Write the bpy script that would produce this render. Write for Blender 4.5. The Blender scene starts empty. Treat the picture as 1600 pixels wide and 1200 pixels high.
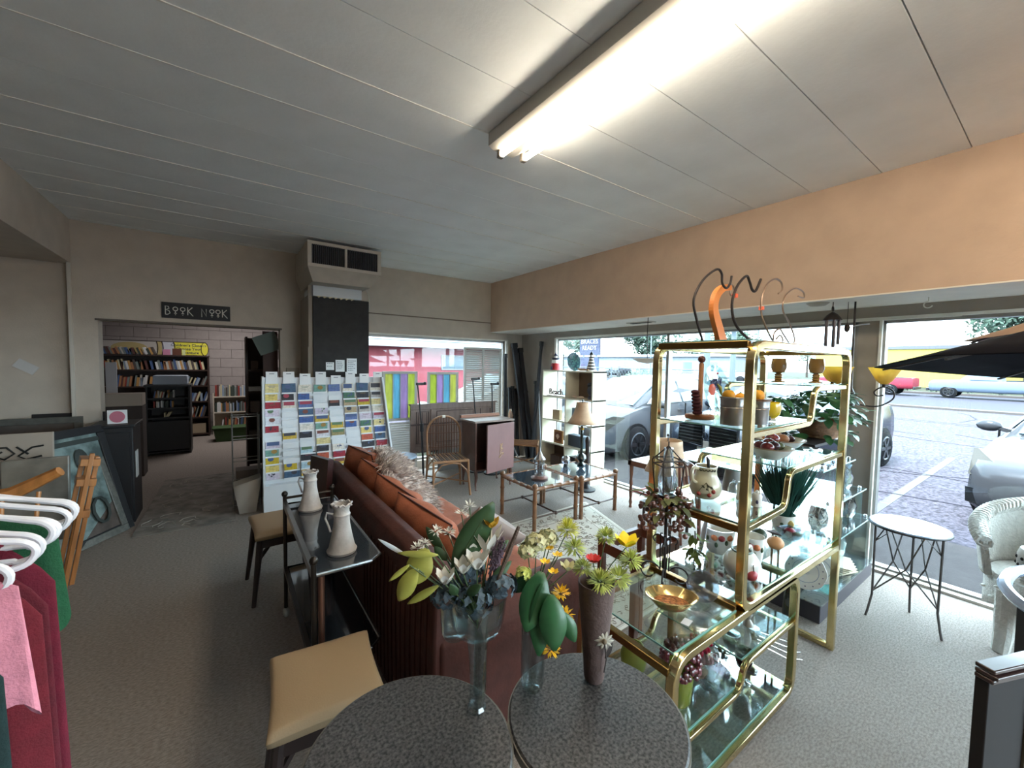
import bpy, math, random
from mathutils import Vector, Matrix
random.seed(7)
S = bpy.context.scene
COL = S.collection
PI = math.pi
# ---------------------------------------------------------------- camera
def cam():
    yaw, pitch, roll, F = 0.617640502, 0.051523016, 0.0170021949, 629.06
    cy, sy, cp, sp = math.cos(yaw), math.sin(yaw), math.cos(pitch), math.sin(pitch)
    f = Vector((sy*cp, cy*cp, -sp)); r = Vector((cy, -sy, 0)); u = r.cross(f)
    cr, sr = math.cos(roll), math.sin(roll)
    r2 = r*cr + u*sr; u2 = u*cr - r*sr
    c = bpy.data.cameras.new('camera'); o = bpy.data.objects.new('camera', c); COL.objects.link(o)
    c.sensor_width = 36; c.lens = F/1600*36; c.clip_start = .03; c.clip_end = 600
    m = Matrix((r2, u2, -f)).transposed().to_4x4(); m.translation = Vector((0, 0, 1.6)); o.matrix_world = m
    S.camera = o
cam()
S.view_settings.view_transform = 'Standard'; S.view_settings.look = 'None'
S.view_settings.gamma = 1; S.view_settings.use_curve_mapping = False
S.view_settings.exposure = 2.82
S.cycles.max_bounces = 14; S.cycles.transparent_max_bounces = 40; S.cycles.transmission_bounces = 10
S.cycles.diffuse_bounces = 6; S.cycles.glossy_bounces = 4
S.cycles.caustics_reflective = False; S.cycles.caustics_refractive = False
S.cycles.sample_clamp_indirect = 6
# ---------------------------------------------------------------- world
def world():
    w = bpy.data.worlds.new('sky'); S.world = w; w.use_nodes = True; n = w.node_tree.nodes; l = w.node_tree.links; n.clear()
    out = n.new('ShaderNodeOutputWorld'); bg = n.new('ShaderNodeBackground'); tc = n.new('ShaderNodeTexCoord')
    mp = n.new('ShaderNodeMapping'); mp.inputs['Scale'].default_value = (1.2, 1.2, 4)
    no = n.new('ShaderNodeTexNoise'); no.inputs['Scale'].default_value = 2.2; no.inputs['Detail'].default_value = 6
    cr = n.new('ShaderNodeValToRGB'); cr.color_ramp.elements[0].position = .42; cr.color_ramp.elements[1].position = .62
    cr.color_ramp.elements[0].color = (.30, .43, .50, 1); cr.color_ramp.elements[1].color = (.52, .56, .60, 1)
    l.new(tc.outputs['Generated'], mp.inputs[0]); l.new(mp.outputs[0], no.inputs[0]); l.new(no.outputs[0], cr.inputs[0])
    l.new(cr.outputs[0], bg.inputs[0]); bg.inputs[1].default_value = SKY; l.new(bg.outputs[0], out.inputs[0])
SKY = 5.0
world()
sd = bpy.data.lights.new('sun', 'SUN'); sd.energy = 4.0; sd.angle = math.radians(25); sd.color = (1, .97, .92)
so = bpy.data.objects.new('sun', sd); COL.objects.link(so); so.rotation_euler = Vector((-.45, .15, 1)).to_track_quat('Z', 'Y').to_euler()
def portal(loc, rot, sx, sy):
    d = bpy.data.lights.new('window_portal', 'AREA'); d.shape = 'RECTANGLE'; d.size = sx; d.size_y = sy; d.cycles.is_portal = True
    o = bpy.data.objects.new('window_portal', d); COL.objects.link(o); o.location = loc; o.rotation_euler = rot
portal((4.38, 2.9, 1.0), (0, PI/2, 0), 1.98, 3.7); portal((4.38, -1.45, 1.0), (0, PI/2, 0), 1.98, 4.7); portal((2.65, 5.86, 1.0), (-PI/2, 0, 0), 2.45, 1.9)
portal((2.8, -4.1, 1.25), (PI/2, 0, 0), 2.5, 2.4)  # portal of the added window behind the camera
# ---------------------------------------------------------------- materials
def lin(c):
    return tuple((x/255/12.92 if x/255 <= .04045 else ((x/255+.055)/1.055)**2.4) for x in c)
MC = {}
def M(name, col, rough=.6, metal=0, n=0, ns=20, bump=0, bs=60, col2=None, em=0, coat=0, spec=.5, stretch=None, trans=0, alpha=1):
    if name in MC: return MC[name]
    m = bpy.data.materials.new(name); m.use_nodes = True; nt = m.node_tree; b = nt.nodes['Principled BSDF']; L = nt.links
    c = lin(col); b.inputs['Base Color'].default_value = (*c, 1); b.inputs['Roughness'].default_value = rough; b.inputs['Metallic'].default_value = metal
    b.inputs['Specular IOR Level'].default_value = spec; b.inputs['Coat Weight'].default_value = coat; b.inputs['Coat Roughness'].default_value = .1
    tc = nt.nodes.new('ShaderNodeTexCoord'); mp = nt.nodes.new('ShaderNodeMapping'); L.new(tc.outputs['Object'], mp.inputs[0])
    if stretch: mp.inputs['Scale'].default_value = stretch
    if n or col2:
        no = nt.nodes.new('ShaderNodeTexNoise'); no.inputs['Scale'].default_value = ns; no.inputs['Detail'].default_value = 5; L.new(mp.outputs[0], no.inputs[0])
        cr = nt.nodes.new('ShaderNodeValToRGB'); L.new(no.outputs[0], cr.inputs[0]); L.new(cr.outputs[0], b.inputs['Base Color'])
        if col2: a_, b_ = lin(col), lin(col2)
        else: a_, b_ = tuple(x*(1-n) for x in c), tuple(min(1, x*(1+n)) for x in c)
        cr.color_ramp.elements[0].position = .35; cr.color_ramp.elements[1].position = .65
        cr.color_ramp.elements[0].color = (*a_, 1); cr.color_ramp.elements[1].color = (*b_, 1)
    if bump:
        nb = nt.nodes.new('ShaderNodeTexNoise'); nb.inputs['Scale'].default_value = bs; nb.inputs['Detail'].default_value = 4; L.new(mp.outputs[0], nb.inputs[0])
        bp = nt.nodes.new('ShaderNodeBump'); bp.inputs['Strength'].default_value = bump; bp.inputs['Distance'].default_value = .01
        L.new(nb.outputs[0], bp.inputs['Height']); L.new(bp.outputs[0], b.inputs['Normal'])
    if em: b.inputs['Emission Color'].default_value = (*c, 1); b.inputs['Emission Strength'].default_value = em
    if trans: b.inputs['Transmission Weight'].default_value = trans
    MC[name] = m; return m
def G(name, tint=(235, 245, 245), refl=.08, rough=.02, edge=.5, haze=0):
    """clear glass: transparent sheet with a fresnel-like reflection"""
    if name in MC: return MC[name]
    m = bpy.data.materials.new(name); m.use_nodes = True; nt = m.node_tree; L = nt.links; nt.nodes.clear()
    o = nt.nodes.new('ShaderNodeOutputMaterial'); t = nt.nodes.new('ShaderNodeBsdfTransparent'); g = nt.nodes.new('ShaderNodeBsdfGlossy')
    t.inputs[0].default_value = (*lin(tint), 1); g.inputs['Roughness'].default_value = rough; g.inputs[0].default_value = (.95, .98, 1, 1)
    lw = nt.nodes.new('ShaderNodeLayerWeight'); lw.inputs[0].default_value = .25
    mr = nt.nodes.new('ShaderNodeMapRange'); mr.inputs['To Min'].default_value = refl; mr.inputs['To Max'].default_value = edge
    L.new(lw.outputs['Facing'], mr.inputs[0]); mx = nt.nodes.new('ShaderNodeMixShader')
    L.new(mr.outputs[0], mx.inputs[0]); L.new(t.outputs[0], mx.inputs[1]); L.new(g.outputs[0], mx.inputs[2])
    last = mx
    if haze:
        d = nt.nodes.new('ShaderNodeBsdfDiffuse'); d.inputs[0].default_value = (*lin(tint), 1); m2 = nt.nodes.new('ShaderNodeMixShader')
        m2.inputs[0].default_value = haze; L.new(mx.outputs[0], m2.inputs[1]); L.new(d.outputs[0], m2.inputs[2]); last = m2
    L.new(last.outputs[0], o.inputs[0]); MC[name] = m; return m
# ---------------------------------------------------------------- mesh builder
def rotz(a): return Matrix.Rotation(a, 4, 'Z')
class MB:
    def __init__(s, T=None): s.v = []; s.f = []; s.T = T or Matrix.Identity(4)
    def add(s, vs, fs):
        k = len(s.v); s.v += [tuple(s.T @ Vector(p)) for p in vs]; s.f += [tuple(i+k for i in f) for f in fs]; return s
    def box(s, c, d, rz=0, R=None, taper=1):
        x, y, z = (q/2 for q in d); vs = []
        for sz in (-1, 1):
            t = taper if sz > 0 else 1
            for a, b in ((-1, -1), (1, -1), (1, 1), (-1, 1)): vs.append(Vector((a*x*t, b*y*t, sz*z)))
        Q = R or rotz(rz); vs = [Q @ p + Vector(c) for p in vs]
        return s.add(vs, [(3, 2, 1, 0), (4, 5, 6, 7), (0, 1, 5, 4), (1, 2, 6, 5), (2, 3, 7, 6), (3, 0, 4, 7)])
    def bb(s, x0, x1, y0, y1, z0, z1): return s.box(((x0+x1)/2, (y0+y1)/2, (z0+z1)/2), (x1-x0, y1-y0, z1-z0))
    def bar(s, p0, p1, w, h=None, up=(0, 0, 1)):
        p0, p1 = Vector(p0), Vector(p1); d = p1-p0; h = h or w; z = d.normalized(); u = Vector(up)
        if abs(z.dot(u)) > .98: u = Vector((0, 1, 0))
        x = u.cross(z).normalized(); y = z.cross(x); vs = []
        for p in (p0, p1):
            for a, b in ((-1, -1), (1, -1), (1, 1), (-1, 1)): vs.append(p + x*a*w/2 + y*b*h/2)
        return s.add(vs, [(3, 2, 1, 0), (4, 5, 6, 7), (0, 1, 5, 4), (1, 2, 6, 5), (2, 3, 7, 6), (3, 0, 4, 7)])
    def tube(s, pts, r, n=8, closed=False, caps=True):
        pts = [Vector(p) for p in pts]; N = len(pts); rs = r if isinstance(r, (list, tuple)) else [r]*N
        vs = []; fs = []; prev = None
        for i, p in enumerate(pts):
            if closed: t = pts[(i+1) % N]-pts[i-1]
            else: t = pts[min(i+1, N-1)]-pts[max(i-1, 0)]
            t = t.normalized() if t.length > 1e-9 else Vector((0, 0, 1))
            if prev is None:
                u = Vector((0, 0, 1)) if abs(t.z) < .9 else Vector((1, 0, 0)); x = u.cross(t).normalized()
            else:
                x = prev - t*prev.dot(t); x = x.normalized() if x.length > 1e-6 else t.orthogonal().normalized()
            prev = x; y = t.cross(x)
            for k in range(n):
                a = 2*PI*k/n; vs.append(p + (x*math.cos(a)+y*math.sin(a))*rs[i])
        for i in range(N if closed else N-1):
            j = (i+1) % N
            for k in range(n): k2 = (k+1) % n; fs.append((i*n+k, i*n+k2, j*n+k2, j*n+k))
        if caps and not closed: fs.append(tuple(range(n))[::-1]); fs.append(tuple((N-1)*n+k for k in range(n)))
        return s.add(vs, fs)
    def cyl(s, p0, p1, r0, r1=None, n=12): return s.tube([p0, p1], [r0, r0 if r1 is None else r1], n)
    def lathe(s, prof, c=(0, 0, 0), n=18, R=None, sx=1, sy=1):
        vs = []; fs = []; m = len(prof); Q = R or Matrix.Identity(4)
        for r, z in prof:
            for k in range(n):
                a = 2*PI*k/n; vs.append(Q @ Vector((r*math.cos(a)*sx, r*math.sin(a)*sy, z)) + Vector(c))
        for i in range(m-1):
            for k in range(n): k2 = (k+1) % n; fs.append((i*n+k, i*n+k2, (i+1)*n+k2, (i+1)*n+k))
        if prof[0][0] > 1e-4: fs.append(tuple(range(n))[::-1])
        if prof[-1][0] > 1e-4 and not getattr(s, 'open', False): fs.append(tuple((m-1)*n+k for k in range(n)))
        return s.add(vs, fs)
    def sph(s, c, r, n=10, m=6, R=None):
        r = r if isinstance(r, (list, tuple)) else (r, r, r); Q = R or Matrix.Identity(4); c = Vector(c)
        vs = [Q @ Vector((0, 0, -r[2]))+c]; fs = []
        for i in range(1, m):
            b = -PI/2+PI*i/m
            for k in range(n):
                a = 2*PI*k/n; vs.append(Q @ Vector((r[0]*math.cos(b)*math.cos(a), r[1]*math.cos(b)*math.sin(a), r[2]*math.sin(b)))+c)
        vs.append(Q @ Vector((0, 0, r[2]))+c); T = len(vs)-1
        for k in range(n):
            k2 = (k+1) % n; fs.append((0, 1+k2, 1+k)); fs.append((T, T-n+k, T-n+k2))
            for i in range(m-2): a = 1+i*n; fs.append((a+k, a+k2, a+n+k2, a+n+k))
        return s.add(vs, fs)
    def prism(s, poly, a, b, axis='z'):
        n = len(poly); f = {'z': lambda p, t: (p[0], p[1], t), 'x': lambda p, t: (t, p[0], p[1]), 'y': lambda p, t: (p[0], t, p[1])}[axis]
        vs = [f(p, a) for p in poly]+[f(p, b) for p in poly]
        return s.add(vs, [tuple(range(n))[::-1], tuple(range(n, 2*n))]+[(i, (i+1) % n, n+(i+1) % n, n+i) for i in range(n)])
    def leaf(s, p, d, L, W, up=(0, 0, 1), bend=.25, fold=.15, k=5):
        """curved leaf blade starting at p along d"""
        p, d = Vector(p), Vector(d).normalized(); u = Vector(up); x = d.cross(u)
        x = x.normalized() if x.length > 1e-4 else d.orthogonal().normalized(); nrm = x.cross(d).normalized(); vs = []; fs = []
        for i in range(k+1):
            t = i/k; w = W/2*math.sin(PI*min(1, t*.93+.05))**.8; c = p + d*(L*t) - nrm*(bend*L*t*t)
            vs += [c - x*w + nrm*fold*w, c, c + x*w + nrm*fold*w]
        for i in range(k): a = 3*i; fs += [(a, a+1, a+4, a+3), (a+1, a+2, a+5, a+4)]
        return s.add(vs, fs)
    def grid(s, fn, nu, nv, closed_u=False):
        vs = [fn(i/nu, j/nv) for j in range(nv+1) for i in range(nu + (0 if closed_u else 1))]; w = nu if closed_u else nu+1
        fs = [(j*w+i, j*w+(i+1) % w, (j+1)*w+(i+1) % w, (j+1)*w+i) for j in range(nv) for i in range(nu)]
        return s.add(vs, fs)
    def mesh(s, name, mat=None, ang=35):
        me = bpy.data.meshes.new(name); me.from_pydata(s.v, [], s.f); me.update()
        me.polygons.foreach_set('use_smooth', [True]*len(me.polygons)); me.set_sharp_from_angle(angle=math.radians(ang))
        if mat: me.materials.append(mat)
        return me
def obj(name, mb, mat, parent=None, label=None, bev=0, ang=35, kind=None, loc=None, rz=0, sol=0, sub=0):
    me = mb.mesh(name, mat, ang) if isinstance(mb, MB) else mb
    o = bpy.data.objects.new(name, me); COL.objects.link(o)
    if parent: o.parent = parent
    if loc: o.location = loc
    if rz: o.rotation_euler = (0, 0, rz)
    if sol: q = o.modifiers.new('thick', 'SOLIDIFY'); q.thickness = sol; q.offset = 0
    if sub: q = o.modifiers.new('sub', 'SUBSURF'); q.levels = q.render_levels = sub
    if bev: q = o.modifiers.new('bevel', 'BEVEL'); q.width = bev; q.segments = 2; q.limit_method = 'ANGLE'
    if label: o['label'] = label
    if kind: o['kind'] = kind
    return o
def tag(o, label, cat, group=None):
    o['label'] = label; o['category'] = cat
    if group: o['group'] = group
    return o
def thing(name, label, cat, loc=(0, 0, 0), rz=0, group=None):
    o = bpy.data.objects.new(name, None); COL.objects.link(o); o.empty_display_size = .1
    o.location = loc; o.rotation_euler = (0, 0, rz); return tag(o, label, cat, group)
def solo(name, mb, mat, label, cat, group=None, loc=(0, 0, 0), rz=0, **k):
    return tag(obj(name, mb, mat, loc=loc, rz=rz, **k), label, cat, group)
def dup(r, loc, rz=None, label=None, group=None, cat=None):
    c = r.copy(); COL.objects.link(c); c.location = loc
    if rz is not None: c.rotation_euler = (0, 0, rz)
    if label: c['label'] = label
    if group: c['group'] = group
    for ch in list(r.children):
        d = ch.copy(); COL.objects.link(d); d.parent = c
        for g in list(ch.children): e = g.copy(); COL.objects.link(e); e.parent = d
    return c
def struct(name, mb, mat, **k):
    o = obj(name, mb, mat, **k); o['kind'] = 'structure'; return o
def rnd(a, b): return random.uniform(a, b)
def text(name, body, size, mat, loc, rot, parent=None, ext=.002, align='CENTER', squash=1, label=None):
    c = bpy.data.curves.new(name, 'FONT'); c.body = body; c.size = size; c.extrude = ext; c.align_x = align; c.align_y = 'CENTER'; c.resolution_u = 2
    t = bpy.data.objects.new(name, c); COL.objects.link(t); dg = bpy.context.evaluated_depsgraph_get()
    me = bpy.data.meshes.new_from_object(t.evaluated_get(dg)); bpy.data.objects.remove(t)
    me.materials.clear(); me.materials.append(mat); o = bpy.data.objects.new(name, me); COL.objects.link(o)
    o.location = loc; o.rotation_euler = rot; o.scale = (squash, 1, 1)
    if parent: o.parent = parent
    if label: o['label'] = label
    return o
def arc(c, r, a0, a1, n=8, ax='xz'):
    out = []
    for i in range(n+1):
        a = math.radians(a0+(a1-a0)*i/n); q, w = r*math.cos(a), r*math.sin(a)
        out.append({'xz': (c[0]+q, c[1], c[2]+w), 'xy': (c[0]+q, c[1]+w, c[2]), 'yz': (c[0], c[1]+q, c[2]+w)}[ax])
    return out
def smooth(pts, n=6):
    P = [Vector(p) for p in pts]; out = []
    for i in range(len(P)-1):
        p0, p1, p2, p3 = P[max(i-1, 0)], P[i], P[i+1], P[min(i+2, len(P)-1)]
        for j in range(n):
            t = j/n; out.append(.5*((2*p1)+(p2-p0)*t+(2*p0-5*p1+4*p2-p3)*t*t+(3*p1-p0-3*p2+p3)*t**3))
    return out+[P[-1]]
# ================================================================ SETTING
wall_m = M('wall_paint', (194, 184, 172), .85, n=.05, ns=6, bump=.15, bs=90)
ceil_m = M('ceiling_paint', (232, 237, 239), .5, n=.04, ns=3, bump=.1, bs=40)
carpet = M('carpet', (150, 140, 133), .95, n=.22, ns=55, bump=.6, bs=220, stretch=(1, 2.2, 1))
white_trim = M('white_trim', (222, 220, 212), .5, n=.06, ns=8)
alum = M('aluminium', (150, 148, 145), .4, .6, n=.1, ns=8)
# floor of shop and book nook
struct('floor', MB().bb(-6, 4.3, -4, 5.8, -.12, 0).bb(-6, 1.3, 5.8, 11.2, -.12, 0), carpet)
# ceiling: boards running across the shop, each its own panel, over a dark base
cb = struct('ceiling', MB().bb(-6, 4.6, -4, 5.85, 2.93, 3.1), M('ceiling_base', (120, 118, 114), .9))
y = 2.01-.395*14; k = 0
pm = {}
while y < 5.75:
    x0 = -1.25; y1 = min(y+.395, 5.72)
    w = round(y1-y, 3)
    if w not in pm: pm[w] = MB().bb(x0, 3.6, 0.0025, w-.0025, 0, .03).mesh('panel', ceil_m)
    o = obj('panel', pm[w], None, cb, loc=(0, y, 2.9+rnd(-.0012, .0012))); y += .395
tape = M('ceiling_tape', (224, 224, 220), .6, n=.08, ns=30)
for j, yy in enumerate((2.01, 2.405, 3.195, 3.59, 4.38, 4.775, 5.17)):
    obj('seam_strip', MB().bb(-1.2, 3.55 if j < 2 else 3.2, -.004, .004, -.002, .004), tape, cb, loc=(0, yy, 2.899))
struct('ceiling_alcove', MB().bb(-6, -1.2, -4, 5.9, 2.49, 2.93), wall_m)
struct('ceiling_nook', MB().bb(-6, 1.4, 5.83, 11.2, 2.7, 2.93), M('nook_ceiling', (150, 146, 140), .9))
# back wall with doorway to the nook and a shop window
bw = MB()
bw.bb(-1.2, 4.36, 5.65, 5.83, 2.6, 2.93)
bw.bb(-1.2, -1.03, 5.65, 5.83, 0, 1.955); bw.bb(-1.2, 1.45, 5.65, 5.83, 1.955, 2.6); bw.bb(.54, 1.45, 5.65, 5.83, 0, 1.955)
bw.bb(1.45, 4.36, 5.65, 5.83, 1.975, 2.6); bw.bb(3.88, 4.36, 5.65, 5.83, 0, 1.975); bw.bb(1.45, 3.88, 5.65, 5.83, 0, .12)
bw.bb(-6, -1.2, 5.72, 5.83, 0, 2.6)
struct('wall_back', bw, wall_m)
struct('trim_1', MB().bb(1.45, 3.58, 5.635, 5.65, 2.245, 2.26), M('crack_trim', (120, 108, 96), .8))
struct('trim_2', MB().bb(-1.05, .56, 5.64, 5.66, 1.955, 1.975), M('header_edge', (96, 88, 80), .7))
struct('trim_3', MB().bb(-1.225, -1.2, 5.62, 5.72, 0, 2.49), M('corner_edge', (205, 200, 190), .7))
# left beam wall above the alcove and far left wall
struct('wall_left', MB().bb(-6.2, -6, -4, 11.2, 0, 2.93), wall_m)
struct('wall_front', MB().bb(-6, 1.5, -4.0, -3.85, 0, 2.93).bb(4.1, 4.36, -4.0, -3.85, 0, 2.93).bb(1.5, 4.1, -4.0, -3.85, 2.5, 2.93), wall_m)  # opening made for the added window
# right window wall
rw = MB()
rw.bb(4.21, 4.36, -4, 5.65, 2.0, 2.93); rw.bb(4.21, 4.36, 4.75, 5.65, 0, 2.0)
rw.bb(4.21, 4.36, .93, 1.06, 0, 2.0)
struct('wall_right', rw, M('window_wall_paint', (150, 142, 134), .8, n=.05, ns=6))
# dropped soffit in front of the windows
struct('soffit', MB().bb(3.56, 4.21, -4, 5.65, 2.105, 2.93), M('soffit_paint', (188, 164, 144), .85, n=.05, ns=5, bump=.1))
struct('trim_4', MB().bb(3.553, 4.21, -4, 5.65, 2.096, 2.105), M('soffit_under', (220, 216, 208), .7, n=.04, ns=5))
# windows
glass = G('window_glass', (246, 251, 252), .015, .0, .12)
def window(name, x0, x1, y0, y1, z0, z1, ax, mull=()):
    fr = MB(); t = .035
    if ax == 'x':
        fr.bb(x0, x1, y0, y0+t, z0, z1); fr.bb(x0, x1, y1-t, y1, z0, z1); fr.bb(x0, x1, y0, y1, z0, z0+t); fr.bb(x0, x1, y0, y1, z1-t, z1)
        for m_ in mull: fr.bb(x0, x1, m_-t/2, m_+t/2, z0, z1)
        gl = MB().bb((x0+x1)/2-.003, (x0+x1)/2+.003, y0+t, y1-t, z0+t, z1-t)
    else:
        fr.bb(x0, x0+t, y0, y1, z0, z1); fr.bb(x1-t, x1, y0, y1, z0, z1); fr.bb(x0, x1, y0, y1, z0, z0+t); fr.bb(x0, x1, y0, y1, z1-t, z1)
        gl = MB().bb(x0+t, x1-t, (y0+y1)/2-.003, (y0+y1)/2+.003, z0+t, z1-t)
    w = struct(name, fr, alum); obj('pane', gl, glass, w); return w
window('window_1', 1.45, 3.88, 5.7, 5.76, .12, 1.975, 'y')
window('window_2', 4.23, 4.30, 1.06, 4.75, .0, 2.0, 'x', (2.81,))
window('window_3', 4.23, 4.30, -3.85, .93, .0, 2.0, 'x', (-1.5,))
window('window_added', 1.5, 4.1, -3.96, -3.90, 0, 2.5, 'y')  # unseen window added behind the camera to let in more daylight
wt = MB(); wt.bb(4.195, 4.23, .912, .93, 0, 2.0); wt.bb(4.195, 4.23, .5, 4.75, 1.985, 2.005); wt.bb(4.195, 4.25, -3.85, 4.75, 1.99, 2.01); wt.bb(4.19, 4.23, 4.73, 4.77, 0, 2.0)
wt.bb(1.45, 3.9, 5.63, 5.66, 1.97, 1.99); wt.bb(3.865, 3.9, 5.63, 5.66, .12, 1.98)
struct('trim_5', wt, white_trim)
struct('trim_6', MB().bb(4.17, 4.23, -3.85, 4.75, 0, .02), M('sill_metal', (168, 160, 150), .4, .4))
# nook walls: painted cinder block
nw = M('nook_wall', (168, 160, 158), .85, n=.05, ns=8)
wn = struct('wall_nook', MB().bb(-6, 1.4, 11.0, 11.2, 0, 2.7), M('block_joint', (112, 102, 100), .9))
struct('wall_nook_right', MB().bb(1.25, 1.4, 5.83, 11.0, 0, 2.7), nw)
bm_ = MB().bb(-.197, .197, -.012, .01, -.097, .097).mesh('block', nw)
for r in range(14):
    for c in range(12):
        x = -2.9+c*.4+(r % 2)*.2
        if x < 1.0: obj('block', bm_, None, wn, loc=(x, 10.99, .1+r*.2))
nk = bpy.data.lights.new('nook_fill', 'AREA'); nk.energy = 5; nk.size = 1.2; nk.color = (1, .95, .92)  # added area light with no fixture, brightens the nook
no_ = bpy.data.objects.new('nook_fill', nk); COL.objects.link(no_); no_.location = (.2, 9.4, 2.66)

# ================================================================ OUTSIDE
MARK = set(MC)
asphalt = M('asphalt', (160, 158, 172), .9, n=.55, ns=26, bump=.4, bs=90)
concrete = M('concrete_walk', (165, 160, 156), .9, n=.08, ns=12, bump=.3, bs=60)
struct('ground', MB().bb(-60, 200, -120, 160, -.4, -.14), M('grass_ground', (130, 140, 118), .95, n=.2, ns=2))
struct('parking_lot', MB().bb(5.6, 25.4, -60, 14, -.3, -.10), asphalt)
struct('parking_lot_side', MB().bb(-10, 5.6, 7.2, 14, -.3, -.10), asphalt)
struct('parking_lot_front', MB().bb(-10, 5.6, -30, -5.2, -.3, -.10), asphalt); struct('sidewalk_front', MB().bb(-10, 4.36, -5.2, -4.0, -.3, -.05), concrete)
sw = struct('sidewalk', MB().bb(4.36, 5.6, -30, 7.2, -.3, -.05), M('joint_dark', (140, 136, 132), .9))
sm = MB().bb(0, 1.21, 0, 1.485, 0, .03).mesh('slab', concrete)
for i in range(12): obj('slab', sm, None, sw, loc=(4.375, -9+i*1.5, -.06))
struct('road', MB().bb(25.8, 41.5, -120, 160, -.3, -.11), M('road', (138, 140, 154), .9, n=.06, ns=8))
for i, (a, b, z) in enumerate(((25.3, 25.9, .0), (41.3, 42.1, .04))): struct('curb', MB().bb(a, b, -120, 160, -.3, z-.02), M('curb', (180, 172, 164), .8))
lines = M('painted_line', (190, 192, 196), .8, n=.05, ns=30)
cracks = M('crack', (70, 70, 84), .95)
for i, (x0, y0, x1, y1) in enumerate(((6.2, 1.35, 11.5, 1.35), (6.2, 4.2, 11.5, 4.2), (6.2, -1.6, 11.5, -1.6))):
    solo('parking_line', MB().bar((x0, y0, -.1), (x1, y1, -.1), .1, .008), lines, ['white parking line right of the glass shelves', 'white parking line beside the nearest white car', 'white parking line beyond the wicker chair'][i], 'line')
cr_ = MB()
for i in range(16):
    x = rnd(7, 24); y = rnd(-4, 9); a = rnd(-.3, .3)+(PI/2 if i % 3 else 0); pts = [(x, y)]
    for k in range(9): x += math.cos(a)*.5; y += math.sin(a)*.5; a += rnd(-.25, .25); pts.append((min(x, 25), y))
    for p, q in zip(pts, pts[1:]): cr_.bar((*p, -.098), (*q, -.098), .035, .004)
struct('trim_7', cr_, cracks)
# ---------------------------------------------------------------- vehicles
tyre = M('tyre', (40, 42, 46), .8); rim = M('rim', (190, 196, 205), .3, .7)
cglass = M('car_glass', (150, 176, 190), .05, 0, spec=1, coat=.6); blackp = M('black_plastic', (38, 40, 44), .5)  # car glass colour lightened to carry the reflected sky
lamp = M('headlight', (214, 214, 200), .08, 0, spec=1, coat=1)
def wheel(parent, x, y, r, side):
    w = obj('wheel', MB().tube([(x, y-.1, r), (x, y-.085, r), (x, y+.085, r), (x, y+.1, r)], [r*.93, r, r, r*.93], 20), tyre, parent)
    m = MB(); yy = y+side*.095
    m.cyl((x, yy, r), (x, yy+side*.012, r), r*.16, n=10)
    for k in range(6):
        a = 2*PI*k/6; m.bar((x, yy+side*.004, r), (x+math.cos(a)*r*.6, yy+side*.004, r+math.sin(a)*r*.6), .05, .02, up=(0, 1, 0))
    m.tube([(x+math.cos(2*PI*k/18)*r*.62, yy, r+math.sin(2*PI*k/18)*r*.62) for k in range(18)], .018, 6, closed=True)
    obj('rim', m, rim, w)
def ring(x, st):
    w, zb, zt = st
    h = zt-zb
    half = [(0, zb), (w*.86, zb), (w*.97, zb+.1*h), (w, zb+.4*h), (w*.985, zb+.75*h), (w*.93, zt-.03), (w*.8, zt), (0, zt+.02)]
    return [(x, -p, q) for p, q in half] + [(x, p, q) for p, q in half[::-1][1:-1]]
def loft(rings):
    m = MB(); n = len(rings[0]); vs = [p for r in rings for p in r]
    fs = [(i*n+k, i*n+(k+1) % n, (i+1)*n+(k+1) % n, (i+1)*n+k) for i in range(len(rings)-1) for k in range(n)]
    fs += [tuple(range(n))[::-1], tuple((len(rings)-1)*n+k for k in range(n))]
    return m.add(vs, fs)
def pane4(a, b, c, d, t=.012):
    a, b, c, d = map(Vector, (a, b, c, d)); nn = (b-a).cross(d-a).normalized()*t
    return MB().add([p+nn for p in (a, b, c, d)]+[p-nn for p in (a, b, c, d)], [(0, 1, 2, 3), (7, 6, 5, 4), (0, 4, 5, 1), (1, 5, 6, 2), (2, 6, 7, 3), (3, 7, 4, 0)])
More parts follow.
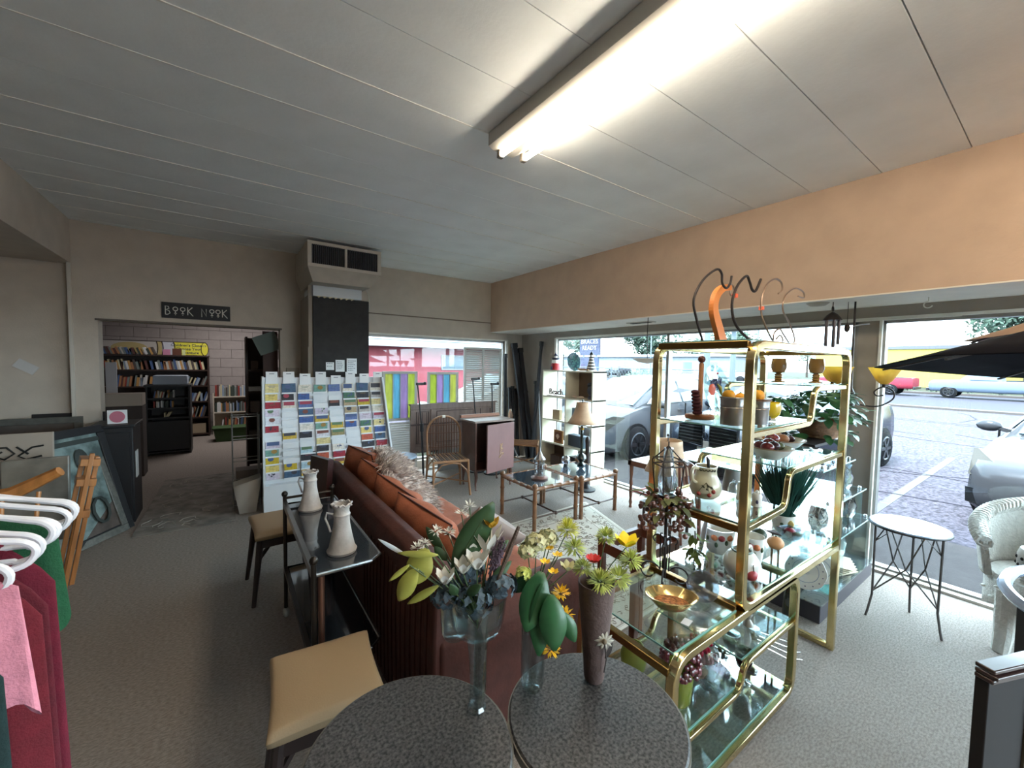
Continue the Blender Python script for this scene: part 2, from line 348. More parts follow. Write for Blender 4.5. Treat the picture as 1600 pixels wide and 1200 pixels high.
def hatchback(label, loc, rz, paint, dark=(.82)):
    t = thing('car', label, 'car', loc, rz)
    L = [(0, (.50, .32, .58)), (.04, (.68, .24, .66)), (.18, (.80, .18, .72)), (.5, (.865, .17, .80)), (.9, (.875, .17, .90)), (1.25, (.875, .18, .97)), (2.2, (.875, .18, 1.0)), (3.3, (.875, .2, 1.04)), (4.0, (.86, .2, 1.08)), (4.35, (.8, .28, 1.05)), (4.46, (.7, .38, .95))]
    obj('body', loft([ring(x, s) for x, s in L]), paint, t, ang=50)
    # greenhouse (roof shell)
    def gr(x, wb, wt, zb, zt): return [(x, -wb, zb), (x, -(wb+wt)/2-.02, (zb+zt)/2), (x, -wt, zt-.05), (x, -wt*.8, zt), (x, 0, zt+.02), (x, wt*.8, zt), (x, wt, zt-.05), (x, (wb+wt)/2+.02, (zb+zt)/2), (x, wb, zb)]
    GS = [(1.02, .74, .72, .9, .93), (1.5, .78, .68, .93, 1.19), (2.05, .8, .62, .95, 1.42), (2.5, .8, .61, .96, 1.48), (3.1, .8, .6, .96, 1.46), (3.7, .78, .6, .98, 1.36), (4.3, .74, .6, 1.0, 1.12)]
    obj('roof', loft([gr(*g) for g in GS]), paint, t, ang=60)
    obj('windshield', pane4((1.1, -.66, .97), (1.1, .66, .97), (1.98, .56, 1.425), (1.98, -.56, 1.425)), cglass, t)
    for s in (-1, 1):
        m = MB()
        P = lambda x, z: (x, s*(.832-(z-.95)*.42), z)
        poly = [(1.35, 1.0), (1.9, 1.3), (2.4, 1.4), (2.42, 1.0)]; poly2 = [(2.48, 1.0), (2.46, 1.4), (3.1, 1.38), (3.5, 1.02)]
        for po in (poly, poly2):
            w = MB(); vs = [P(*q) for q in po]+[(q[0], s*(.80-(q[1]-.95)*.42), q[1]) for q in po]
            w.add(vs, [(0, 1, 2, 3), (7, 6, 5, 4), (0, 4, 5, 1), (1, 5, 6, 2), (2, 6, 7, 3), (3, 7, 4, 0)]); obj('side_window', w, cglass, t)
        obj('mirror', MB().sph((1.52, s*1.0, 1.0), (.07, .12, .075)).bar((1.52, s*.82, .95), (1.52, s*.93, .98), .05), paint, t)
        obj('headlight', MB().add([(.06, s*.56, .56), (.17, s*.80, .56), (.62, s*.885, .80), (.42, s*.80, .83), (.14, s*.58, .70)] + [(.16, s*.5, .56), (.3, s*.72, .56), (.65, s*.8, .78), (.5, s*.7, .8), (.3, s*.5, .68)],
            [(0, 1, 2, 3, 4), (9, 8, 7, 6, 5), (0, 5, 6, 1), (1, 6, 7, 2), (2, 7, 8, 3), (3, 8, 9, 4), (4, 9, 5, 0)]), lamp, t)
        obj('fog_lamp', MB().add([(.03, s*.58, .26), (.14, s*.8, .26), (.15, s*.81, .42), (.02, s*.6, .44), (.2, s*.5, .26), (.3, s*.7, .26), (.3, s*.7, .42), (.2, s*.5, .44)], [(0, 1, 2, 3), (7, 6, 5, 4), (0, 4, 5, 1), (1, 5, 6, 2), (2, 6, 7, 3), (3, 7, 4, 0)]), blackp, t)
        for x in (.95, 3.65):
            obj('wheel_arch', MB().tube([(x, s*.84, .32), (x, s*.884, .32)], [.365, .36], 22), blackp, t); wheel(t, x, s*.82, .315, s)
        for q in (1.35, 2.45, 3.3): obj('door_seam', MB().bar((q, s*.874, .3), (q, s*.871, .98), .012, .02), blackp, t)
        for q in (2.2, 2.75): obj('door_handle', MB().bar((q, s*.885, .86), (q+.18, s*.885, .86), .03, .02), paint, t)
    obj('grille', MB().box((.02, 0, .34), (.06, .9, .12)), blackp, t)
    obj('number_plate', MB().box((-.015, 0, .5), (.012, .3, .15)), M('plate_white', (220, 220, 215), .5), t)
    for q in (-.5, .08): obj('wiper', MB().tube([(1.12, q, .99), (1.3, q+.5, 1.08)], .008, 5), blackp, t)
    return t
pw = M('white_car_paint', (222, 230, 238), .18, 0, coat=1); ps = M('silver_car_paint', (214, 222, 232), .2, .2, coat=1)
hatchback('white hatchback parked nose in, just behind the white cube shelf', (4.92, 5.33, -.1), 0, pw)
hatchback('pale silver hatchback right of the round metal side table, seen through the right pane', (6.42, -.10, -.1), -.16, ps)
hatchback('white hatchback outside the back window behind the stained panels', (3.05, 7.55, -.1), 0, pw)
sdn = hatchback('dark blue grey sedan with two part chrome barred grille, seen through the brass shelves', (5.9, 3.2, -.1), math.radians(-6), M('navy_paint', (112, 132, 160), .2, .2, coat=1))
ch = M('chrome', (215, 222, 232), .12, 1)
for c in list(sdn.children):
    if c.name.startswith('grille'): bpy.data.objects.remove(c)
for s in (-1, 1):
    gp = obj('grille', MB().box((.0, s*.27, .66), (.05, .42, .34)), blackp, sdn)
    g = MB(); g.tube([(-.03, s*.06, .49), (-.03, s*.48, .52), (-.02, s*.47, .80), (-.03, s*.06, .83)], .014, 6, closed=True); obj('grille_frame', g, ch, gp)
    bm2 = MB().bar((-.035, 0, 0), (-.035, .4, 0), .02, .016).mesh('grille_bar', ch)
    for z in range(6): obj('grille_bar', bm2, None, gp, loc=(0, .07 if s > 0 else -.47, .53+.05*z))
obj('emblem', MB().tube([(-.06, .04*math.cos(a/10*2*PI), .66+.06*math.sin(a/10*2*PI)) for a in range(10)], .008, 5, closed=True), ch, sdn)
def pickup(label, loc, rz, paint, cat='pickup truck', s=1):
    t = thing('pickup_truck', label, cat, loc, rz); t.scale = (s, s, s)
    L = [(0, (.85, .45, .95)), (.1, (.95, .4, 1.05)), (1.3, (.97, .4, 1.12)), (1.35, (.97, .4, 1.12)), (3.05, (.97, .4, 1.12)), (3.1, (.97, .4, 1.12)), (5.3, (.95, .45, 1.15))]
    obj('body', loft([ring(x, q) for x, q in L]), paint, t, ang=50)
    def gr(x, wb, wt, zb, zt): return [(x, -wb, zb), (x, -wt, zt-.06), (x, -wt*.85, zt), (x, wt*.85, zt), (x, wt, zt-.06), (x, wb, zb)]
    obj('cab', loft([gr(*g) for g in [(1.3, .85, .8, 1.05, 1.12), (1.85, .86, .72, 1.08, 1.7), (2.9, .86, .72, 1.1, 1.72), (3.05, .86, .74, 1.1, 1.2)]]), paint, t, ang=60)
    obj('windshield', pane4((1.36, -.72, 1.14), (1.36, .72, 1.14), (1.82, .64, 1.66), (1.82, -.64, 1.66)), cglass, t)
    for q in (-1, 1):
        obj('side_window', pane4((1.75, q*.872, 1.16), (2.85, q*.872, 1.16), (2.8, q*.79, 1.62), (1.98, q*.79, 1.62)), cglass, t)
        for x in (.9, 4.2): wheel(t, x, q*.86, .38, q)
    obj('truck_bed', MB().bb(3.15, 5.2, -.8, .8, 1.12, 1.17), blackp, t); obj('bumper', MB().box((5.36, 0, .5), (.12, 1.8, .18)).box((-.05, 0, .5), (.12, 1.8, .18)), rim, t, bev=.02)
    return t
pickup('red pickup truck across the road in front of the yellow wall', (37.6, 11.6, -.1), -PI/2, M('red_coat', (205, 78, 98), .6), s=1)
pickup('blue grey pickup truck across the road, partly under the black umbrella', (37.8, 5.6, -.1), -PI/2, M('bluegrey_coat', (150, 170, 196), .6))
pickup('white pickup truck across the road seen through the top left of the brass shelves', (44, 24.5, -.05), -PI/2+.05, M('white_truck', (215, 224, 232), .3, coat=.6))
hatchback('dark hatchback parked across the road in front of the long grey building', (46, 40, -.05), -PI/2-.3, M('dark_paint', (96, 104, 124), .3, coat=.6))
# ---------------------------------------------------------------- buildings
def bldg(name, label, x0, x1, y0, y1, h, wallm, roofm, face, wins, oh=.3):
    t = thing(name, label, 'building', ((x0+x1)/2, (y0+y1)/2, -.14)); a, b = (x1-x0)/2, (y1-y0)/2
    obj('wall', MB().bb(-a, a, -b, b, 0, h), wallm, t); obj('roof', MB().bb(-a-oh, a+oh, -b-oh, b+oh, h, h+.35), roofm, t)
    for (p, q, z0, z1, nm) in wins:
        if face == '-x': f = MB().bb(-a-.05, -a+.02, p, q, z0, z1); g = MB().bb(-a-.06, -a-.03, p+.12, q-.12, z0+.12, z1-.1)
        else: f = MB().bb(p, q, -b-.05, -b+.02, z0, z1); g = MB().bb(p+.12, q-.12, -b-.06, -b-.03, z0+.12, z1-.1)
        o = obj(nm, f, M('frame_white', (228, 232, 234), .6), t); obj('pane', g, cglass, o)
    return t
bwm = M('building_pale', (200, 210, 222), .8, n=.05, ns=2)
bldg('building', 'long pale single storey building with awnings across the road at the left', 50, 58, 24, 62, 3.0, bwm, M('roof_pale', (222, 230, 236), .7), '-x',
     [(-17+i*3.4, -15.4+i*3.4, 0.2 if i % 3 == 0 else .9, 2.4, 'door' if i % 3 == 0 else 'window') for i in range(11)])
yb = bldg('building', 'yellow painted long building behind the red pickup truck', 58, 70, -14, 18.5, 3.9, M('yellow_wall', (255, 236, 130), .8, n=.04, ns=1), M('roof_grey', (150, 156, 166), .7), '-x', [(9, 10.2, 0, 2.3, 'door')], .1)
# red building behind the back window with shingle roof edge
rb = thing('building', 'red painted building with grey shingled eave seen through the back window', 'building', (5, 13.5, -.14))
obj('wall', MB().bb(-6.5, 6.5, 0, 5, 0, 2.35), M('red_wall', (236, 130, 140), .8, n=.08, ns=3), rb)
obj('fascia', MB().bb(-7, 7, -.75, -.65, 2.22, 2.42), M('fascia_white', (232, 238, 240), .6), rb)
obj('roof', MB().prism([(-.72, 2.40), (-.72, 2.44), (2.6, 3.9), (5.4, 2.42)], -7, 7, 'x'), M('shingle_base', (150, 160, 168), .9), rb)
shm = [MB().box((0, 0, 0), (.24, .16, .012)).mesh('shingle', M('shingle_%d' % i, c, .9, n=.1, ns=20)) for i, c in enumerate(((176, 188, 194), (200, 210, 214), (156, 168, 176)))]
sl = math.atan2(1.46, 3.32)
for r in range(5):
    for c in range(36):
        o = obj('shingle', random.choice(shm), None, rb, loc=(-3.6+c*.25+(r % 2)*.12, -.66+r*.14*math.cos(sl), 2.468+r*.14*math.sin(sl))); o.rotation_euler = (sl+.04, 0, 0)
for i, (x, w) in enumerate(((-1.9, .7), (1.4, 1.6), (3.5, .5))):
    f = obj('window', MB().bb(x, x+w, -.04, .02, 1.45, 2.0), M('frame_white', (228, 232, 234), .6), rb); obj('pane', MB().bb(x+.05, x+w-.05, -.05, -.03, 1.5, 1.95), cglass, f)
# sign, poles, fence
sg = thing('roadside_sign', 'dark roadside sign panel with white lettering in front of the pale building', 'sign', (38, 36.4, -.1))
gm = M('sign_dark', (104, 112, 140), .6); st = M('pole_grey', (160, 176, 186), .5, .3)
obj('post', MB().cyl((0, -1.1, 0), (0, -1.1, 3), .09).cyl((0, 1.1, 0), (0, 1.1, 3), .09), st, sg)
obj('panel', MB().bb(-.12, .12, -1.7, 1.7, 2.9, 6.0), gm, sg); obj('lower_panel', MB().bb(-.1, .1, -1.5, 1.5, .7, 2.6), gm, sg)
tw = M('letter_white', (236, 240, 244), .6)
for tx, z, s_ in (('BRACES', 4.6, .85), ('READY', 3.8, .8)): text('lettering', tx, s_, tw, (-.14, 0, z), (PI/2, 0, -PI/2), sg, .01)
def pole(name, label, x, y, h, r, extra=None, cat='pole'):
    t = thing(name, label, cat, (x, y, -.1)); obj('shaft', MB().cyl((0, 0, 0), (0, 0, h), r, r*.7), st, t)
    if extra: obj('arm', extra, st, t)
pole('street_lamp', 'grey street lamp above the pale building roof line', 38, 27.3, 5.8, .08, MB().tube([(0, 0, 5.7), (0, .6, 5.95), (0, 1.3, 5.9)], .05).sph((0, 1.5, 5.87), (.15, .35, .08)), 'street lamp')
pole('utility_pole', 'thin utility pole with insulated crossbar above the white pickup', 40, 17.3, 5.6, .1, MB().box((0, 0, 5.3), (.1, 1.9, .1)).sph((0, .8, 5.45), .06).sph((0, -.8, 5.45), .06).sph((0, .3, 5.45), .06), 'pole')
pole('metal_post', 'thick pale post outside just left of the brass shelves', 13.4, 7.4, 3.6, .13)
pole('metal_post', 'second pale post outside with a yellow sign board', 15, 7.3, 3.6, .11)
obj('sign_board', MB().bb(-.18, -.11, -.75, .55, 3.0, 3.5), M('sign_yellow', (222, 224, 150), .6), [o for o in COL.objects if o.name == 'metal_post.001'][0])
fc = thing('chain_link_fence', 'low chain link fence beyond the nearest white car', 'fence', (16, 13, -.1), 0)
for i in range(9): obj('post', MB().cyl((0, -4+i*2.4, 0), (0, -4+i*2.4, 1.6), .035, n=8), st, fc)
obj('rail', MB().cyl((0, -4, 1.55), (0, 15.2, 1.55), .025, n=6).cyl((0, -4, .12), (0, 15.2, .12), .02, n=6), st, fc)
wm = MB()
for i in range(96):
    yy = -4+i*.2
    wm.bar((0, yy, .1), (0, yy+.75*1.4, 1.55), .008); wm.bar((0, yy+.75*1.4, .1), (0, yy, 1.55), .008)
obj('wire_mesh', wm, st, fc, kind='stuff')
# ---------------------------------------------------------------- trees and shrubs
def crown(cx, cz, R, n, size, squash=.8, seed=1):
    rg = random.Random(seed); m = MB(); lobes = [(rg.uniform(-.55, .55)*R, rg.uniform(-.55, .55)*R, rg.uniform(-.4, .5)*R*squash, rg.uniform(.35, .6)*R) for _ in range(9)]
    for i in range(n):
        lx, ly, lz, lr = rg.choice(lobes); a = rg.uniform(0, 2*PI); b = math.asin(rg.uniform(-1, 1)); q = lr*rg.uniform(.75, 1.05)
        p = Vector((lx+q*math.cos(a)*math.cos(b), ly+q*math.sin(a)*math.cos(b), cz+lz+q*math.sin(b)))
        d = Vector((rg.uniform(-1, 1), rg.uniform(-1, 1), rg.uniform(-1, 1))).normalized(); e = d.orthogonal().normalized(); s = size*rg.uniform(.6, 1.3)
        m.add([p-d*s, p-e*s*.5, p+d*s, p+e*s*.5], [(0, 1, 2, 3)])
    return m
leafm = [M('foliage_%d' % i, c, .8, n=.25, ns=3) for i, c in enumerate(((112, 138, 122), (132, 156, 142), (150, 168, 150)))]
bark = M('bark', (120, 112, 104), .9)
def tree(label, x, y, h, R, seed, mi, n=1500, size=.16, trunk=.2):
    t = thing('tree', label, 'tree', (x, y, -.14)); obj('trunk', MB().tube([(0, 0, 0), (.1, .05, h*.3), (0, 0, h*.75)], [trunk, trunk*.8, trunk*.4]), bark, t)
    obj('crown', crown(0, h-R*.7, R, n, size*R/2, seed=seed), leafm[mi], t)
tree('tall round tree behind the pale building, right of the dark sign', 74, 53.6, 11.2, 6.2, 1, 0, 5200, .12)
tree('smaller tree left of the dark roadside sign', 62, 62, 8.2, 3.6, 2, 1, 2600)
tree('pale slim tree just behind the lighthouse ornaments', 46.5, 50.7, 6.2, 2.2, 3, 1, 1800)
tree('bushy tree behind the top left corner of the brass shelves', 82, 41, 10, 5.2, 4, 0, 4200, .12)
tree('low tree right of the tall round one', 92, 53.7, 8.6, 3.8, 5, 1, 2500)
tree('large dark tree over the yellow building, cut by the black umbrella', 52, 2.4, 9.4, 4.2, 6, 0, 5200, .11)
tree('distant small tree on the skyline above the wrought iron scroll', 90, 30, 7, 3, 7, 2, 900)
def shrub(label, x, y, R, seed, mi=1, n=500):
    t = thing('shrub', label, 'shrub', (x, y, -.1)); obj('foliage', crown(0, R*.75, R, n, .07, .7, seed), leafm[mi], t); obj('stem', MB().cyl((0, 0, 0), (0, 0, R*.6), .03), bark, t)
shrub('leafy pale shrub by the fence above the white car roof', 17.5, 12.9, 1.1, 11, 1, 1400)
for i in range(9):
    shrub(['first', 'second', 'third', 'fourth', 'fifth', 'sixth', 'seventh', 'eighth', 'ninth'][i]+' low grey green shrub from the left along the far curb', 42.3, 12.2-i*1.55, .5, 20+i, 2, 220)

# outdoor colours and gloss cut, so the materials themselves dim the bright outside
for nm_ in set(MC)-MARK:
    k_ = (.112, .107, .116) if nm_ in ('asphalt', 'road', 'concrete_walk', 'painted_line', 'grass_ground', 'curb') else ((.055, .053, .056) if 'paint' in nm_ or nm_ in ('rim', 'headlight', 'chrome') else (.25, .242, .245))
    for nd in MC[nm_].node_tree.nodes:
        if nd.type == 'BSDF_PRINCIPLED':
            nd.inputs['Specular IOR Level'].default_value = .05 if nm_ != 'car_glass' else .25; nd.inputs['Coat Weight'].default_value = 0 if 'paint' not in nm_ else .04
            c = nd.inputs['Base Color'].default_value; nd.inputs['Base Color'].default_value = (c[0]*k_[0], c[1]*k_[1], c[2]*k_[2], 1)
        if nd.type == 'VALTORGB':
            for e in nd.color_ramp.elements: c = e.color; e.color = (c[0]*k_[0], c[1]*k_[1], c[2]*k_[2], 1)
MC.pop('chrome', None)
# ================================================================ LIGHTING FIXTURES, AIR UNIT, SIGNS
metalw = M('fixture_enamel', (176, 172, 164), .4); tube_m = M('tube_glow', (255, 240, 216), .5, em=6.2)
def fixture(label, y0):
    t = thing('ceiling_light', label, 'ceiling light', (1.36, y0, 2.895), 0)
    obj('housing', MB().prism([(-.13, 0), (.13, 0), (.10, -.045), (.035, -.085), (-.10, -.085), (-.13, -.07)], -2.44, 0, 'y'), metalw, t)
    for x, z in ((-.062, -.108), (.10, -.082)):
        obj('tube', MB().cyl((x, -2.40, z), (x, -.04, z), .0165, n=12), tube_m, t)
        for q in (-2.42, -.02): obj('lamp_holder', MB().box((x, q, z+.012), (.035, .03, .06)), M('holder_grey', (120, 112, 104), .5), t, bev=.006)
    return t
f0 = fixture('long twin tube fluorescent light on the ceiling', 2.0)
dup(f0, (1.36, -1.2, 2.895), 0, 'second twin tube fluorescent light behind the first, out of frame')  # added out of view as extra room light
dup(f0, (2.75, -.35, 2.895), 0, 'third twin tube fluorescent light beside the soffit, out of frame')  # another added fixture, lifts the right floor and soffit face

# air unit over the black boarded column
duct = M('duct_paint', (172, 164, 152), .6, n=.06, ns=10); blk = M('black_board', (46, 44, 44), .8, n=.15, ns=12)
struct('column', MB().bb(.765, 1.43, 5.1, 5.65, 0, 2.33).bb(.765, .80, 5.06, 5.1, 1.75, 2.6), M('column_paint', (150, 140, 128), .8))
solo('wall_board', MB().bb(.815, 1.435, 5.075, 5.098, .15, 2.32), blk, 'tall black board covering the column below the air vent', 'board')
au = thing('air_handler', 'beige ceiling air handler with black slatted grille on top of the column', 'air conditioner', (1.1, 4.75, 2.44))
obj('vent_box', MB().bb(-.385, .385, .03, .9, .15, .42), duct, au)
fr = MB().bb(-.385, .385, -.0, .035, .15, .185).bb(-.385, .385, 0, .035, .385, .42).bb(-.385, -.345, 0, .035, .185, .385).bb(.345, .385, 0, .035, .185, .385).bb(-.012, .012, 0, .035, .185, .385)
obj('grille_frame', fr, M('grille_cream', (196, 188, 176), .5), au, bev=.003)
obj('grille_back', MB().bb(-.345, .345, .026, .03, .185, .385), M('vent_black', (14, 14, 16), .9), au)
sl_ = MB().bb(-.003, .003, 0, .022, 0, .2).mesh('slat', M('slat_grey', (78, 78, 82), .5))
for i in range(34):
    x = -.335+i*.0197+(.012 if i > 16 else 0)
    obj('slat', sl_, None, au, loc=(x, .004, .185))
q = MB(); q.add([(-.33, .05, 0), (.27, .05, 0), (.27, .9, 0), (-.33, .9, 0), (-.385, .0, .15), (.385, .0, .15), (.385, .9, .15), (-.385, .9, .15)], [(3, 2, 1, 0), (4, 5, 6, 7), (0, 1, 5, 4), (1, 2, 6, 5), (2, 3, 7, 6), (3, 0, 4, 7)])
obj('funnel', q, duct, au); obj('neck', MB().bb(-.29, .24, .28, .9, -.115, 0), M('sheet_white', (206, 212, 218), .5), au)
obj('foam_trim', MB().tube([(-.27+i*.02, .3, -.112+.012*math.sin(i*2.1)) for i in range(22)], .012, 6), M('foam_yellow', (236, 222, 190), .8), au)
solo('cable', MB().tube([(1.375, 5.2, 2.56), (1.44, 5.2, 2.5), (1.5, 5.3, 2.42), (1.54, 5.4, 2.34), (1.55, 5.5, 2.26), (1.51, 5.55, 2.2), (1.45, 5.57, 2.19)], .007, 6), M('cable_grey', (190, 184, 172), .6), 'grey cable looping down beside the air handler', 'cable')
paper = M('paper_white', (232, 234, 236), .8); ink = M('ink', (70, 78, 96), .8)
for x0, z0, w, h, nl, lb in ((.945, 1.485, .088, .09, 2, 'smallest white note card on the black board'), (1.05, 1.465, .1, .14, 5, 'middle white note card on the black board'), (1.175, 1.44, .115, .185, 6, 'largest white note card on the black board')):
    t = thing('note_card', lb, 'note', (x0, 5.07, z0)); obj('card', MB().bb(0, w, -.004, 0, 0, h), paper, t)
    lm = MB()
    for i in range(nl):
        zz = h*(.82-i*.72/nl); xx = w*.12
        while xx < w*rnd(.6, .85): l_ = rnd(.006, .016); lm.bb(xx, xx+l_, -.0055, -.004, zz, zz+.006); xx += l_+.005
    obj('handwriting', lm, ink, t, kind='stuff')
solo('thermostat', MB().bb(0, .14, -.03, 0, 0, .095).bb(.04, .1, -.034, -.03, .03, .07), M('thermostat', (156, 146, 130), .5), 'beige thermostat box on the wall between the doorway and the black column', 'thermostat', loc=(.6, 5.648, 1.4), bev=.004)
# BOOK NOOK sign: hand built letters
sg2 = thing('wall_sign', 'black BOOK NOOK sign with cream letters above the doorway', 'sign', (-.545, 5.645, 2.02))
obj('board', MB().bb(0, .592, -.02, 0, 0, .165), M('sign_black', (24, 26, 30), .6), sg2)
cream = M('letter_cream', (222, 220, 212), .6)
def stroke(name, *runs):
    m = MB()
    for r in runs: m.tube([(a, -.022, b) for a, b in r], .0045, 6)
    obj(name, m, cream, sg2)
def oo(x): 
    stroke('letter_o', [(x+.02*math.cos(i/12*2*PI), .098+.02*math.sin(i/12*2*PI)) for i in range(13)], [(x, .078), (x, .052)], [(x-.012, .052), (x+.012, .052)], [(x-.002, .04), (x+.002, .034)])
def kk(x): stroke('letter_k', [(x, .04), (x, .125)], [(x+.04, .125), (x+.003, .085)], [(x+.003, .085), (x+.045, .032)])
stroke('letter_b', [(.03, .035), (.03, .125), (.055, .12), (.06, .1), (.035, .085), (.06, .075), (.068, .052), (.05, .037), (.03, .035)])
oo(.112); oo(.173); kk(.215)
stroke('letter_n', [(.335, .03), (.335, .12), (.375, .04), (.375, .12)]); oo(.425); oo(.48); kk(.52)
solo('wall_tag', MB().box((0, 0, 0), (.15, .006, .085), R=Matrix.Rotation(.6, 4, 'Y')), M('paper_grey', (200, 200, 200), .8), 'small tilted white paper tag on the left wall', 'paper', loc=(-1.53, 5.712, 1.49))
solo('ceiling_hook', MB().tube(arc((0, 0, -.05), .022, 90, -160, 10, 'yz'), .004, 6).cyl((0, 0, -.03), (0, 0, 0), .003), white_trim, 'white hook on the soffit right of the column', 'hook', loc=(3.9, .62, 2.096))
def sv(name, label, x, y, cat): 
    t = thing(name, label, cat, (x, y, 2.096)); obj('plate', MB().bb(-.06, .06, -.16, .16, -.008, 0), duct, t); obj('slots', MB().bb(-.03, .03, -.13, .13, -.012, -.006), M('vent_black', (14, 14, 16), .9), t)
sv('soffit_vent', 'small slotted vent under the soffit above the hanging ring', 3.9, 2.95, 'vent')
solo('smoke_detector', MB().lathe([(.001, -.025), (.05, -.02), (.075, 0)], n=20), duct, 'round disc under the soffit above the wind chime', 'ceiling disc', loc=(3.68, 1.18, 2.096))
# ================================================================ BOOK NOOK
dkw = M('dark_stained_wood', (58, 42, 36), .5, n=.2, ns=12, stretch=(1, 1, .2)); blw = M('black_laminate', (26, 26, 30), .5)
bookc = [M('book_%d' % i, c, .7) for i, c in enumerate(((190, 186, 178), (150, 60, 52), (72, 96, 140), (206, 196, 160), (84, 74, 70), (172, 120, 84), (120, 130, 128), (220, 222, 224), (96, 60, 56), (140, 156, 176), (60, 72, 66), (196, 150, 90)))]
pages = M('book_pages', (216, 210, 196), .8)
BK = {}
def book(w, h, d, mi):
    k = (w, h, d, mi)
    if k not in BK:
        m = MB().bb(0, w, 0, d, 0, h); me = m.mesh('book', bookc[mi]); BK[k] = me
    return BK[k]
CN = ['cream', 'red', 'blue', 'pale yellow', 'dark grey', 'tan', 'grey green', 'white', 'maroon', 'light blue', 'dark green', 'ochre']
ORD = ['first', 'second', 'third', 'fourth', 'fifth', 'sixth', 'seventh', 'eighth', 'ninth', 'tenth', 'eleventh', 'twelfth', 'thirteenth', 'fourteenth', 'fifteenth', 'sixteenth', 'seventeenth', 'eighteenth', 'nineteenth', 'twentieth']
def ordn(i): return ORD[i] if i < 20 else ({2: 'twenty', 3: 'thirty', 4: 'forty', 5: 'fifty'}[(i+1)//10]+'-'+ORD[(i+1) % 10-1] if (i+1) % 10 else {3: 'thirtieth', 4: 'fortieth', 5: 'fiftieth'}[(i+1)//10])
def row(x0, x1, y, z, hmax, label, group, lean=.0, dark=False, d=.15, wr=(.018, .038), gap=.002, skip=.0, yaw=0):
    x = x0; n = 0
    while x < x1:
        w = round(rnd(*wr), 3); h = round(hmax*rnd(.72, 1.0), 2); mi = random.randrange(len(bookc))
        if x+w > x1: break
        a = lean if random.random() < .85 else 0
        if random.random() >= skip:
            o = obj('book' if 'disc' not in label else 'disc_case', book(w, h, d, mi), None, loc=(x, y, z + (abs(math.sin(a))*w if a > 0 else 0))); o.rotation_euler = (0, a, 0)
            tag(o, '%s %s, %s from left' % (CN[mi], label, ordn(n)), 'book' if 'disc' not in label else 'disc case', group); n += 1
        x += w/max(.3, math.cos(a))+gap
        if random.random() < .06: x += .04
def shelfunit(name, label, x0, x1, y0, y1, levels, top, mat, t=.025, cat='bookcase'):
    r = thing(name, label, cat, ((x0+x1)/2, y0, 0)); a = (x1-x0)/2; D = y1-y0
    for s in (-1, 1): obj('side_panel', MB().bb(min(s*a, s*(a-t)), max(s*a, s*(a-t)), 0, D, 0, top), mat, r)
    obj('back_panel', MB().bb(-a+t, a-t, D-.01, D, 0.05, top), mat, r)
    for z in levels: obj('shelf', MB().bb(-a+t, a-t, 0, D-.01, z-t, z), mat, r)
    return r
bkc = shelfunit('bookcase', 'wide dark bookcase along the far wall of the book nook', -1.95, -.29, 10.32, 10.62, (.06, .40, .72, 1.04, 1.36), 1.62, dkw)
obj('top', MB().bb(-.84, .84, -.02, .31, 1.622, 1.645), dkw, bkc)
row(-1.85, -.33, 10.36, 1.36, .2, 'book on wide bookcase upper shelf', 'books on the upper shelf', -.18)
row(-1.7, -1.05, 10.36, 1.04, .22, 'book on second shelf left of clear box', 'books on the second shelf left', .12)
row(-.75, -.33, 10.36, 1.04, .2, 'book on second shelf right of clear box', 'books on the second shelf right', .35)
row(-.75, -.33, 10.36, .72, .2, 'book on wide bookcase third shelf', 'books on the third shelf', .3)
row(-.72, -.36, 10.36, .40, .24, 'book on wide bookcase fourth shelf', 'books on the fourth shelf', .25)
row(-1.85, -1.1, 10.36, 1.647, .15, 'book leaning before the pencil banner', 'books on the bookcase top', -.35, skip=.2)
solo('cardboard_box', MB().bb(-.62, -.36, 10.36, 10.56, .062, .26), M('card_tan', (172, 156, 132), .8), 'tan box on the lowest shelf of the dark bookcase', 'box', bev=.004)
# giant pencil banner
pb = thing('pencil_banner', 'giant pencil shaped banner standing on the dark bookcase', 'banner', (-1.1, 10.64, 1.648))
ylw = M('pencil_yellow', (226, 218, 70), .7); whp = M('banner_white', (196, 190, 184), .8); tan = M('pencil_tan', (190, 172, 120), .8); outl = M('outline', (52, 40, 44), .8)
obj('point', MB().bb(-.86, -.02, 0, .02, 0, .27), whp, pb); obj('wood_band', MB().bb(-.02, .06, 0, .02, 0, .27), tan, pb); obj('eraser_band', MB().bb(.06, .24, 0, .02, 0, .27), M('silver_band', (206, 208, 220), .7), pb)
obj('barrel', MB().bb(.24, .74, 0, .02, 0, .27), ylw, pb)
obj('end_cap', MB().prism([(.74+.06*math.cos(i/16*2*PI), .135+.135*math.sin(i/16*2*PI)) for i in range(16)], -.004, .02, 'y'), ylw, pb)
m = MB()
for xx in (-.02, .06, .24): m.tube([(xx+.02*math.sin(i/6*PI), -.006, .27*i/6) for i in range(7)], .006, 5)
m.bar((-.86, -.004, .27), (.76, -.004, .27), .01); m.bar((-.86, -.004, .0), (.76, -.004, .0), .01)
m.tube([(.74+.06*math.cos(i/16*2*PI), -.008, .135+.135*math.sin(i/16*2*PI)) for i in range(16)], .005, 5, closed=True)
obj('outline', m, outl, pb, kind='stuff')
obj('picture_oval', MB().prism([(-.42+.26*math.cos(i/20*2*PI), .13+.11*math.sin(i/20*2*PI)) for i in range(20)], -.004, .002, 'y'), tan, pb)
text('lettering', 'Children\'s Classics\nChoose Your\nAdventure', .075, ink, (.48, -.004, .13), (PI/2, 0, 0), pb, .002)
solo('framed_card', MB().bb(0, .11, 0, .02, 0, .11), M('pink_card', (196, 130, 160), .7), 'pink card propped on the bookcase top', 'card', loc=(-1.0, 10.34, 1.647))
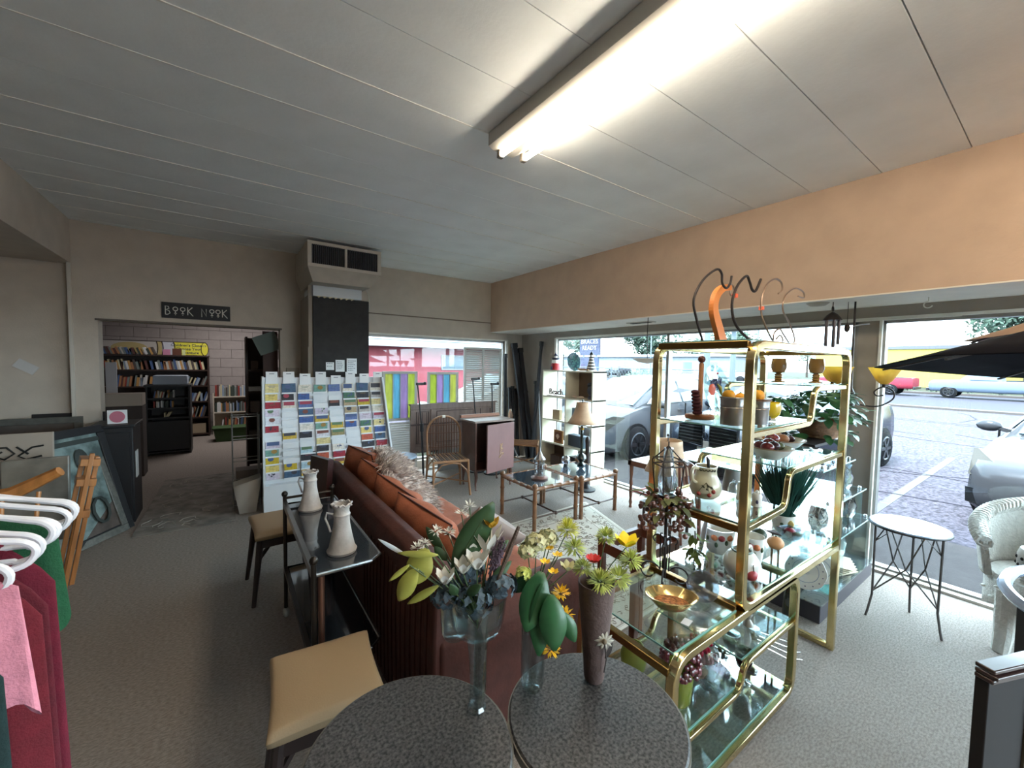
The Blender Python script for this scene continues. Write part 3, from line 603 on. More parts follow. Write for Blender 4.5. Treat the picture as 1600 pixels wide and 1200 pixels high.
solo('picture_block', MB().bb(0, .14, 0, .03, 0, .13), M('brown_card', (96, 56, 40), .7), 'dark brown picture block propped on the bookcase top', 'picture', loc=(-.86, 10.34, 1.647))
solo('pale_card', MB().bb(0, .05, 0, .01, 0, .11), M('lime_card', (206, 214, 150), .7), 'small lime card on the bookcase top beside the brown block', 'card', loc=(-.71, 10.34, 1.647))
solo('plastic_tub', MB().bb(0, .44, 0, .3, 0, .15), G('frosted_box', (196, 206, 220), .1, .3, .3, .6), 'frosted clear box on top of the black tower cabinet', 'box', loc=(-.98, 8.72, 1.15), bev=.01)
solo('white_board', MB().bb(0, .14, 0, .02, 0, 1.5), M('pale_panel', (178, 180, 186), .7), 'tall narrow white panel at the left edge of the doorway', 'panel', loc=(-1.68, 9.6, 0))
# black tower of discs
tw_ = shelfunit('media_tower', 'black tower cabinet in the middle of the book nook', -1.06, -.5, 8.6, 9.0, (.06, .62, .78, .94), 1.12, blw, cat='cabinet')
obj('top', MB().bb(-.3, .3, -.02, .42, 1.12, 1.15), blw, tw_); obj('door', MB().bb(-.255, .255, -.015, .0, .08, .56), blw, tw_)
row(-.97, -.7, 8.64, .94, .13, 'disc case on black tower top shelf', 'disc cases on top shelf', .2, wr=(.012, .02))
row(-.97, -.72, 8.64, .78, .12, 'disc case on black tower middle shelf', 'disc cases on middle shelf', 0, wr=(.012, .02), skip=.3)
row(-.95, -.7, 8.64, .62, .1, 'disc case on black tower lower shelf', 'disc cases on lower shelf', .5, wr=(.012, .02), skip=.4)
# white low bookshelf
shelfunit('white_bookshelf', 'low white painted bookshelf against the nook wall', -.24, .40, 10.4, 10.66, (.12, .47, .80), .86, M('cream_paint', (208, 200, 186), .6))
row(-.2, .37, 10.42, .80, .24, 'book on white bookshelf top row', 'books on the white shelf top', 0, wr=(.02, .035))
row(-.2, .37, 10.42, .47, .22, 'book on white bookshelf middle row', 'books in the white shelf middle', 0, wr=(.016, .03))
row(-.1, .37, 10.42, .12, .24, 'book on white bookshelf bottom row', 'books in the white shelf bottom', .1, wr=(.02, .03))
solo('storage_bin', MB().prism([(-.3, 0), (.3, 0), (.34, .24), (-.34, .24)], 0, .34, 'y').bb(-.36, .36, -.02, .36, .24, .27), M('green_plastic', (56, 84, 44), .6), 'dark green storage bin on the nook floor before the white bookshelf', 'bin', loc=(.12, 9.45, 0), bev=.01)
# clutter right of the doorway
sc = shelfunit('dark_shelf_rack', 'dark shelf stacked with odds and ends inside the right of the doorway', .22, .6, 6.6, 7.0, (.5, .85, 1.15, 1.45), 1.9, dkw, cat='shelf')
clut = [((.24, .12, .1), (96, 90, 88)), ((.16, .14, .16), (120, 112, 108)), ((.2, .14, .06), (206, 208, 210)), ((.12, .12, .12), (84, 72, 66)), ((.22, .16, .08), (140, 130, 120)), ((.1, .1, .2), (110, 80, 66)), ((.16, .12, .1), (60, 60, 66)), ((.12, .1, .14), (150, 140, 130))]
cl_lab = ['white flat carton on the clutter shelf beside the doorway', 'grey carton high on the clutter shelf', 'brown carton on the clutter shelf', 'pale carton on the clutter shelf']
for i, (d, c) in enumerate(clut):
    z = (.502, .852, 1.152, 1.452)[i % 4]; x = .32 if i < 4 else .49
    solo('carton', MB().bb(-d[0]*.36, d[0]*.36, 0, d[1], 0, d[2]), M('carton_%d' % i, c, .8), ['lowest', 'second', 'third', 'topmost'][i % 4]+' carton in the '+('left' if i < 4 else 'right')+' stack of the clutter shelf by the doorway', 'box', loc=(x, 6.63, z), bev=.004)
solo('hanging_print', MB().box((0, 0, 0), (.26, .01, .24), R=Matrix.Rotation(-.4, 4, 'Y')), M('teal_print', (104, 118, 114), .7), 'tilted grey green print hung at the top right of the doorway', 'print', loc=(.43, 5.972, 1.80))
solo('panel_door', MB().bb(0, .16, 0, .04, 0, 1.95), M('dark_red_wood', (62, 36, 32), .6), 'dark red brown door edge inside the right of the doorway', 'door panel', loc=(.38, 5.98, 0))
# baskets / bin by the doorway foot
wc = thing('waste_bin', 'tilted off white bin on the floor left of the card rack', 'bin', (.16, 5.0, 0)); 
obj('bin', MB().add([(-.07, -.07, .0), (.07, -.07, .0), (.07, .07, 0), (-.07, .07, 0), (-.12, -.1, .3), (.12, -.1, .36), (.12, .1, .36), (-.12, .1, .3)], [(3, 2, 1, 0), (0, 1, 5, 4), (1, 2, 6, 5), (2, 3, 7, 6), (3, 0, 4, 7)]), M('bin_white', (170, 166, 160), .7), wc, sol=.008)
wr_ = thing('folded_cart', 'grey wire rack standing behind the tilted bin', 'rack', (.14, 5.25, 0))
for z in (.03, .26, .5, .74, .98): obj('rail', MB().tube([(-.1, -.1, z), (.14, -.1, z), (.14, .1, z), (-.1, .1, z)], .006, 5, closed=True), alum, wr_)
for x in (-.1, .14):
    for y in (-.1, .1): obj('post', MB().cyl((x, y, 0), (x, y, 1.0), .008, n=6), alum, wr_)
solo('crate', MB().bb(-.13, .13, -.1, .1, 0, .34), M('crate_grey', (118, 108, 104), .8), 'grey brown carton standing in front of the grey wire rack', 'box', loc=(.2, 5.5, 0.0), bev=.005)
# runner rug in the doorway
grug = M('grey_rug', (128, 122, 116), .95, n=.3, ns=7, bump=.4, bs=150)
rg = thing('runner_rug', 'worn dark patterned runner rug leading into the book nook', 'rug', (-.33, 5.7, 0.001), .0)
obj('pile', MB().add([(-.38, -.95, 0), (.38, -.95, 0), (.42, 1.1, 0), (-.34, 1.1, 0), (-.38, -.95, .008), (.38, -.95, .008), (.42, 1.1, .008), (-.34, 1.1, .008)], [(3, 2, 1, 0), (4, 5, 6, 7), (0, 1, 5, 4), (1, 2, 6, 5), (2, 3, 7, 6), (3, 0, 4, 7)]), grug, rg)
rm = MB()
for i in range(16):
    x, y = rnd(-.3, .3), rnd(-.85, .95); rm.tube([(x+.09*math.cos(a*.6)*rnd(.5, 1), y+.12*math.sin(a*.6)*rnd(.5, 1), .0085) for a in range(9)], .004, 4)
obj('pattern', rm, M('rug_pattern', (170, 164, 156), .95), rg, kind='stuff')

# ================================================================ LEFT: PICTURES, CABINET, CHAIR, GARMENTS
def picture(label, w, h, loc, rz, lean, frame, art, fw=.05, extra=None, roll=0, d=.03):
    t = thing('framed_picture', label, 'picture', loc, rz); R = Matrix.Rotation(lean, 4, 'X')
    def bx(x0, x1, y0, y1, z0, z1, m=None):
        m = m or MB(); m.T = R; return m.bb(x0, x1, y0, y1, z0, z1)
    obj('frame', bx(-w/2, w/2, -d, 0, 0, fw, bx(-w/2, w/2, -d, 0, h-fw, h, bx(-w/2, -w/2+fw, -d, 0, fw, h-fw, bx(w/2-fw, w/2, -d, 0, fw, h-fw)))), frame, t, bev=.004)
    obj('print', bx(-w/2+fw, w/2-fw, -d*.5, -.004, fw, h-fw), art, t)
    if extra: m = MB(R); extra(m); obj('painted_figure', m, M('art_dark', (54, 60, 58), .7), t, kind='stuff')
    return t
frg = M('grey_frame', (92, 92, 88), .5, .2, n=.15, ns=20); frb = M('black_frame', (36, 34, 36), .5); frs = M('silver_frame', (120, 118, 112), .4, .4, n=.2, ns=30)
teal = M('teal_art', (134, 152, 150), .6, ns=9, col2=(70, 84, 84)); 
def fig(m):
    m.tube([(.02+.07*math.cos(i/10*2*PI), -.034, .26+.11*math.sin(i/10*2*PI)) for i in range(11)], .014, 5); m.sph((.0, -.03, .72), (.06, .008, .1)); m.bb(-.2, .2, -.033, -.028, .86, .9)
picture('large dark framed teal picture leaning in front of the black cabinet', .56, 1.0, (-.89, 4.86, 0), 1.05, -.26, frb, teal, .07, fig)
picture('dark narrow framed picture, second in the leaning row', .6, .85, (-.93, 4.78, 0), 1.02, -.3, frs, M('art_brown', (84, 72, 66), .7, n=.3, ns=10), .06)
picture('plain black backed picture, front of the leaning row', .58, .78, (-1.04, 4.66, 0), 1.0, -.3, frb, M('art_black', (30, 28, 30), .8), .05)
picture('large framed picture standing by the left wall behind the pale canvas', .72, 1.02, (-1.5, 5.5, 0), 0, -.08, frg, M('art_dim', (88, 80, 76), .7, n=.2, ns=6), .06)
picture('tall dark frame with a blue strip at the left wall', .5, 1.04, (-1.26, 5.68, 0), 0, -.06, frb, M('art_blue', (76, 100, 110), .6), .06)
cv = thing('canvas', 'pale canvas with a black angular line pattern', 'canvas', (-1.42, 4.62, 0))
RC = Matrix.Rotation(-.06, 4, 'X'); m = MB(RC); m.bb(-.45, .30, -.03, 0, .0, 1.0); obj('stretcher_board', m, M('canvas_pale', (168, 156, 144), .8), cv, bev=.005)
m = MB(RC); z = .84
for run in ([(-.13, z-.02), (-.09, z+.04), (.0, z+.04), (-.06, z-.03)], [(.02, z+.06), (.06, z+.06), (.10, z+.01), (.05, z-.03), (.0, z+.0), (.04, z+.03)], [(.25, z+.06), (.19, z+.05), (.12, z-.01), (.16, z-.04), (.24, z-.02)], [(.11, z+.06), (.17, z+.0)], [(-.17, z-.03), (-.12, z+.03)]): m.tube([(a, -.033, b) for a, b in run], .007, 5)
obj('line_pattern', m, M('ink_black', (24, 24, 24), .8), cv)
wp = thing('wrapped_canvas', 'cloudy plastic wrapped canvas in front of the patterned one', 'canvas', (-1.12, 4.28, 0), .0)
m = MB(RC); m.bb(-.17, .16, -.04, 0, .25, .86); obj('canvas', m, M('cloudy', (142, 136, 126), .4, ns=5, col2=(104, 98, 90), coat=.4), wp, bev=.008)
obj('support', MB().bb(-.03, .03, .0, .04, 0, .25), dkw, wp)
# black cabinet by the doorway
bc = thing('black_cabinet', 'black cabinet left of the doorway with a disc picture on top', 'cabinet', (-1.0, 5.22, 0))
obj('body', MB().bb(-.02, .26, 0, .42, 0, .93), blw, bc, bev=.006); obj('top', MB().bb(-.04, .28, -.02, .44, .93, .955), blw, bc, bev=.004)
obj('door', MB().bb(0, .24, -.012, 0, .06, .88), blw, bc); obj('paper_strip', MB().bb(.262, .268, .08, .2, .42, .68), M('paper_grey', (200, 200, 200), .8), bc)
dp = thing('disc_picture', 'square white print with a dusky pink disc on the black cabinet', 'print', (-.93, 5.32, .957)); obj('card', MB().bb(0, .14, 0, .008, 0, .13), paper, dp); obj('disc', MB().lathe([(.055, 0), (.055, .004)], n=20, R=Matrix.Rotation(PI/2, 4, 'X'), c=(.07, .0, .065)), M('pink_disc', (186, 110, 130), .7), dp)
solo('record_box', MB().bb(-.15, .15, 0, .3, 0, .22), M('record_cream', (158, 148, 138), .8), 'wide pale box behind the disc picture', 'box', loc=(-.86, 5.5, .957), bev=.004) if False else None
solo('record_crate', MB().bb(-.2, .2, 0, .3, .0, .95), M('record_crate', (60, 52, 50), .8), 'dark crate stand inside the doorway left', 'crate', loc=(-1.12, 7.2, 0))
solo('record_sleeve', MB().bb(-.2, .2, 0, .28, 0, .16), M('record_cream', (158, 148, 138), .8), 'wide pale carton on the dark crate stand in the doorway', 'box', loc=(-1.12, 7.2, .952), bev=.004)
# folded wooden chairs
oak = M('honey_wood', (176, 116, 62), .45, n=.2, ns=8, stretch=(3, 3, .6), coat=.3)
wch = thing('folding_chair', 'folded honey wood chair leaning by the pictures', 'folding chair', (-.93, 3.95, 0), .25)
RL = Matrix.Rotation(.17, 4, 'Y')
for i, (x, y) in enumerate(((0, 0), (.035, .05), (-.035, .10), (.0, .15))):
    m = MB(RL); m.bb(x-.013, x+.013, y-.01, y+.01, .0, .93-i*.03); obj('rail', m, oak, wch, bev=.004)
for z in (.48, .70, .84):
    m = MB(RL); m.bb(-.05, .05, -.008, .16, z, z+.05); obj('slat', m, oak, wch, bev=.004)
bc2 = thing('bentwood_chair', 'honey wood chair with a curved back rail behind the hangers', 'chair', (-.92, 2.9, 0), .1)
obj('back_rail', MB().tube([(-.3, .1, .9), (-.15, .16, .88), (.05, .18, .9), (.22, .12, 1.0)], [.03, .035, .035, .025]), oak, bc2)
obj('seat', MB().lathe([(.2, 0), (.22, .02), (.2, .04)], (-.05, -.08, .44), 20), oak, bc2)
for x in (-.2, .1):
    for y in (-.22, .06): obj('leg', MB().cyl((x*1.2, y*1.15, 0), (x, y, .45), .015, .02), oak, bc2)
for x in (-.24, -.12, .02, .14): obj('spindle', MB().cyl((x*.8, .06, .47), (x, .15, .9), .009), oak, bc2)
# garment rack (rail runs away from the camera)
gr_ = thing('garment_rack', 'garment rack at the left edge holding the hangers', 'clothes rack', (-.56, 1.2, 0))
chm = M('rack_metal', (150, 152, 156), .3, .8)
obj('rail', MB().cyl((0, -.9, 1.36), (0, .55, 1.36), .014), chm, gr_)
for y in (-.9, .55): obj('post', MB().cyl((0, y, .05), (0, y, 1.36), .014), chm, gr_); obj('foot', MB().cyl((-.22, y, .05), (.22, y, .05), .014), chm, gr_)
hm = M('white_plastic', (226, 226, 232), .35, coat=.3)
hang = MB()
hang.tube(smooth([(0, 0, 0), (.0, 0, -.03), (.02, 0, -.045), (.19, 0, -.10), (.235, 0, -.115), (.25, 0, -.135), (.24, 0, -.157), (.215, 0, -.165), (.19, 0, -.16), (0, 0, -.165), (-.19, 0, -.16), (-.23, 0, -.16), (-.25, 0, -.135), (-.235, 0, -.115), (-.02, 0, -.045), (0, 0, -.03)], 3), .0065, 8)
hk = MB().tube([(0, 0, -.01)]+[(.0+.022*math.sin(a), 0, .026-.022*math.cos(a)) for a in [i/9*1.5*PI for i in range(10)]], .0055, 8)
hme = hang.mesh('hanger_frame', hm); hke = hk.mesh('hook', hm)
# garments: draped cloth hanging from the shoulders
def garment(w, h, d, seed, flare=1.1):
    rg_ = random.Random(seed); ph = rg_.uniform(0, 6)
    def fn(u, v):
        a = 2*PI*u; t = v; ww = w*(.55+.45*min(1, t*6))*(1+(flare-1)*t); x = ww*math.cos(a); fold = 1+.28*math.sin(9*a+ph+t*2)*min(1, t*2)+.15*math.sin(17*a+ph*2+t*3)*t
        y = d*math.sin(a)*fold*(.5+.7*t); z = -.02*0-.05*abs(math.cos(a))*(1-t)-h*t - .02*math.sin(5*a+ph)*t
        return (x, y, z)
    m = MB().grid(fn, 72, 22, True); return m
cloth = lambda n_, c: M(n_, c, .9, n=.12, ns=30, bump=.3, bs=200)
gs = [(.965, 'dark_teal_cloth', (16, 42, 42), .255, 1.0, 'dark teal garment at the very left edge', .0),
      (1.085, 'pink_cloth', (206, 132, 150), .255, .33, 'pink garment hanging between the red ones', .0),
      (1.145, 'crimson_cloth', (98, 16, 30), .25, .98, 'long crimson garment behind the pink one', .0),
      (1.215, 'maroon_cloth', (84, 12, 28), .25, .92, 'maroon garment in the middle of the rack', .0),
      (1.285, 'plum_cloth', (98, 12, 36), .238, .86, 'plum red garment second from the far end', .0),
      (1.37, 'green_cloth', (20, 76, 46), .225, .33, 'bright green garment at the far end of the rack', .0),
      (1.40, None, None, 0, 0, '', 0), (1.44, None, None, 0, 0, '', 0), (1.33, None, None, 0, 0, '', 0)]
for i, (y, nm, c, w, h, lb, _) in enumerate(gs):
    rz_ = (.05, -.12, .1, -.06, .04, .0, .16, -.08, -.2)[i]
    t = thing('clothes_hanger', 'white plastic hanger '+('holding the '+lb.split(' garment')[0]+' garment' if nm else ('empty, farthest on the rack' if y > 1.42 else 'empty, tilted between the green and farthest hanger' if y > 1.39 else 'empty, between the plum and green garments')), 'hanger', (-.56, y, 1.352), rz_, 'white hangers on the rack')
    obj('hanger_frame', hme, None, t, loc=(0, 0, -.0)); obj('hook', hke, None, t)
    if nm: solo('garment', garment(w, h, .03, i), cloth(nm, c), lb, 'garment', loc=(-.56, y, 1.30), rz=rz_)
solo('price_tag', MB().bb(0, .03, 0, .002, 0, .045), paper, 'small white price tag on the maroon garment', 'tag', loc=(-.335, 1.16, .72))
# ================================================================ SOFA AND ITS SURROUNDINGS
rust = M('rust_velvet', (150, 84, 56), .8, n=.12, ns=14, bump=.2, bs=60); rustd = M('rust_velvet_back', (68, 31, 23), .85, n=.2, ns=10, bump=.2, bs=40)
def pillow(w, h, t, seed=0, puff=.5, crease=.01):
    rg_ = random.Random(seed); a1, a2 = rg_.uniform(0, 6), rg_.uniform(0, 6); m = MB(); N = 14; vs = []; fs = []
    for side in (1, -1):
        for j in range(N+1):
            for i in range(N+1):
                u, v = math.sin(PI/2*(-1+2*i/N)), math.sin(PI/2*(-1+2*j/N)); e = max(0, (1-u**4)*(1-v**4))**puff
                cx = 1-.10*(1-abs(v))*abs(u)**2*0 - .07*(1-v*v)*abs(u); cz = 1-.07*(1-u*u)*abs(v)
                vs.append((u*w/2*cz if False else u*w/2*(1-.06*(1-v*v)*0-.05*(1-abs(v)**2)), side*t/2*e + crease*math.sin(5*u+a1+3*v)*e, v*h/2*(1-.05*(1-abs(u)**2))))
    n1 = (N+1)**2
    for k, s in ((0, 1), (n1, -1)):
        for j in range(N):
            for i in range(N):
                a = k+j*(N+1)+i; f = (a, a+1, a+N+2, a+N+1); fs.append(f[::-1] if s > 0 else f)
    return m.add(vs, fs)
sf = thing('sofa', 'rust velvet sofa with its back to the glass cart', 'sofa', (.6, 1.3, 0))
m = MB(); m.grid(lambda u, v: (.0+.16*u*0+(.02+.13*(1-v)*0)+(.0 if False else 0)+([0, 0, .02, .08, .14, .16, .17][min(6, int(u*6+.5))]), v*2.1, [.06, .5, .74, .80, .78, .7, .4][min(6, int(u*6+.5))]), 6, 14)
bk = MB().prism([(0, .06), (-.005, .5), (.0, .72), (.03, .79), (.08, .81), (.13, .79), (.17, .7), (.19, .4), (.19, .06)], .0, 2.1, 'y')
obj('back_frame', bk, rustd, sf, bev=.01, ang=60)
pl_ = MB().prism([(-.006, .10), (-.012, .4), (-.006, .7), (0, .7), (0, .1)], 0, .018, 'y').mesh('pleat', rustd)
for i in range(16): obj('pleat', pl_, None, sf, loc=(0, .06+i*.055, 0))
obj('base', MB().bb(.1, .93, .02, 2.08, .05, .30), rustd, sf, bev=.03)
def seatfn(u, v):
    # rounded bench cushion, shallow channels
    x = .17+(.80)*u; y = .18+1.86*v; rr = .22
    if u > .7: y = .18+.0+ (1.86)*v; 
    e = (min(1, u*8)*min(1, (1-u)*7)*min(1, v*16)*min(1, (1-v)*16))**.4
    return (x - .16*max(0, v-.86)*7*max(0, u-.5)*.5, y, .31+.155*e + .006*math.sin(u*3)*0 - .006*abs(math.sin(v*40))*e)
sm_ = MB().grid(seatfn, 20, 60); 
obj('seat_cushion', sm_.bb(.2, .9, .2, 2.0, .29, .33) if False else sm_, rust, sf, ang=60)
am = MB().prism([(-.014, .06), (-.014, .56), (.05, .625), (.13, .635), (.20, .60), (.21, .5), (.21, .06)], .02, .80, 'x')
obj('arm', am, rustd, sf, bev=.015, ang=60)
obj('arm_button', MB().lathe([(.001, -.012), (.026, -.008), (.03, 0)], c=(.66, -.004, .48), R=Matrix.Rotation(-PI/2, 4, 'X') @ Matrix.Rotation(PI, 4, 'X'), n=14), M('dark_button', (30, 20, 18), .6), sf)
for i, (x, y, w, h, t, rz_, roll) in enumerate(((.33, 1.92, .46, .46, .24, .12, .0), (.31, 1.50, .42, .42, .2, .26, -.2), (.31, 1.12, .42, .40, .2, .26, -.18), (.32, .72, .46, .38, .2, .26, -.15), (.33, .34, .40, .34, .18, .1, 0))):
    o = obj('back_cushion', pillow(w, h, t, i, .62, .016), rust, sf, loc=(x-.04, y, .455+h/2), ang=70); o.rotation_euler = (math.radians(-14), roll, PI/2+rz_)
    pp = [(sx*w/2*.985, 0, sz*h/2*.985) for sx, sz in ((-1, -1), (1, -1), (1, 1), (-1, 1))]; obj('piping', MB().tube(pp, .005, 5, closed=True), rustd, o)
# shaggy throw pillow
fp = thing('shaggy_pillow', 'shaggy grey brown throw pillow on the sofa seat', 'pillow', (1.06, 2.86, .70)); fp.rotation_euler = (math.radians(-38), 0, PI/2-.15)
furm = M('fur', (232, 220, 212), .9, ns=24, col2=(146, 128, 120)); pb_ = pillow(.62, .5, .2, 9); obj('cover', pb_, furm, fp, ang=70)
fm = MB(); rg_ = random.Random(3); fb = pb_.v; nn = len(fb)
for i in range(7000):
    a = Vector(fb[rg_.randrange(nn)]) + Vector((rg_.uniform(-.022, .022), rg_.uniform(-.01, .01), rg_.uniform(-.018, .018)))
    s = 1 if a.y > 0 else -1
    d = Vector((a.x*1.2+rg_.uniform(-.4, .4), s*rg_.uniform(.2, .9), a.z*1.2-.35+rg_.uniform(-.4, .4))).normalized(); L_ = rg_.uniform(.03, .065); w = Vector((rg_.uniform(-1, 1), 0, rg_.uniform(-1, 1))).normalized()*.0032
    b_ = a+d*L_*.6+Vector((0, 0, -.004)); c = a+d*L_+Vector((0, 0, -.014)); fm.add([a-w, a+w, b_+w*.8, c, b_-w*.8], [(0, 1, 2, 3, 4)])
obj('fur', fm, furm, fp, kind='stuff')
# small pale accent pillow hidden by flowers
o = solo('small_pillow', pillow(.34, .34, .12, 12), M('taupe_cloth', (150, 138, 134), .8), 'small taupe pillow on the sofa seat behind the white flowers', 'pillow', loc=(1.22, 1.95, .60)); o.rotation_euler = (math.radians(-40), .7, PI/2+.3)
# dark slanted board by the sofa end
o = solo('dark_board', MB().bb(-.02, .02, -.11, .11, 0, .92), M('oxblood', (52, 24, 24), .4, coat=.3), 'dark reddish wooden board standing behind the sofa end', 'board', loc=(.47, 3.02, 0)); o.rotation_euler = (0, .08, .35)
# ---- glass cart
dkm = M('bronze_metal', (58, 52, 48), .35, .7); smoke = M('smoked_glass', (44, 52, 62), .04, 0, spec=1, coat=1)
ct = thing('glass_cart', 'two tier dark metal cart with smoked glass trays', 'serving cart', (.28, 1.78, 0))
for x, y in ((0, 0), (0, 1.0), (.27, 1.0)): obj('post', MB().cyl((x, y, .06), (x, y, .76), .011), dkm, ct); obj('finial', MB().sph((x, y, .775), (.018, .018, .02)), dkm, ct); obj('castor', MB().sph((x, y, .03), (.02, .028, .03)), M('castor', (180, 180, 176), .3, .5), ct)
obj('post', MB().cyl((.0, .0, .1), (0.0, 0.0, .1), .01), dkm, ct) if False else None
obj('front_post', MB().cyl((.03, .01, .06), (.03, .01, .70), .013), M('copper_metal', (130, 96, 82), .35, .7), ct)
for z, nm in ((.70, 'top'), (.30, 'lower')):
    pg = [(.01, 0), (.235, 0), (.285, .045), (.285, 1.0), (.01, 1.0)]
    obj(nm+'_tray', MB().prism(pg, z, z+.012), smoke, ct, bev=.003)
    obj(nm+'_tray_rim', MB().tube([(a, b, z+.012) for a, b in pg], .007, 6, closed=True), M('rim_metal', (170, 174, 180), .25, .8), ct)
obj('side_rail', MB().bar((0, 0, .72), (0, 1.0, .72), .02, .035), M('rim_metal', (170, 174, 180), .25, .8), ct); obj('end_rail', MB().cyl((0, 1.0, .75), (.27, 1.0, .75), .008), dkm, ct)
obj('lower_rail', MB().bar((0, 0, .31), (0, 1.0, .31), .02, .03), dkm, ct)
cer = M('weathered_ceramic', (176, 170, 166), .6, n=.12, ns=20, bump=.2, bs=50)
pit = thing('ceramic_vase', 'farther off white flared ceramic vase on the cart', 'vase', (.395, 2.60, .714))
prof = [(.001, .003), (.062, .0), (.066, .012), (.060, .02), (.056, .03), (.045, .08), (.036, .13), (.034, .165), (.036, .17), (.038, .178), (.034, .184), (.033, .2), (.042, .225), (.038, .225), (.028, .2), (.028, .1), (.001, .09)]
obj('body', MB().lathe(prof, n=28), cer, pit)
obj('ruffle_lip', MB().tube([((.041+.004*math.sin(i*1.3*2))*math.cos(i/24*2*PI), (.041+.004*math.sin(i*2.6))*math.sin(i/24*2*PI), .225+.004*math.sin(i*2.1)) for i in range(24)], .005, 6, closed=True), cer, pit)
obj('handle', MB().tube([(-.03, .02, .18), (-.052, .035, .19), (-.058, .038, .165), (-.048, .03, .13), (-.04, .026, .1)], .005, 6), cer, pit)
dup(pit, (.425, 1.94, .714), .4, 'nearer off white flared ceramic vase on the cart')
# ---- padded stools
pad = M('cream_vinyl', (170, 148, 118), .55, bump=.1, bs=200); walnut = M('walnut', (46, 34, 32), .4, n=.2, ns=10)
def stool(label, loc, rz, w=.36, d=.38):
    t = thing('padded_stool', label, 'stool', loc, rz)
    obj('seat', pillow(w, d, .075, 4, .16, .0), pad, t, loc=(0, 0, .445), ang=80).rotation_euler = (PI/2, 0, 0)
    for sx in (-1, 1):
        for sy in (-1, 1): obj('leg', MB().cyl((sx*w*.53, sy*d*.50, 0), (sx*w*.40, sy*d*.38, .41), .013, .022, n=10), walnut, t)
    for s_ in (-1, 1):
        obj('rail', MB().bar((-w*.42, s_*d*.4, .385), (w*.42, s_*d*.4, .385), .018, .05), walnut, t)
        obj('stretcher', MB().bar((s_*w*.45, s_*d*.42, .28), (0, 0, .40), .012, .022).bar((s_*w*.45, -s_*d*.42, .28), (0, 0, .40), .012, .022), walnut, t)
    return t
stool('beige padded stool in front, between the cart and the round tables', (.275, 1.52, .0), -.1)
stool('beige padded stool behind the glass cart', (.30, 3.22, 0), .05, .36, .42)
# ---- round laminate tables
lam = M('speckled_laminate', (92, 90, 90), .42, ns=120, col2=(24, 24, 26), stretch=(1, 1, 1), bump=.05)
for (x, y, r, lb) in ((.37, .94, .262, 'left small round dark speckled table, closest to the camera'), (.848, .752, .25, 'right small round dark speckled table under the brown paper vase')):
    t = thing('round_table', lb, 'table', (x, y, 0))
    obj('tabletop', MB().lathe([(.001, .565), (r-.015, .565), (r, .575), (r, .592), (r-.006, .6), (.001, .6)], n=64), lam, t)
    obj('edge_band', MB().lathe([(r+.002, .57), (r+.002, .594)], n=64), M('edge_grey', (120, 118, 112), .4, .4), t)
    obj('pedestal', MB().cyl((0, 0, .05), (0, 0, .565), .03), blw, t); obj('base', MB().lathe([(.2, 0), (.2, .015), (.05, .05), (.03, .06)], n=32), blw, t)

# ================================================================ MIDDLE: RUG, COFFEE TABLES, LAMP
rugm = M('cream_rug', (196, 190, 178), .95, bump=.4, bs=200); rugp = M('rug_scroll', (150, 138, 126), .95); rugb = M('rug_border', (214, 208, 196), .95)
ar = thing('area_rug', 'cream area rug with taupe scroll pattern under the coffee tables', 'rug', (0, 0, .001))
q = [(1.62, 1.5), (2.80, 1.55), (3.38, 3.24), (1.90, 3.18)]
def bil(u, v): a, b, c, d = [Vector((*p, 0)) for p in q]; return (a*(1-u)+b*u)*(1-v)+(d*(1-u)+c*u)*v
def qslab(m, u0, u1, v0, v1, z0, z1): return m.add([tuple(bil(u, v)+Vector((0, 0, z))) for z in (z0, z1) for u, v in ((u0, v0), (u1, v0), (u1, v1), (u0, v1))], [(3, 2, 1, 0), (4, 5, 6, 7), (0, 1, 5, 4), (1, 2, 6, 5), (2, 3, 7, 6), (3, 0, 4, 7)])
obj('pile', qslab(MB(), 0, 1, 0, 1, 0, .008), rugm, ar)
m = MB()
for a in (.0, .16):
    for (u0, u1, v0, v1) in ((a, 1-a, a*.8, a*.8+.012), (a, 1-a, 1-a*.8-.012, 1-a*.8), (a, a+.012, a*.8, 1-a*.8), (1-a-.012, 1-a, a*.8, 1-a*.8)): qslab(m, u0, u1, v0, v1, .0079, .0085+a*.001)
obj('border_line', m, rugb, ar, kind='stuff')
m = MB(); rg_ = random.Random(5)
for (u0, u1, v0, v1) in ((.17, .83, .145, .15), (.17, .83, .85, .855), (.17, .175, .145, .855), (.825, .83, .145, .855), (.03, .97, .02, .024), (.03, .97, .976, .98), (.03, .035, .02, .98), (.965, .97, .02, .98)): qslab(m, u0, u1, v0, v1, .0079, .0088)
for i in range(720):
    c = bil(rg_.uniform(.05, .95), rg_.uniform(.04, .96)); r0 = rg_.uniform(.012, .038); ph = rg_.uniform(0, 6.3); k = rg_.choice((1, -1))
    m.tube([(c.x+r0*(1-j*.09)*math.cos(ph+k*j*.62), c.y+r0*(1-j*.09)*math.sin(ph+k*j*.62), .0082) for j in range(9)], .0032, 3, caps=False)
obj('scroll_pattern', m, rugp, ar, kind='stuff')
bam = M('bamboo_brown', (126, 86, 56), .4, n=.2, ns=14, coat=.3); bamd = M('bamboo_dark', (74, 50, 38), .4); topg = M('black_glass', (56, 66, 76), .03, 0, spec=1, coat=1)
def bamboo(m, p0, p1, r, step=.1):
    p0, p1 = Vector(p0), Vector(p1); L_ = (p1-p0).length; n = max(2, int(L_/step)); pts = []; rs = []
    for i in range(n):
        for f, k in ((0, 1.25), (.12, 1.0), (.88, 1.0)): pts.append(p0.lerp(p1, (i+f)/n)); rs.append(r*k)
    pts.append(p1); rs.append(r*1.2); return m.tube(pts, rs, 10)
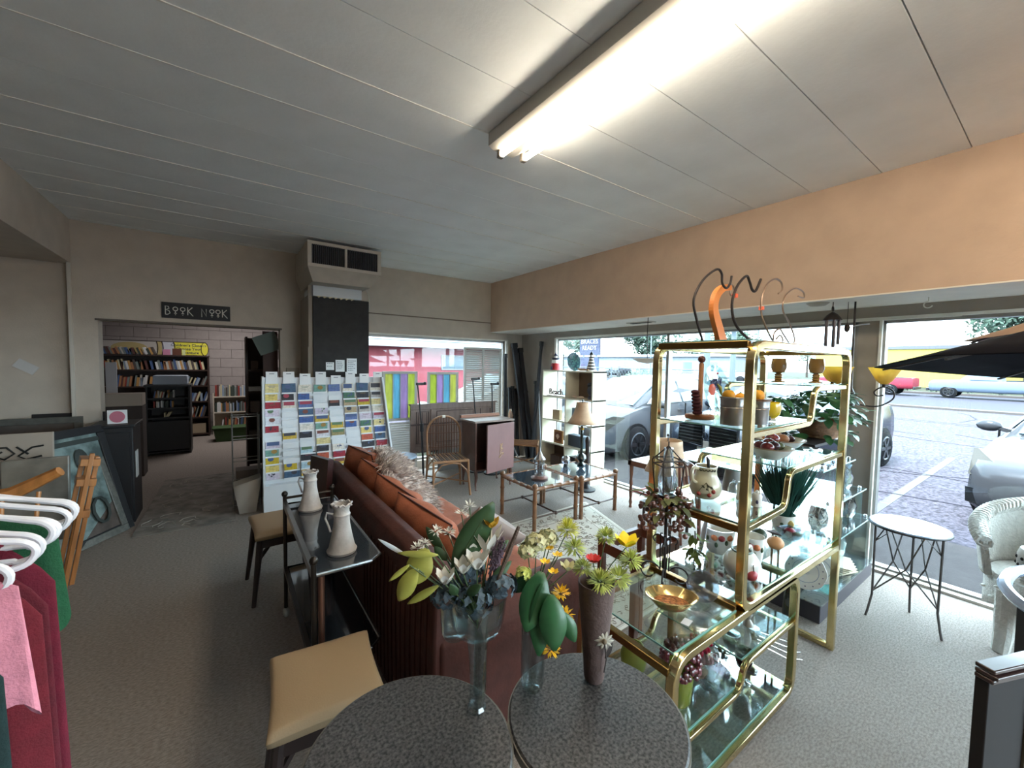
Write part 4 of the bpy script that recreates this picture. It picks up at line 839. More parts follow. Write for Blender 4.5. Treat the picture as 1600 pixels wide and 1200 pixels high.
def ctable(label, x0, x1, y0, y1):
    t = thing('coffee_table', label, 'coffee table', (x0, y0, 0)); w, d = x1-x0, y1-y0
    for x in (0, w):
        for y in (0, d): obj('leg', bamboo(MB(), (x, y, 0), (x, y, .43), .02, .14), bam, t); obj('corner_knob', MB().sph((x, y, .435), (.03, .03, .026)), bam, t)
    for y in (0, d): obj('rail', bamboo(MB(), (.0, y, .405), (w, y, .405), .018), bam, t)
    for x in (0, w): obj('rail', bamboo(MB(), (x, 0, .405), (x, d, .405), .018), bam, t)
    obj('glass_top', MB().bb(.018, w-.018, .018, d-.018, .408, .418), topg, t)
    obj('stretcher', MB().cyl((.0, 0, .13), (w, 0, .13), .009, n=8).cyl((0, d, .13), (w, d, .13), .009, n=8), bamd, t)
    obj('cross_bar', MB().cyl((w/2, 0, .13), (w/2, d, .13), .009, n=8).sph((w/2, 0, .13), .02, 8, 5).sph((w/2, d, .13), .02, 8, 5), bamd, t)
ctable('left bamboo style coffee table with black glass, holding the wire lantern', 2.37, 2.91, 2.93, 3.48)
ctable('right bamboo style coffee table with glass top, holding the dark lamp', 2.96, 3.48, 2.90, 3.50)
lt = thing('wire_lantern', 'small wire birdcage lantern on the left coffee table', 'lantern', (2.62, 3.17, .42)); silv = M('old_silver', (140, 136, 134), .35, .7)
obj('base', MB().lathe([(.085, 0), (.09, .012), (.07, .022), (.06, .03)], n=24), M('lantern_base', (128, 96, 88), .4, .4), lt)
m = MB()
for k in range(8): a = k*PI/4; m.cyl((.05*math.cos(a), .05*math.sin(a), .03), (.05*math.cos(a), .05*math.sin(a), .2), .003, n=5)
for z in (.04, .095, .15, .2): m.tube([(.05*math.cos(i/12*2*PI), .05*math.sin(i/12*2*PI), z) for i in range(12)], .0035, 5, closed=True)
obj('cage', m, silv, lt, kind='stuff'); obj('roof', MB().lathe([(.062, .2), (.03, .24), (.026, .255), (.008, .29), (.003, .33)], n=12), silv, lt)
obj('inner_glass', MB().cyl((0, 0, .03), (0, 0, .16), .035, n=14), G('lamp_glass', (225, 225, 228), .12, .05, .6), lt)
tl = thing('table_lamp', 'dark green table lamp with bell shaped beige shade on the right coffee table', 'table lamp', (3.38, 3.33, .42)); dg = M('dark_green_glaze', (28, 38, 36), .2, coat=.6); gold = M('gold', (196, 152, 70), .3, .8)
obj('base', MB().lathe([(.001, 0), (.045, 0), (.05, .015), (.02, .035), (.035, .055), (.062, .085), (.05, .12), (.018, .145)], n=20), dg, tl); obj('stem', MB().lathe([(.018, .145), (.014, .2), (.018, .34), (.022, .40), (.013, .42), (.013, .47)], n=14), dg, tl)
obj('gold_ball', MB().sph((0, 0, .435), .026, 12, 8), gold, tl)
for k in range(6): a = k*PI/3; obj('petal', MB().leaf((.01*math.cos(a), .01*math.sin(a), .45), (math.cos(a), math.sin(a), .1), .055, .03, bend=.2), dg, tl, sol=.003)
shade = M('shade_beige', (190, 160, 132), .8, n=.05, ns=30)
def bellshade(r0, r1, h, nseg=8):
    m = MB(); vs = []; fs = []; N = 6
    for j in range(N+1):
        t = j/N; r = r1+(r0-r1)*(1-t)**1.8
        for k in range(nseg*2): a = PI*k/nseg; q_ = r*(1 if k % 2 == 0 else .97); vs.append((q_*math.cos(a), q_*math.sin(a), h*t))
    n2 = nseg*2
    for j in range(N):
        for k in range(n2): fs.append((j*n2+k, j*n2+(k+1) % n2, (j+1)*n2+(k+1) % n2, (j+1)*n2+k))
    return m.add(vs, fs)
obj('lamp_shade', bellshade(.165, .07, .24), shade, tl, sol=.004, loc=(0, 0, .50)); obj('finial', MB().cyl((0, 0, .72), (0, 0, .75), .004).sph((0, 0, .76), .012, 8, 6), dg, tl); obj('harp', MB().cyl((0, 0, .46), (0, 0, .74), .004), dg, tl)
obj('shade_trim', MB().tube([(.166*math.cos(i/16*2*PI), .166*math.sin(i/16*2*PI), .50) for i in range(16)], .005, 5, closed=True), M('trim_gold', (150, 116, 80), .6), tl)
bp_ = thing('candle_stand', 'dark turned wooden floor post behind the right coffee table', 'candle stand', (3.72, 3.56, 0))
obj('base', MB().lathe([(.11, 0), (.115, .02), (.06, .035), (.045, .06), (.03, .08)], n=22), blw, bp_); obj('shaft', MB().lathe([(.03, .08), (.026, .3), (.03, .33), (.026, .36), (.026, .6), (.032, .62), (.032, .66), (.012, .69)], n=14), M('espresso', (44, 34, 34), .4), bp_)
gb = thing('glass_globe', 'small glass globe dish beside the dark lamp base', 'globe', (3.22, 3.42, .42)); obj('globe', MB().sph((0, 0, .062), .055, 16, 10), G('globe_glass', (190, 190, 200), .2, .03, .7), gb); obj('foot', MB().lathe([(.03, 0), (.022, .01)], n=12), dkm, gb)
# cane stool right of the tables
cs = thing('cane_stool', 'turned wooden stool with woven cane seat near the window', 'stool', (3.70, 2.44, 0), 0)
tw2 = M('turned_wood', (104, 66, 48), .4, n=.15, ns=12)
tp = [(.018, 0), (.012, .03), (.02, .06), (.013, .1), (.018, .14), (.02, .2), (.014, .23), (.02, .27), (.014, .33), (.02, .38), (.022, .5)]
for x in (0, .4):
    for y in (0, .42): obj('leg', MB().lathe(tp, (x, y, 0), 12), tw2, cs)
for z in (.17,): obj('stretcher', MB().cyl((0, 0, z), (.4, 0, z), .011).cyl((0, .42, z), (.4, .42, z), .011).cyl((0, 0, z+.03), (0, .42, z+.03), .011).cyl((.4, 0, z+.03), (.4, .42, z+.03), .011), M('reddish_wood', (136, 62, 54), .4), cs)
obj('seat_frame', MB().bb(-.03, .43, -.03, .02, .48, .54).bb(-.03, .43, .40, .45, .48, .54).bb(-.03, .02, -.03, .45, .48, .54).bb(.38, .43, -.03, .45, .48, .54), tw2, cs, bev=.006)
m = MB()
for i in range(14): m.bb(.02+i*.026, .036+i*.026, .02, .40, .525, .532).bb(.02, .38, .02+i*.027, .036+i*.027, .530, .537)
obj('cane_seat', m, M('cane', (206, 196, 176), .7), cs, kind='stuff')

# ================================================================ BACK: CUBE SHELF
cwh = M('cream_white', (226, 222, 204), .6); cin = M('cube_back', (116, 98, 84), .7)
cu = thing('cube_shelf', 'white two by four cube shelf against the window wall', 'shelf', (3.88, 3.65, 0))
D, H, Wd = .26, 1.51, 1.02
for y in (0, .51-.01, Wd-.02): obj('upright', MB().bb(0, D, y, y+.02, 0, H), cwh, cu)
for i, z in enumerate((.10, .45, .79, 1.13, H)): obj('shelf', MB().bb(.001, D-.001, .0, Wd, z-.02, z), cwh, cu)
obj('back_panel', MB().bb(D-.01, D, .02, .50, 1.13, 1.49), cin, cu); obj('back_panel', MB().bb(D-.01, D, .52, 1.0, .10, .43), cin, cu)
def lighthouse(label, loc, bands, top, s=1):
    t = thing('lighthouse_ornament', label, 'ornament', loc); t.scale = (s, s, s); z = 0
    for r0, r1, h, mm in bands: obj('band', MB().lathe([(r0, z), (r1, z+h)], n=16), mm, t); z += h
    obj('gallery', MB().lathe([(bands[-1][1]+.012, z), (bands[-1][1]+.014, z+.01)], n=16), top, t); obj('lantern_room', MB().lathe([(.02, z+.01), (.02, z+.04)], n=10), M('orn_white', (232, 230, 228), .5), t)
    obj('dome', MB().lathe([(.034, z+.04), (.02, z+.06), (.004, z+.08), (.002, z+.1)], n=12), top, t); return t
nv = M('navy_orn', (36, 36, 66), .5); rdm = M('red_orn', (168, 36, 44), .5); ow = M('orn_white', (232, 230, 228), .5)
lh = lighthouse('red white and navy lighthouse ornament on the cube shelf', (4.0, 4.52, 1.511), [(.075, .07, .05, rdm), (.07, .062, .05, rdm), (.062, .054, .05, ow), (.054, .05, .02, nv)], nv)
obj('door', MB().bb(-.082, -.06, -.014, .014, 0, .05), nv, lh)
bw_ = [(.07-.005*i, .066-.005*i, .02, blw if i % 2 else ow) for i in range(9)]
lighthouse('black and white striped lighthouse ornament, right on the cube shelf', (4.0, 3.80, 1.511), bw_, blw)
solo('driftwood', MB().tube([(0, -.1, .015), (0, -.02, .02), (.01, .06, .018), (0, .1, .03)], [.01, .016, .018, .01], 7), M('driftwood', (172, 140, 108), .8), 'small driftwood piece in front of the striped lighthouse', 'driftwood', loc=(3.92, 3.87, 1.511))
gd = thing('glass_plate', 'round blue green mosaic glass plate standing on the cube shelf', 'plate', (4.03, 4.13, 1.511)); gd.rotation_euler = (0, -.15, 0)
RY = Matrix.Rotation(-PI/2, 4, 'Y'); bg_ = M('teal_glass', (86, 150, 172), .15, ns=30, col2=(40, 92, 124), spec=1); bg2 = M('aqua_glass', (120, 196, 206), .15)
obj('disc', MB().lathe([(.001, 0), (.125, .01), (.13, .016), (.12, .02), (.001, .012)], c=(0, 0, .13), n=26, R=RY), bg_, gd)
m = MB(); 
for i in range(26): a, r0 = rnd(0, 6.28), rnd(.01, .11); m.box((-.021, r0*math.cos(a), .13+r0*math.sin(a)), (.004, .028, .02), R=Matrix.Rotation(rnd(0, 3), 4, 'X'))
obj('mosaic', m, bg2, gd, kind='stuff')
solo('small_frame', MB().bb(0, .02, -.05, .05, 0, .07), blw, 'tiny black framed picture beside the red lighthouse', 'frame', loc=(3.98, 4.60, 1.511), bev=.003) if False else None
# Beach script sign
bs_ = thing('beach_sign', 'dark cut out Beach word sign on the upper left shelf', 'sign', (3.93, 4.42, 1.131)); text('lettering', 'Beach', .125, M('rust_dark', (70, 44, 40), .6), (0, 0, .06), (PI/2, 0, -PI/2), bs_, .008)
obj('foot', MB().bb(-.012, .012, -.19, .19, 0, .008), M('rust_dark', (70, 44, 40), .6), bs_)
hd = thing('sculpture', 'dark blue sculpture in the upper right cube', 'sculpture', (4.0, 3.78, 1.131)); obj('head', MB().sph((0, 0, .12), (.05, .07, .08), 14, 10).sph((0, .02, .19), (.04, .055, .04), 12, 8), M('slate_blue', (44, 46, 60), .5), hd); obj('base', MB().lathe([(.05, 0), (.05, .03), (.035, .05)], n=16), M('slate_blue', (44, 46, 60), .5), hd)
shl = thing('seashell', 'left pale seashell in the upper right cube', 'shell', (3.95, 4.05, 1.131)); shl_m = MB().sph((0, 0, .018), (.03, .05, .018), 12, 6); obj('shell', shl_m, M('shell', (226, 206, 186), .4), shl); dup(shl, (3.95, 3.93, 1.131), .3, 'right pale seashell in the upper right cube')
solo('kraft_box', MB().bb(-.03, .03, -.075, .075, 0, .14), M('kraft', (178, 158, 130), .8), 'small kraft box on the second left shelf of the cube unit', 'box', loc=(3.95, 4.40, .791), bev=.004)
fb_ = thing('shell_box_frame', 'square wooden frame with a shell emblem on the third left shelf', 'frame', (3.93, 4.34, .451)); obj('frame', MB().bb(-.012, .012, -.095, .095, 0, .19), M('amber_wood', (150, 104, 58), .5), fb_, bev=.004); obj('inset', MB().bb(-.015, -.01, -.065, .065, .03, .16), M('inset_brown', (110, 60, 36), .6), fb_)
m = MB()
for k in range(7): a = math.radians(-60+20*k); m.tube([(-.018, 0, .06), (-.018, .045*math.sin(a), .075+.06*math.cos(a))], .004, 5)
obj('shell_emblem', m, M('shell', (226, 206, 186), .4), fb_)
for i, (y, z, d, c, lb) in enumerate(((4.02, .791, (.1, .16, .2), (120, 140, 160), 'blue grey book block on the second right shelf'), (4.0, .451, (.12, .3, .16), (70, 84, 100), 'dark blue box on the third right shelf of the cube unit'), (3.95, .101, (.14, .34, .2), (60, 58, 60), 'dark box in the lowest right cube'), (4.4, .101, (.16, .2, .16), (80, 62, 54), 'brown box in the lowest left cube'))):
    solo('storage_box', MB().box((0, 0, d[2]/2), d), M('sbox_%d' % i, c, .7), lb, 'box', loc=(4.0, y, z), bev=.004)

# ================================================================ BACK: SHUTTERS, MANTEL, CABINET, CHAIRS
shg = M('shutter_grey', (168, 166, 160), .6); strips = [M('strip_%d' % i, c, .5, n=.15, ns=9, stretch=(3, 3, .6)) for i, c in enumerate(((184, 184, 112), (124, 168, 182), (168, 148, 176), (176, 182, 98), (190, 168, 112)))]
def translu(m):
    # painted panes let daylight through
    nt = m.node_tree; b = nt.nodes['Principled BSDF']; o = nt.nodes['Material Output']; t = nt.nodes.new('ShaderNodeBsdfTranslucent'); mx = nt.nodes.new('ShaderNodeMixShader'); mx.inputs[0].default_value = .75
    src = b.inputs['Base Color'].links[0].from_socket if b.inputs['Base Color'].links else None
    if src: nt.links.new(src, t.inputs[0])
    else: t.inputs[0].default_value = b.inputs['Base Color'].default_value
    nt.links.new(b.outputs[0], mx.inputs[1]); nt.links.new(t.outputs[0], mx.inputs[2]); nt.links.new(mx.outputs[0], o.inputs[0])
for s_ in strips: translu(s_)
def shutter(label, x0, w, z0, h, z_mid, cols, y=5.5, mid=False, louv=True):
    t = thing('shutter_panel', label, 'shutter', (x0, y, z0)); f = .035
    obj('stile', MB().bb(0, f, 0, .028, 0, h), shg, t); obj('stile', MB().bb(w-f, w, 0, .028, 0, h), shg, t)
    for z in (0, h-f)+((z_mid-f,) if z_mid else ()): obj('rail', MB().bb(f, w-f, 0, .028, z, z+f), shg, t)
    if mid: obj('stile', MB().bb(w/2-f/2, w/2+f/2, 0, .028, f, h-f), shg, t)
    if cols:
        n = len(cols); cw = (w-2*f)/n
        for i, c in enumerate(cols):
            obj('coloured_strip', MB().bb(f+i*cw+.006, f+(i+1)*cw-.006, .01, .018, z_mid, h-f), strips[c], t)
            if i: obj('muntin', MB().bb(f+i*cw-.006, f+i*cw+.006, .0, .024, z_mid, h-f), shg, t)
    if louv:
        zt = (z_mid-f if z_mid else h-f); spans = ((f, w/2-f/2), (w/2+f/2, w-f)) if mid else ((f, w-f),)
        for a, b in spans:
            me = MB().box(((b-a)/2, .014, 0), (b-a, .03, .006), R=Matrix.Rotation(.95, 4, 'X') ).mesh('louver', shg); z = f+.018
            while z < zt-.01: obj('louver', me, None, t, loc=(a, 0, z)); z += .032
    return t
shutter('tall left shutter with four coloured panes above white louvers', 1.74, .5, 0.0, 1.46, .80, (0, 1, 2, 3))
shutter('shorter shutter with lime violet blue panes above the wooden mantel', 2.40, .50, .0, 1.45, .92, (3, 2, 1, 0), louv=False)
shutter('pair of hinged grey louvered shutters at the right of the back window', 3.03, .70, .0, 1.84, None, (), y=5.56, mid=True)
mw = M('mantel_wood', (116, 96, 88), .5, n=.15, ns=9, stretch=(3, 3, .5)); mwd = M('mantel_dark', (66, 48, 46), .5)
mt = thing('wooden_mantel', 'dull brown panelled wooden mantel board standing before the back window', 'mantel', (2.08, 5.34, 0))
obj('top_rail', MB().bb(0, 1.40, 0, .04, .92, 1.0), mw, mt, bev=.006); obj('top_moulding', MB().bb(-.01, 1.41, -.02, .05, .985, 1.005), mw, mt)
for a, b in ((0, .06), (.30, .37), (1.03, 1.10), (1.34, 1.40)): obj('stile', MB().bb(a, b, .002, .04, .0 if a in (0, 1.34) else .4, .92), mw, mt, bev=.004)
for a, b in ((.06, .30), (.37, 1.03), (1.10, 1.34)):
    obj('panel', MB().bb(a, b, .016, .03, .4, .92), mw, mt)
    obj('inlay', MB().tube([(a+.03, .014, .44), (b-.03, .014, .44), (b-.03, .014, .89), (a+.03, .014, .89)], .006, 4, closed=True), mwd, mt)
for a in (.12, .18, .24): obj('groove', MB().bb(a-.004, a+.004, .010, .017, .44, .88), mwd, mt)
obj('middle_rail', MB().bb(.0, 1.4, -.004, .036, .70, .725), mwd, mt) ; obj('lower_rail', MB().bb(.06, 1.34, .002, .04, .32, .40), mw, mt)
obj('lower_panel', MB().bb(.42, .98, .012, .03, .0, .32), M('mantel_grey', (104, 98, 94), .6), mt)
def mic(label, x, y, h, lean, x2):
    t = thing('microphone_stand', label, 'microphone stand', (x, y, 0))
    obj('pole', MB().cyl((0, 0, .03), (lean, 0, h*.55), .014).cyl((lean, 0, h*.55), (x2, 0, h), .009), blw, t); obj('collar', MB().cyl((lean*.95, 0, h*.52), (lean*1.02, 0, h*.6), .024), blw, t)
    obj('clip', MB().box((x2+.03, 0, h+.0), (.1, .03, .035)).sph((x2+.1, 0, h+.005), (.026, .02, .022), 10, 6), blw, t, bev=.004); obj('base', MB().lathe([(.12, 0), (.12, .018), (.02, .035)], n=20), blw, t)
mic('black microphone stand before the coloured shutter and mantel', 2.12, 4.98, 1.31, -.03, -.09)
mic('slim black microphone stand behind the cabinet, left of the pair', 2.99, 5.08, 1.36, -.02, -.08)
mic('black microphone stand behind the cabinet, right of the pair', 3.12, 4.86, 1.30, -.0, -.02)
cabw = M('cabinet_wood', (92, 60, 50), .4, n=.15, ns=8, coat=.2); cabd = M('cabinet_door_face', (134, 100, 98), .45, n=.06, ns=5)
cb_ = thing('music_cabinet', 'brown wooden music cabinet with its decorated door swung open', 'cabinet', (2.50, 4.28, 0))
obj('side_panel', MB().bb(0, .02, 0, .36, .24, .85), cabw, cb_); obj('side_panel', MB().bb(.54, .56, 0, .36, .24, .85), cabw, cb_); obj('back_panel', MB().bb(.02, .54, .34, .36, .24, .85), mwd, cb_); obj('bottom', MB().bb(.02, .54, 0, .34, .24, .26), cabw, cb_)
obj('top', MB().bb(-.02, .58, -.02, .38, .85, .875), M('cabinet_top', (148, 132, 124), .3), cb_, bev=.005); obj('top_rail', MB().bb(-.02, .58, .34, .38, .875, .915), M('top_rail_wood', (150, 104, 82), .5), cb_, bev=.005)
dr = obj('door', MB().bb(-.50, 0, -.01, .01, .0, .60), cabd, cb_, loc=(.57, -.015, .235), rz=.24, bev=.004)
m = MB()
for i in range(3): m.tube([(-.25+(.04-.01*i)*math.cos(j*.7+i), -.013, .2+i*.06+.03*math.sin(j*.9+i)) for j in range(10)], .004, 4)
obj('gold_emblem', m, M('gold_leaf', (196, 168, 132), .5, .3), dr, kind='stuff')
for x in (.02, .54):
    for y in (.02, .34): obj('leg', MB().tube([(x, y, .24), (x, y-.015, .17), (x, y+.005, .08), (x, y-.01, .02), (x, y-.02, 0)], [.024, .022, .012, .011, .017], 8), cabw, cb_)
# rattan chairs
rat = M('rattan', (150, 108, 74), .5, n=.15, ns=14); ratd = M('rattan_dark', (96, 62, 44), .5)
def rchair(label, loc, rz):
    t = thing('rattan_chair', label, 'chair', loc, rz); W_, S_ = .21, .42
    arch = [(-W_, .19, S_), (-W_-.005, .2, .62)]+[(W_*math.cos(PI-PI*i/10)*1.02, .215+.01*math.sin(PI*i/10), .70+.21*math.sin(PI*i/10)) for i in range(11)]+[(W_+.005, .2, .62), (W_, .19, S_)]
    obj('back_frame', MB().tube(arch, .014, 8), rat, t)
    for i in range(11):
        x = -.17+i*.034; zt = .70+.21*math.sqrt(max(0, 1-(x/.21)**2)); obj('back_spindle', MB().cyl((x, .195, S_), (x, .215, zt), .006, n=6), ratd, t)
    for z in (.52, .70, .80):
        w = W_ if z < .71 else W_*math.sqrt(1-((z-.70)/.21)**2); obj('back_wrap', MB().cyl((-w, .198, z), (w, .198, z), .005, n=6), ratd, t)
    obj('wrap_tie', MB().box((0, .218, .905), (.04, .03, .03)), M('tie_pale', (226, 220, 208), .6), t, bev=.004)
    obj('seat_frame', MB().tube([(-W_, -.2, S_), (W_, -.2, S_), (W_, .2, S_), (-W_, .2, S_)], .016, 8, closed=True), rat, t)
    for i in range(13): obj('seat_slat', MB().cyl((-.18+i*.03, -.2, S_+.008), (-.18+i*.03, .2, S_+.008), .008, n=6), ratd if i % 2 else rat, t)
    for sx in (-1, 1):
        for sy in (-1, 1):
            obj('leg', MB().tube([(sx*W_, sy*.19, S_), (sx*(W_+.005), sy*.2, .2), (sx*(W_+.02), sy*.225, 0)], .014, 8), rat, t)
            obj('brace', MB().tube([(sx*(W_+.01), sy*.205, .16), (sx*W_*.9, sy*.2, .30), (sx*W_*.55, sy*.2, .38), (0, sy*.2, .40)], .008, 6), rat, t)
    obj('stretcher', MB().cyl((-W_, -.2, .16), (W_, .2, .16), .009, n=6).cyl((-W_, .2, .16), (W_, -.2, .16), .009, n=6), rat, t)
    return t
rchair('rattan chair with arched spindle back, left of the brown cabinet', (2.21, 4.46, 0), -.22)
rchair('rattan chair with arched spindle back, right of the brown cabinet', (3.60, 4.72, 0), .85)
bt = thing('blue_top_table', 'small round table with a pale blue top behind the sofa pillow', 'table', (1.62, 4.52, 0)); obj('tabletop', MB().lathe([(.001, .485), (.2, .485), (.205, .495), (.2, .505), (.001, .505)], n=32), M('pale_blue_top', (150, 168, 190), .3, coat=.5), bt)
for k in range(3): a = k*2*PI/3+.5; obj('leg', MB().cyl((.17*math.cos(a), .17*math.sin(a), 0), (.1*math.cos(a), .1*math.sin(a), .485), .012), blw, bt)
# dark rolled blinds and poles in the corner
bld = M('blind_black', (34, 34, 40), .7, n=.15, ns=6)
CB = [((3.80, 5.52), (3.80, 5.55), 1.74, .05, .03, 'straight black blind slat stack at the right edge of the back window'), ((3.90, 5.5), (3.90, 5.56), 1.18, .05, .03, 'short dark pole with clip, first in the corner cluster'), ((3.97, 5.48), (3.96, 5.56), 1.2, .05, .03, 'short dark pole with clip, second in the corner cluster'),
      ((4.04, 5.47), (4.03, 5.56), 1.16, .05, .03, 'short dark pole with clip, third in the corner cluster'), ((4.13, 5.3), (3.97, 5.55), 1.92, .09, .05, 'wide dark rolled blind leaning left in the corner'), ((4.15, 5.2), (4.08, 5.52), 1.84, .07, .05, 'second dark rolled blind leaning in the corner'),
      ((3.95, 5.0), (4.16, 5.05), 1.94, .05, .03, 'tall thin black pole leaning against the window wall'), ((4.0, 4.95), (4.17, 5.2), 1.3, .04, .03, 'shorter black pole leaning beside the tall one')]
for (a, b, h, w, d, lb) in CB:
    t = thing('rolled_blind', lb, 'blind', (a[0], a[1], 0)); v = (b[0]-a[0], b[1]-a[1], h)
    obj('blind', MB().bar((0, 0, .02), v, w, d), bld, t, bev=.006); obj('end_clip', MB().bar((v[0]*.97, v[1]*.97, h*.97), (v[0]*1.0, v[1], h*1.01), w*1.15, d*1.2), blw, t)
    obj('tie', MB().bar((v[0]*.6, v[1]*.6, h*.6), (v[0]*.62, v[1]*.62, h*.62), w*1.1, d*1.15), blw, t)
solo('silver_pole', MB().cyl((-.05, -.1, 0), (.14, .26, 1.42), .01), M('silver_rod', (150, 156, 160), .3, .8), 'thin silver pole leaning before the black ones', 'pole', loc=(4.0, 4.84, 0))
solo('tripod_foot', MB().cyl((0, 0, .3), (-.12, -.08, 0), .01).cyl((0, 0, .3), (.1, -.1, 0), .01).cyl((0, 0, .3), (0, .12, 0), .01).cyl((0, 0, .28), (0, 0, .7), .012), M('silver_rod', (150, 156, 160), .3, .8), 'small silver tripod at the foot of the black poles', 'tripod', loc=(3.72, 5.2, 0))

# ================================================================ CARD RACK
rk = thing('card_rack', 'white greeting card rack in front of the black column', 'card rack', (.31, 4.84, 0)); rw_ = M('rack_white', (222, 226, 230), .6)
def rx(z): return 1.19+.13*(1.41-z)/1.0     # the right edge runs outwards lower down
obj('back_board', MB().add([(0, .02, .0), (rx(0), .02, 0), (rx(1.41), .02, 1.41), (0, .02, 1.41), (0, .05, .0), (rx(0), .05, 0), (rx(1.41), .05, 1.41), (0, .05, 1.41)], [(3, 2, 1, 0), (4, 5, 6, 7), (0, 1, 5, 4), (1, 2, 6, 5), (2, 3, 7, 6), (3, 0, 4, 7)]), rw_, rk)
obj('side_panel', MB().bb(-.018, 0, -.06, .06, 0, 1.42), rw_, rk)
obj('side_panel', MB().add([(rx(0), -.06, 0), (rx(0)+.02, -.06, 0), (rx(0)+.02, .06, 0), (rx(0), .06, 0), (rx(1.41), -.06, 1.41), (rx(1.41)+.02, -.06, 1.41), (rx(1.41)+.02, .06, 1.41), (rx(1.41), .06, 1.41)], [(3, 2, 1, 0), (4, 5, 6, 7), (0, 1, 5, 4), (1, 2, 6, 5), (2, 3, 7, 6), (3, 0, 4, 7)]), rw_, rk)
obj('base_box', MB().bb(.0, rx(.1), -.06, .02, 0, .27), rw_, rk)
obj('base_ledge', MB().bb(.0, rx(.3), -.07, .02, .27, .29), rw_, rk)
cardc = [(196, 164, 60), (168, 196, 210), (206, 206, 214), (150, 136, 92), (180, 84, 60), (196, 90, 90), (186, 178, 198), (200, 190, 206), (90, 110, 160), (190, 164, 40), (170, 150, 120), (214, 208, 196), (150, 30, 50), (40, 40, 50), (210, 196, 140), (60, 90, 150), (220, 214, 206), (60, 90, 120), (180, 50, 46), (212, 190, 110), (110, 150, 140), (176, 170, 168), (90, 50, 120), (70, 110, 90)]
cm = [M('card_%d' % i, c, .6, n=.18, ns=40) for i, c in enumerate(cardc)]; prn = [M('print_%d' % i, c, .6) for i, c in enumerate(((120, 70, 60), (70, 90, 130), (150, 120, 60), (90, 120, 90), (160, 60, 80), (60, 60, 70)))]
random.seed(11); ordw = ['first', 'second', 'third', 'fourth', 'fifth', 'sixth', 'seventh', 'eighth', 'ninth', 'tenth', 'eleventh', 'twelfth', 'thirteenth']
empty = {1: (3, 4, 5, 7, 8, 9), 3: (1, 2), 4: (1, 3, 4, 7), 5: (6, 7, 8), 0: (6,), 2: (7,)}
cardme = {}
for c in range(8):
    w0 = rx(1.0)/8; 
    for r in range(13):
        z = 1.27-r*.083
        if z < .3: continue
        xw = rx(z)/8; x = c*xw+.008; wd = xw-.018
        obj('pocket', MB().bb(x-.004, x+wd+.004, -.02+.0, -.014, z-.03, z+(.022 if r in empty.get(c, ()) else -.018)).bb(x-.004, x+wd+.004, -.016, .018, z-.034, z-.03), rw_, rk)
        if r in empty.get(c, ()): continue
        k = random.randrange(len(cm)); h = random.choice((.085, .095, .10)); w = wd*random.choice((.84, .92, 1))
        key = (k, h, round(w, 2)); t = None
        if key not in cardme:
            pmb = MB(); kk_ = random.randrange(4); cx_, cz_ = key[2]*random.uniform(.35, .65), h*random.uniform(.5, .68)
            if kk_ == 0: pmb.prism([(cx_+.028*math.cos(j*PI/5), cz_+.022*math.sin(j*PI/5)) for j in range(10)], -.0045, -.003, 'y')
            elif kk_ == 1:
                for j in range(5): pmb.box((cx_+random.uniform(-.03, .03), -.0038, cz_+random.uniform(-.02, .02)), (.016, .0015, .012), R=Matrix.Rotation(random.uniform(0, 3), 4, 'Y'))
            elif kk_ == 2: pmb.bb(key[2]*.08, key[2]*.92, -.0045, -.003, h*.42, h*.92)
            else: pmb.bb(key[2]*.2, key[2]*.8, -.0045, -.003, h*.75, h*.79).bb(key[2]*.28, key[2]*.72, -.0045, -.003, h*.62, h*.65)
            cardme[key] = (MB().bb(0, key[2], -.003, 0, 0, h).mesh('card', cm[k]), pmb.mesh('print', random.choice(prn)))
        a, b = cardme[key]
        t = thing('greeting_card', 'greeting card in the %s pocket down, %s rack column from left' % (ordw[r], ordw[c]), 'card', (.31+x+random.uniform(0, .006), 4.84-.004, z-.026), 0, 'greeting cards on the white rack'); t.rotation_euler = (-.06, random.uniform(-.03, .03), 0)
        obj('card', a, None, t); obj('print', b, None, t)
    t = thing('header_card', 'white category header card above the %s column of the card rack' % ordw[c], 'card', (.31+c*w0+.02, 4.842, 1.36), 0, 'header cards on the rack top'); hh = random.choice((.12, .14, .10))
    obj('card', MB().bb(0, .105, -.003, 0, -.03, hh-.03), paper, t); obj('heading', MB().bb(.03, .075, -.0045, -.003, hh-.055, hh-.048), ink, t)
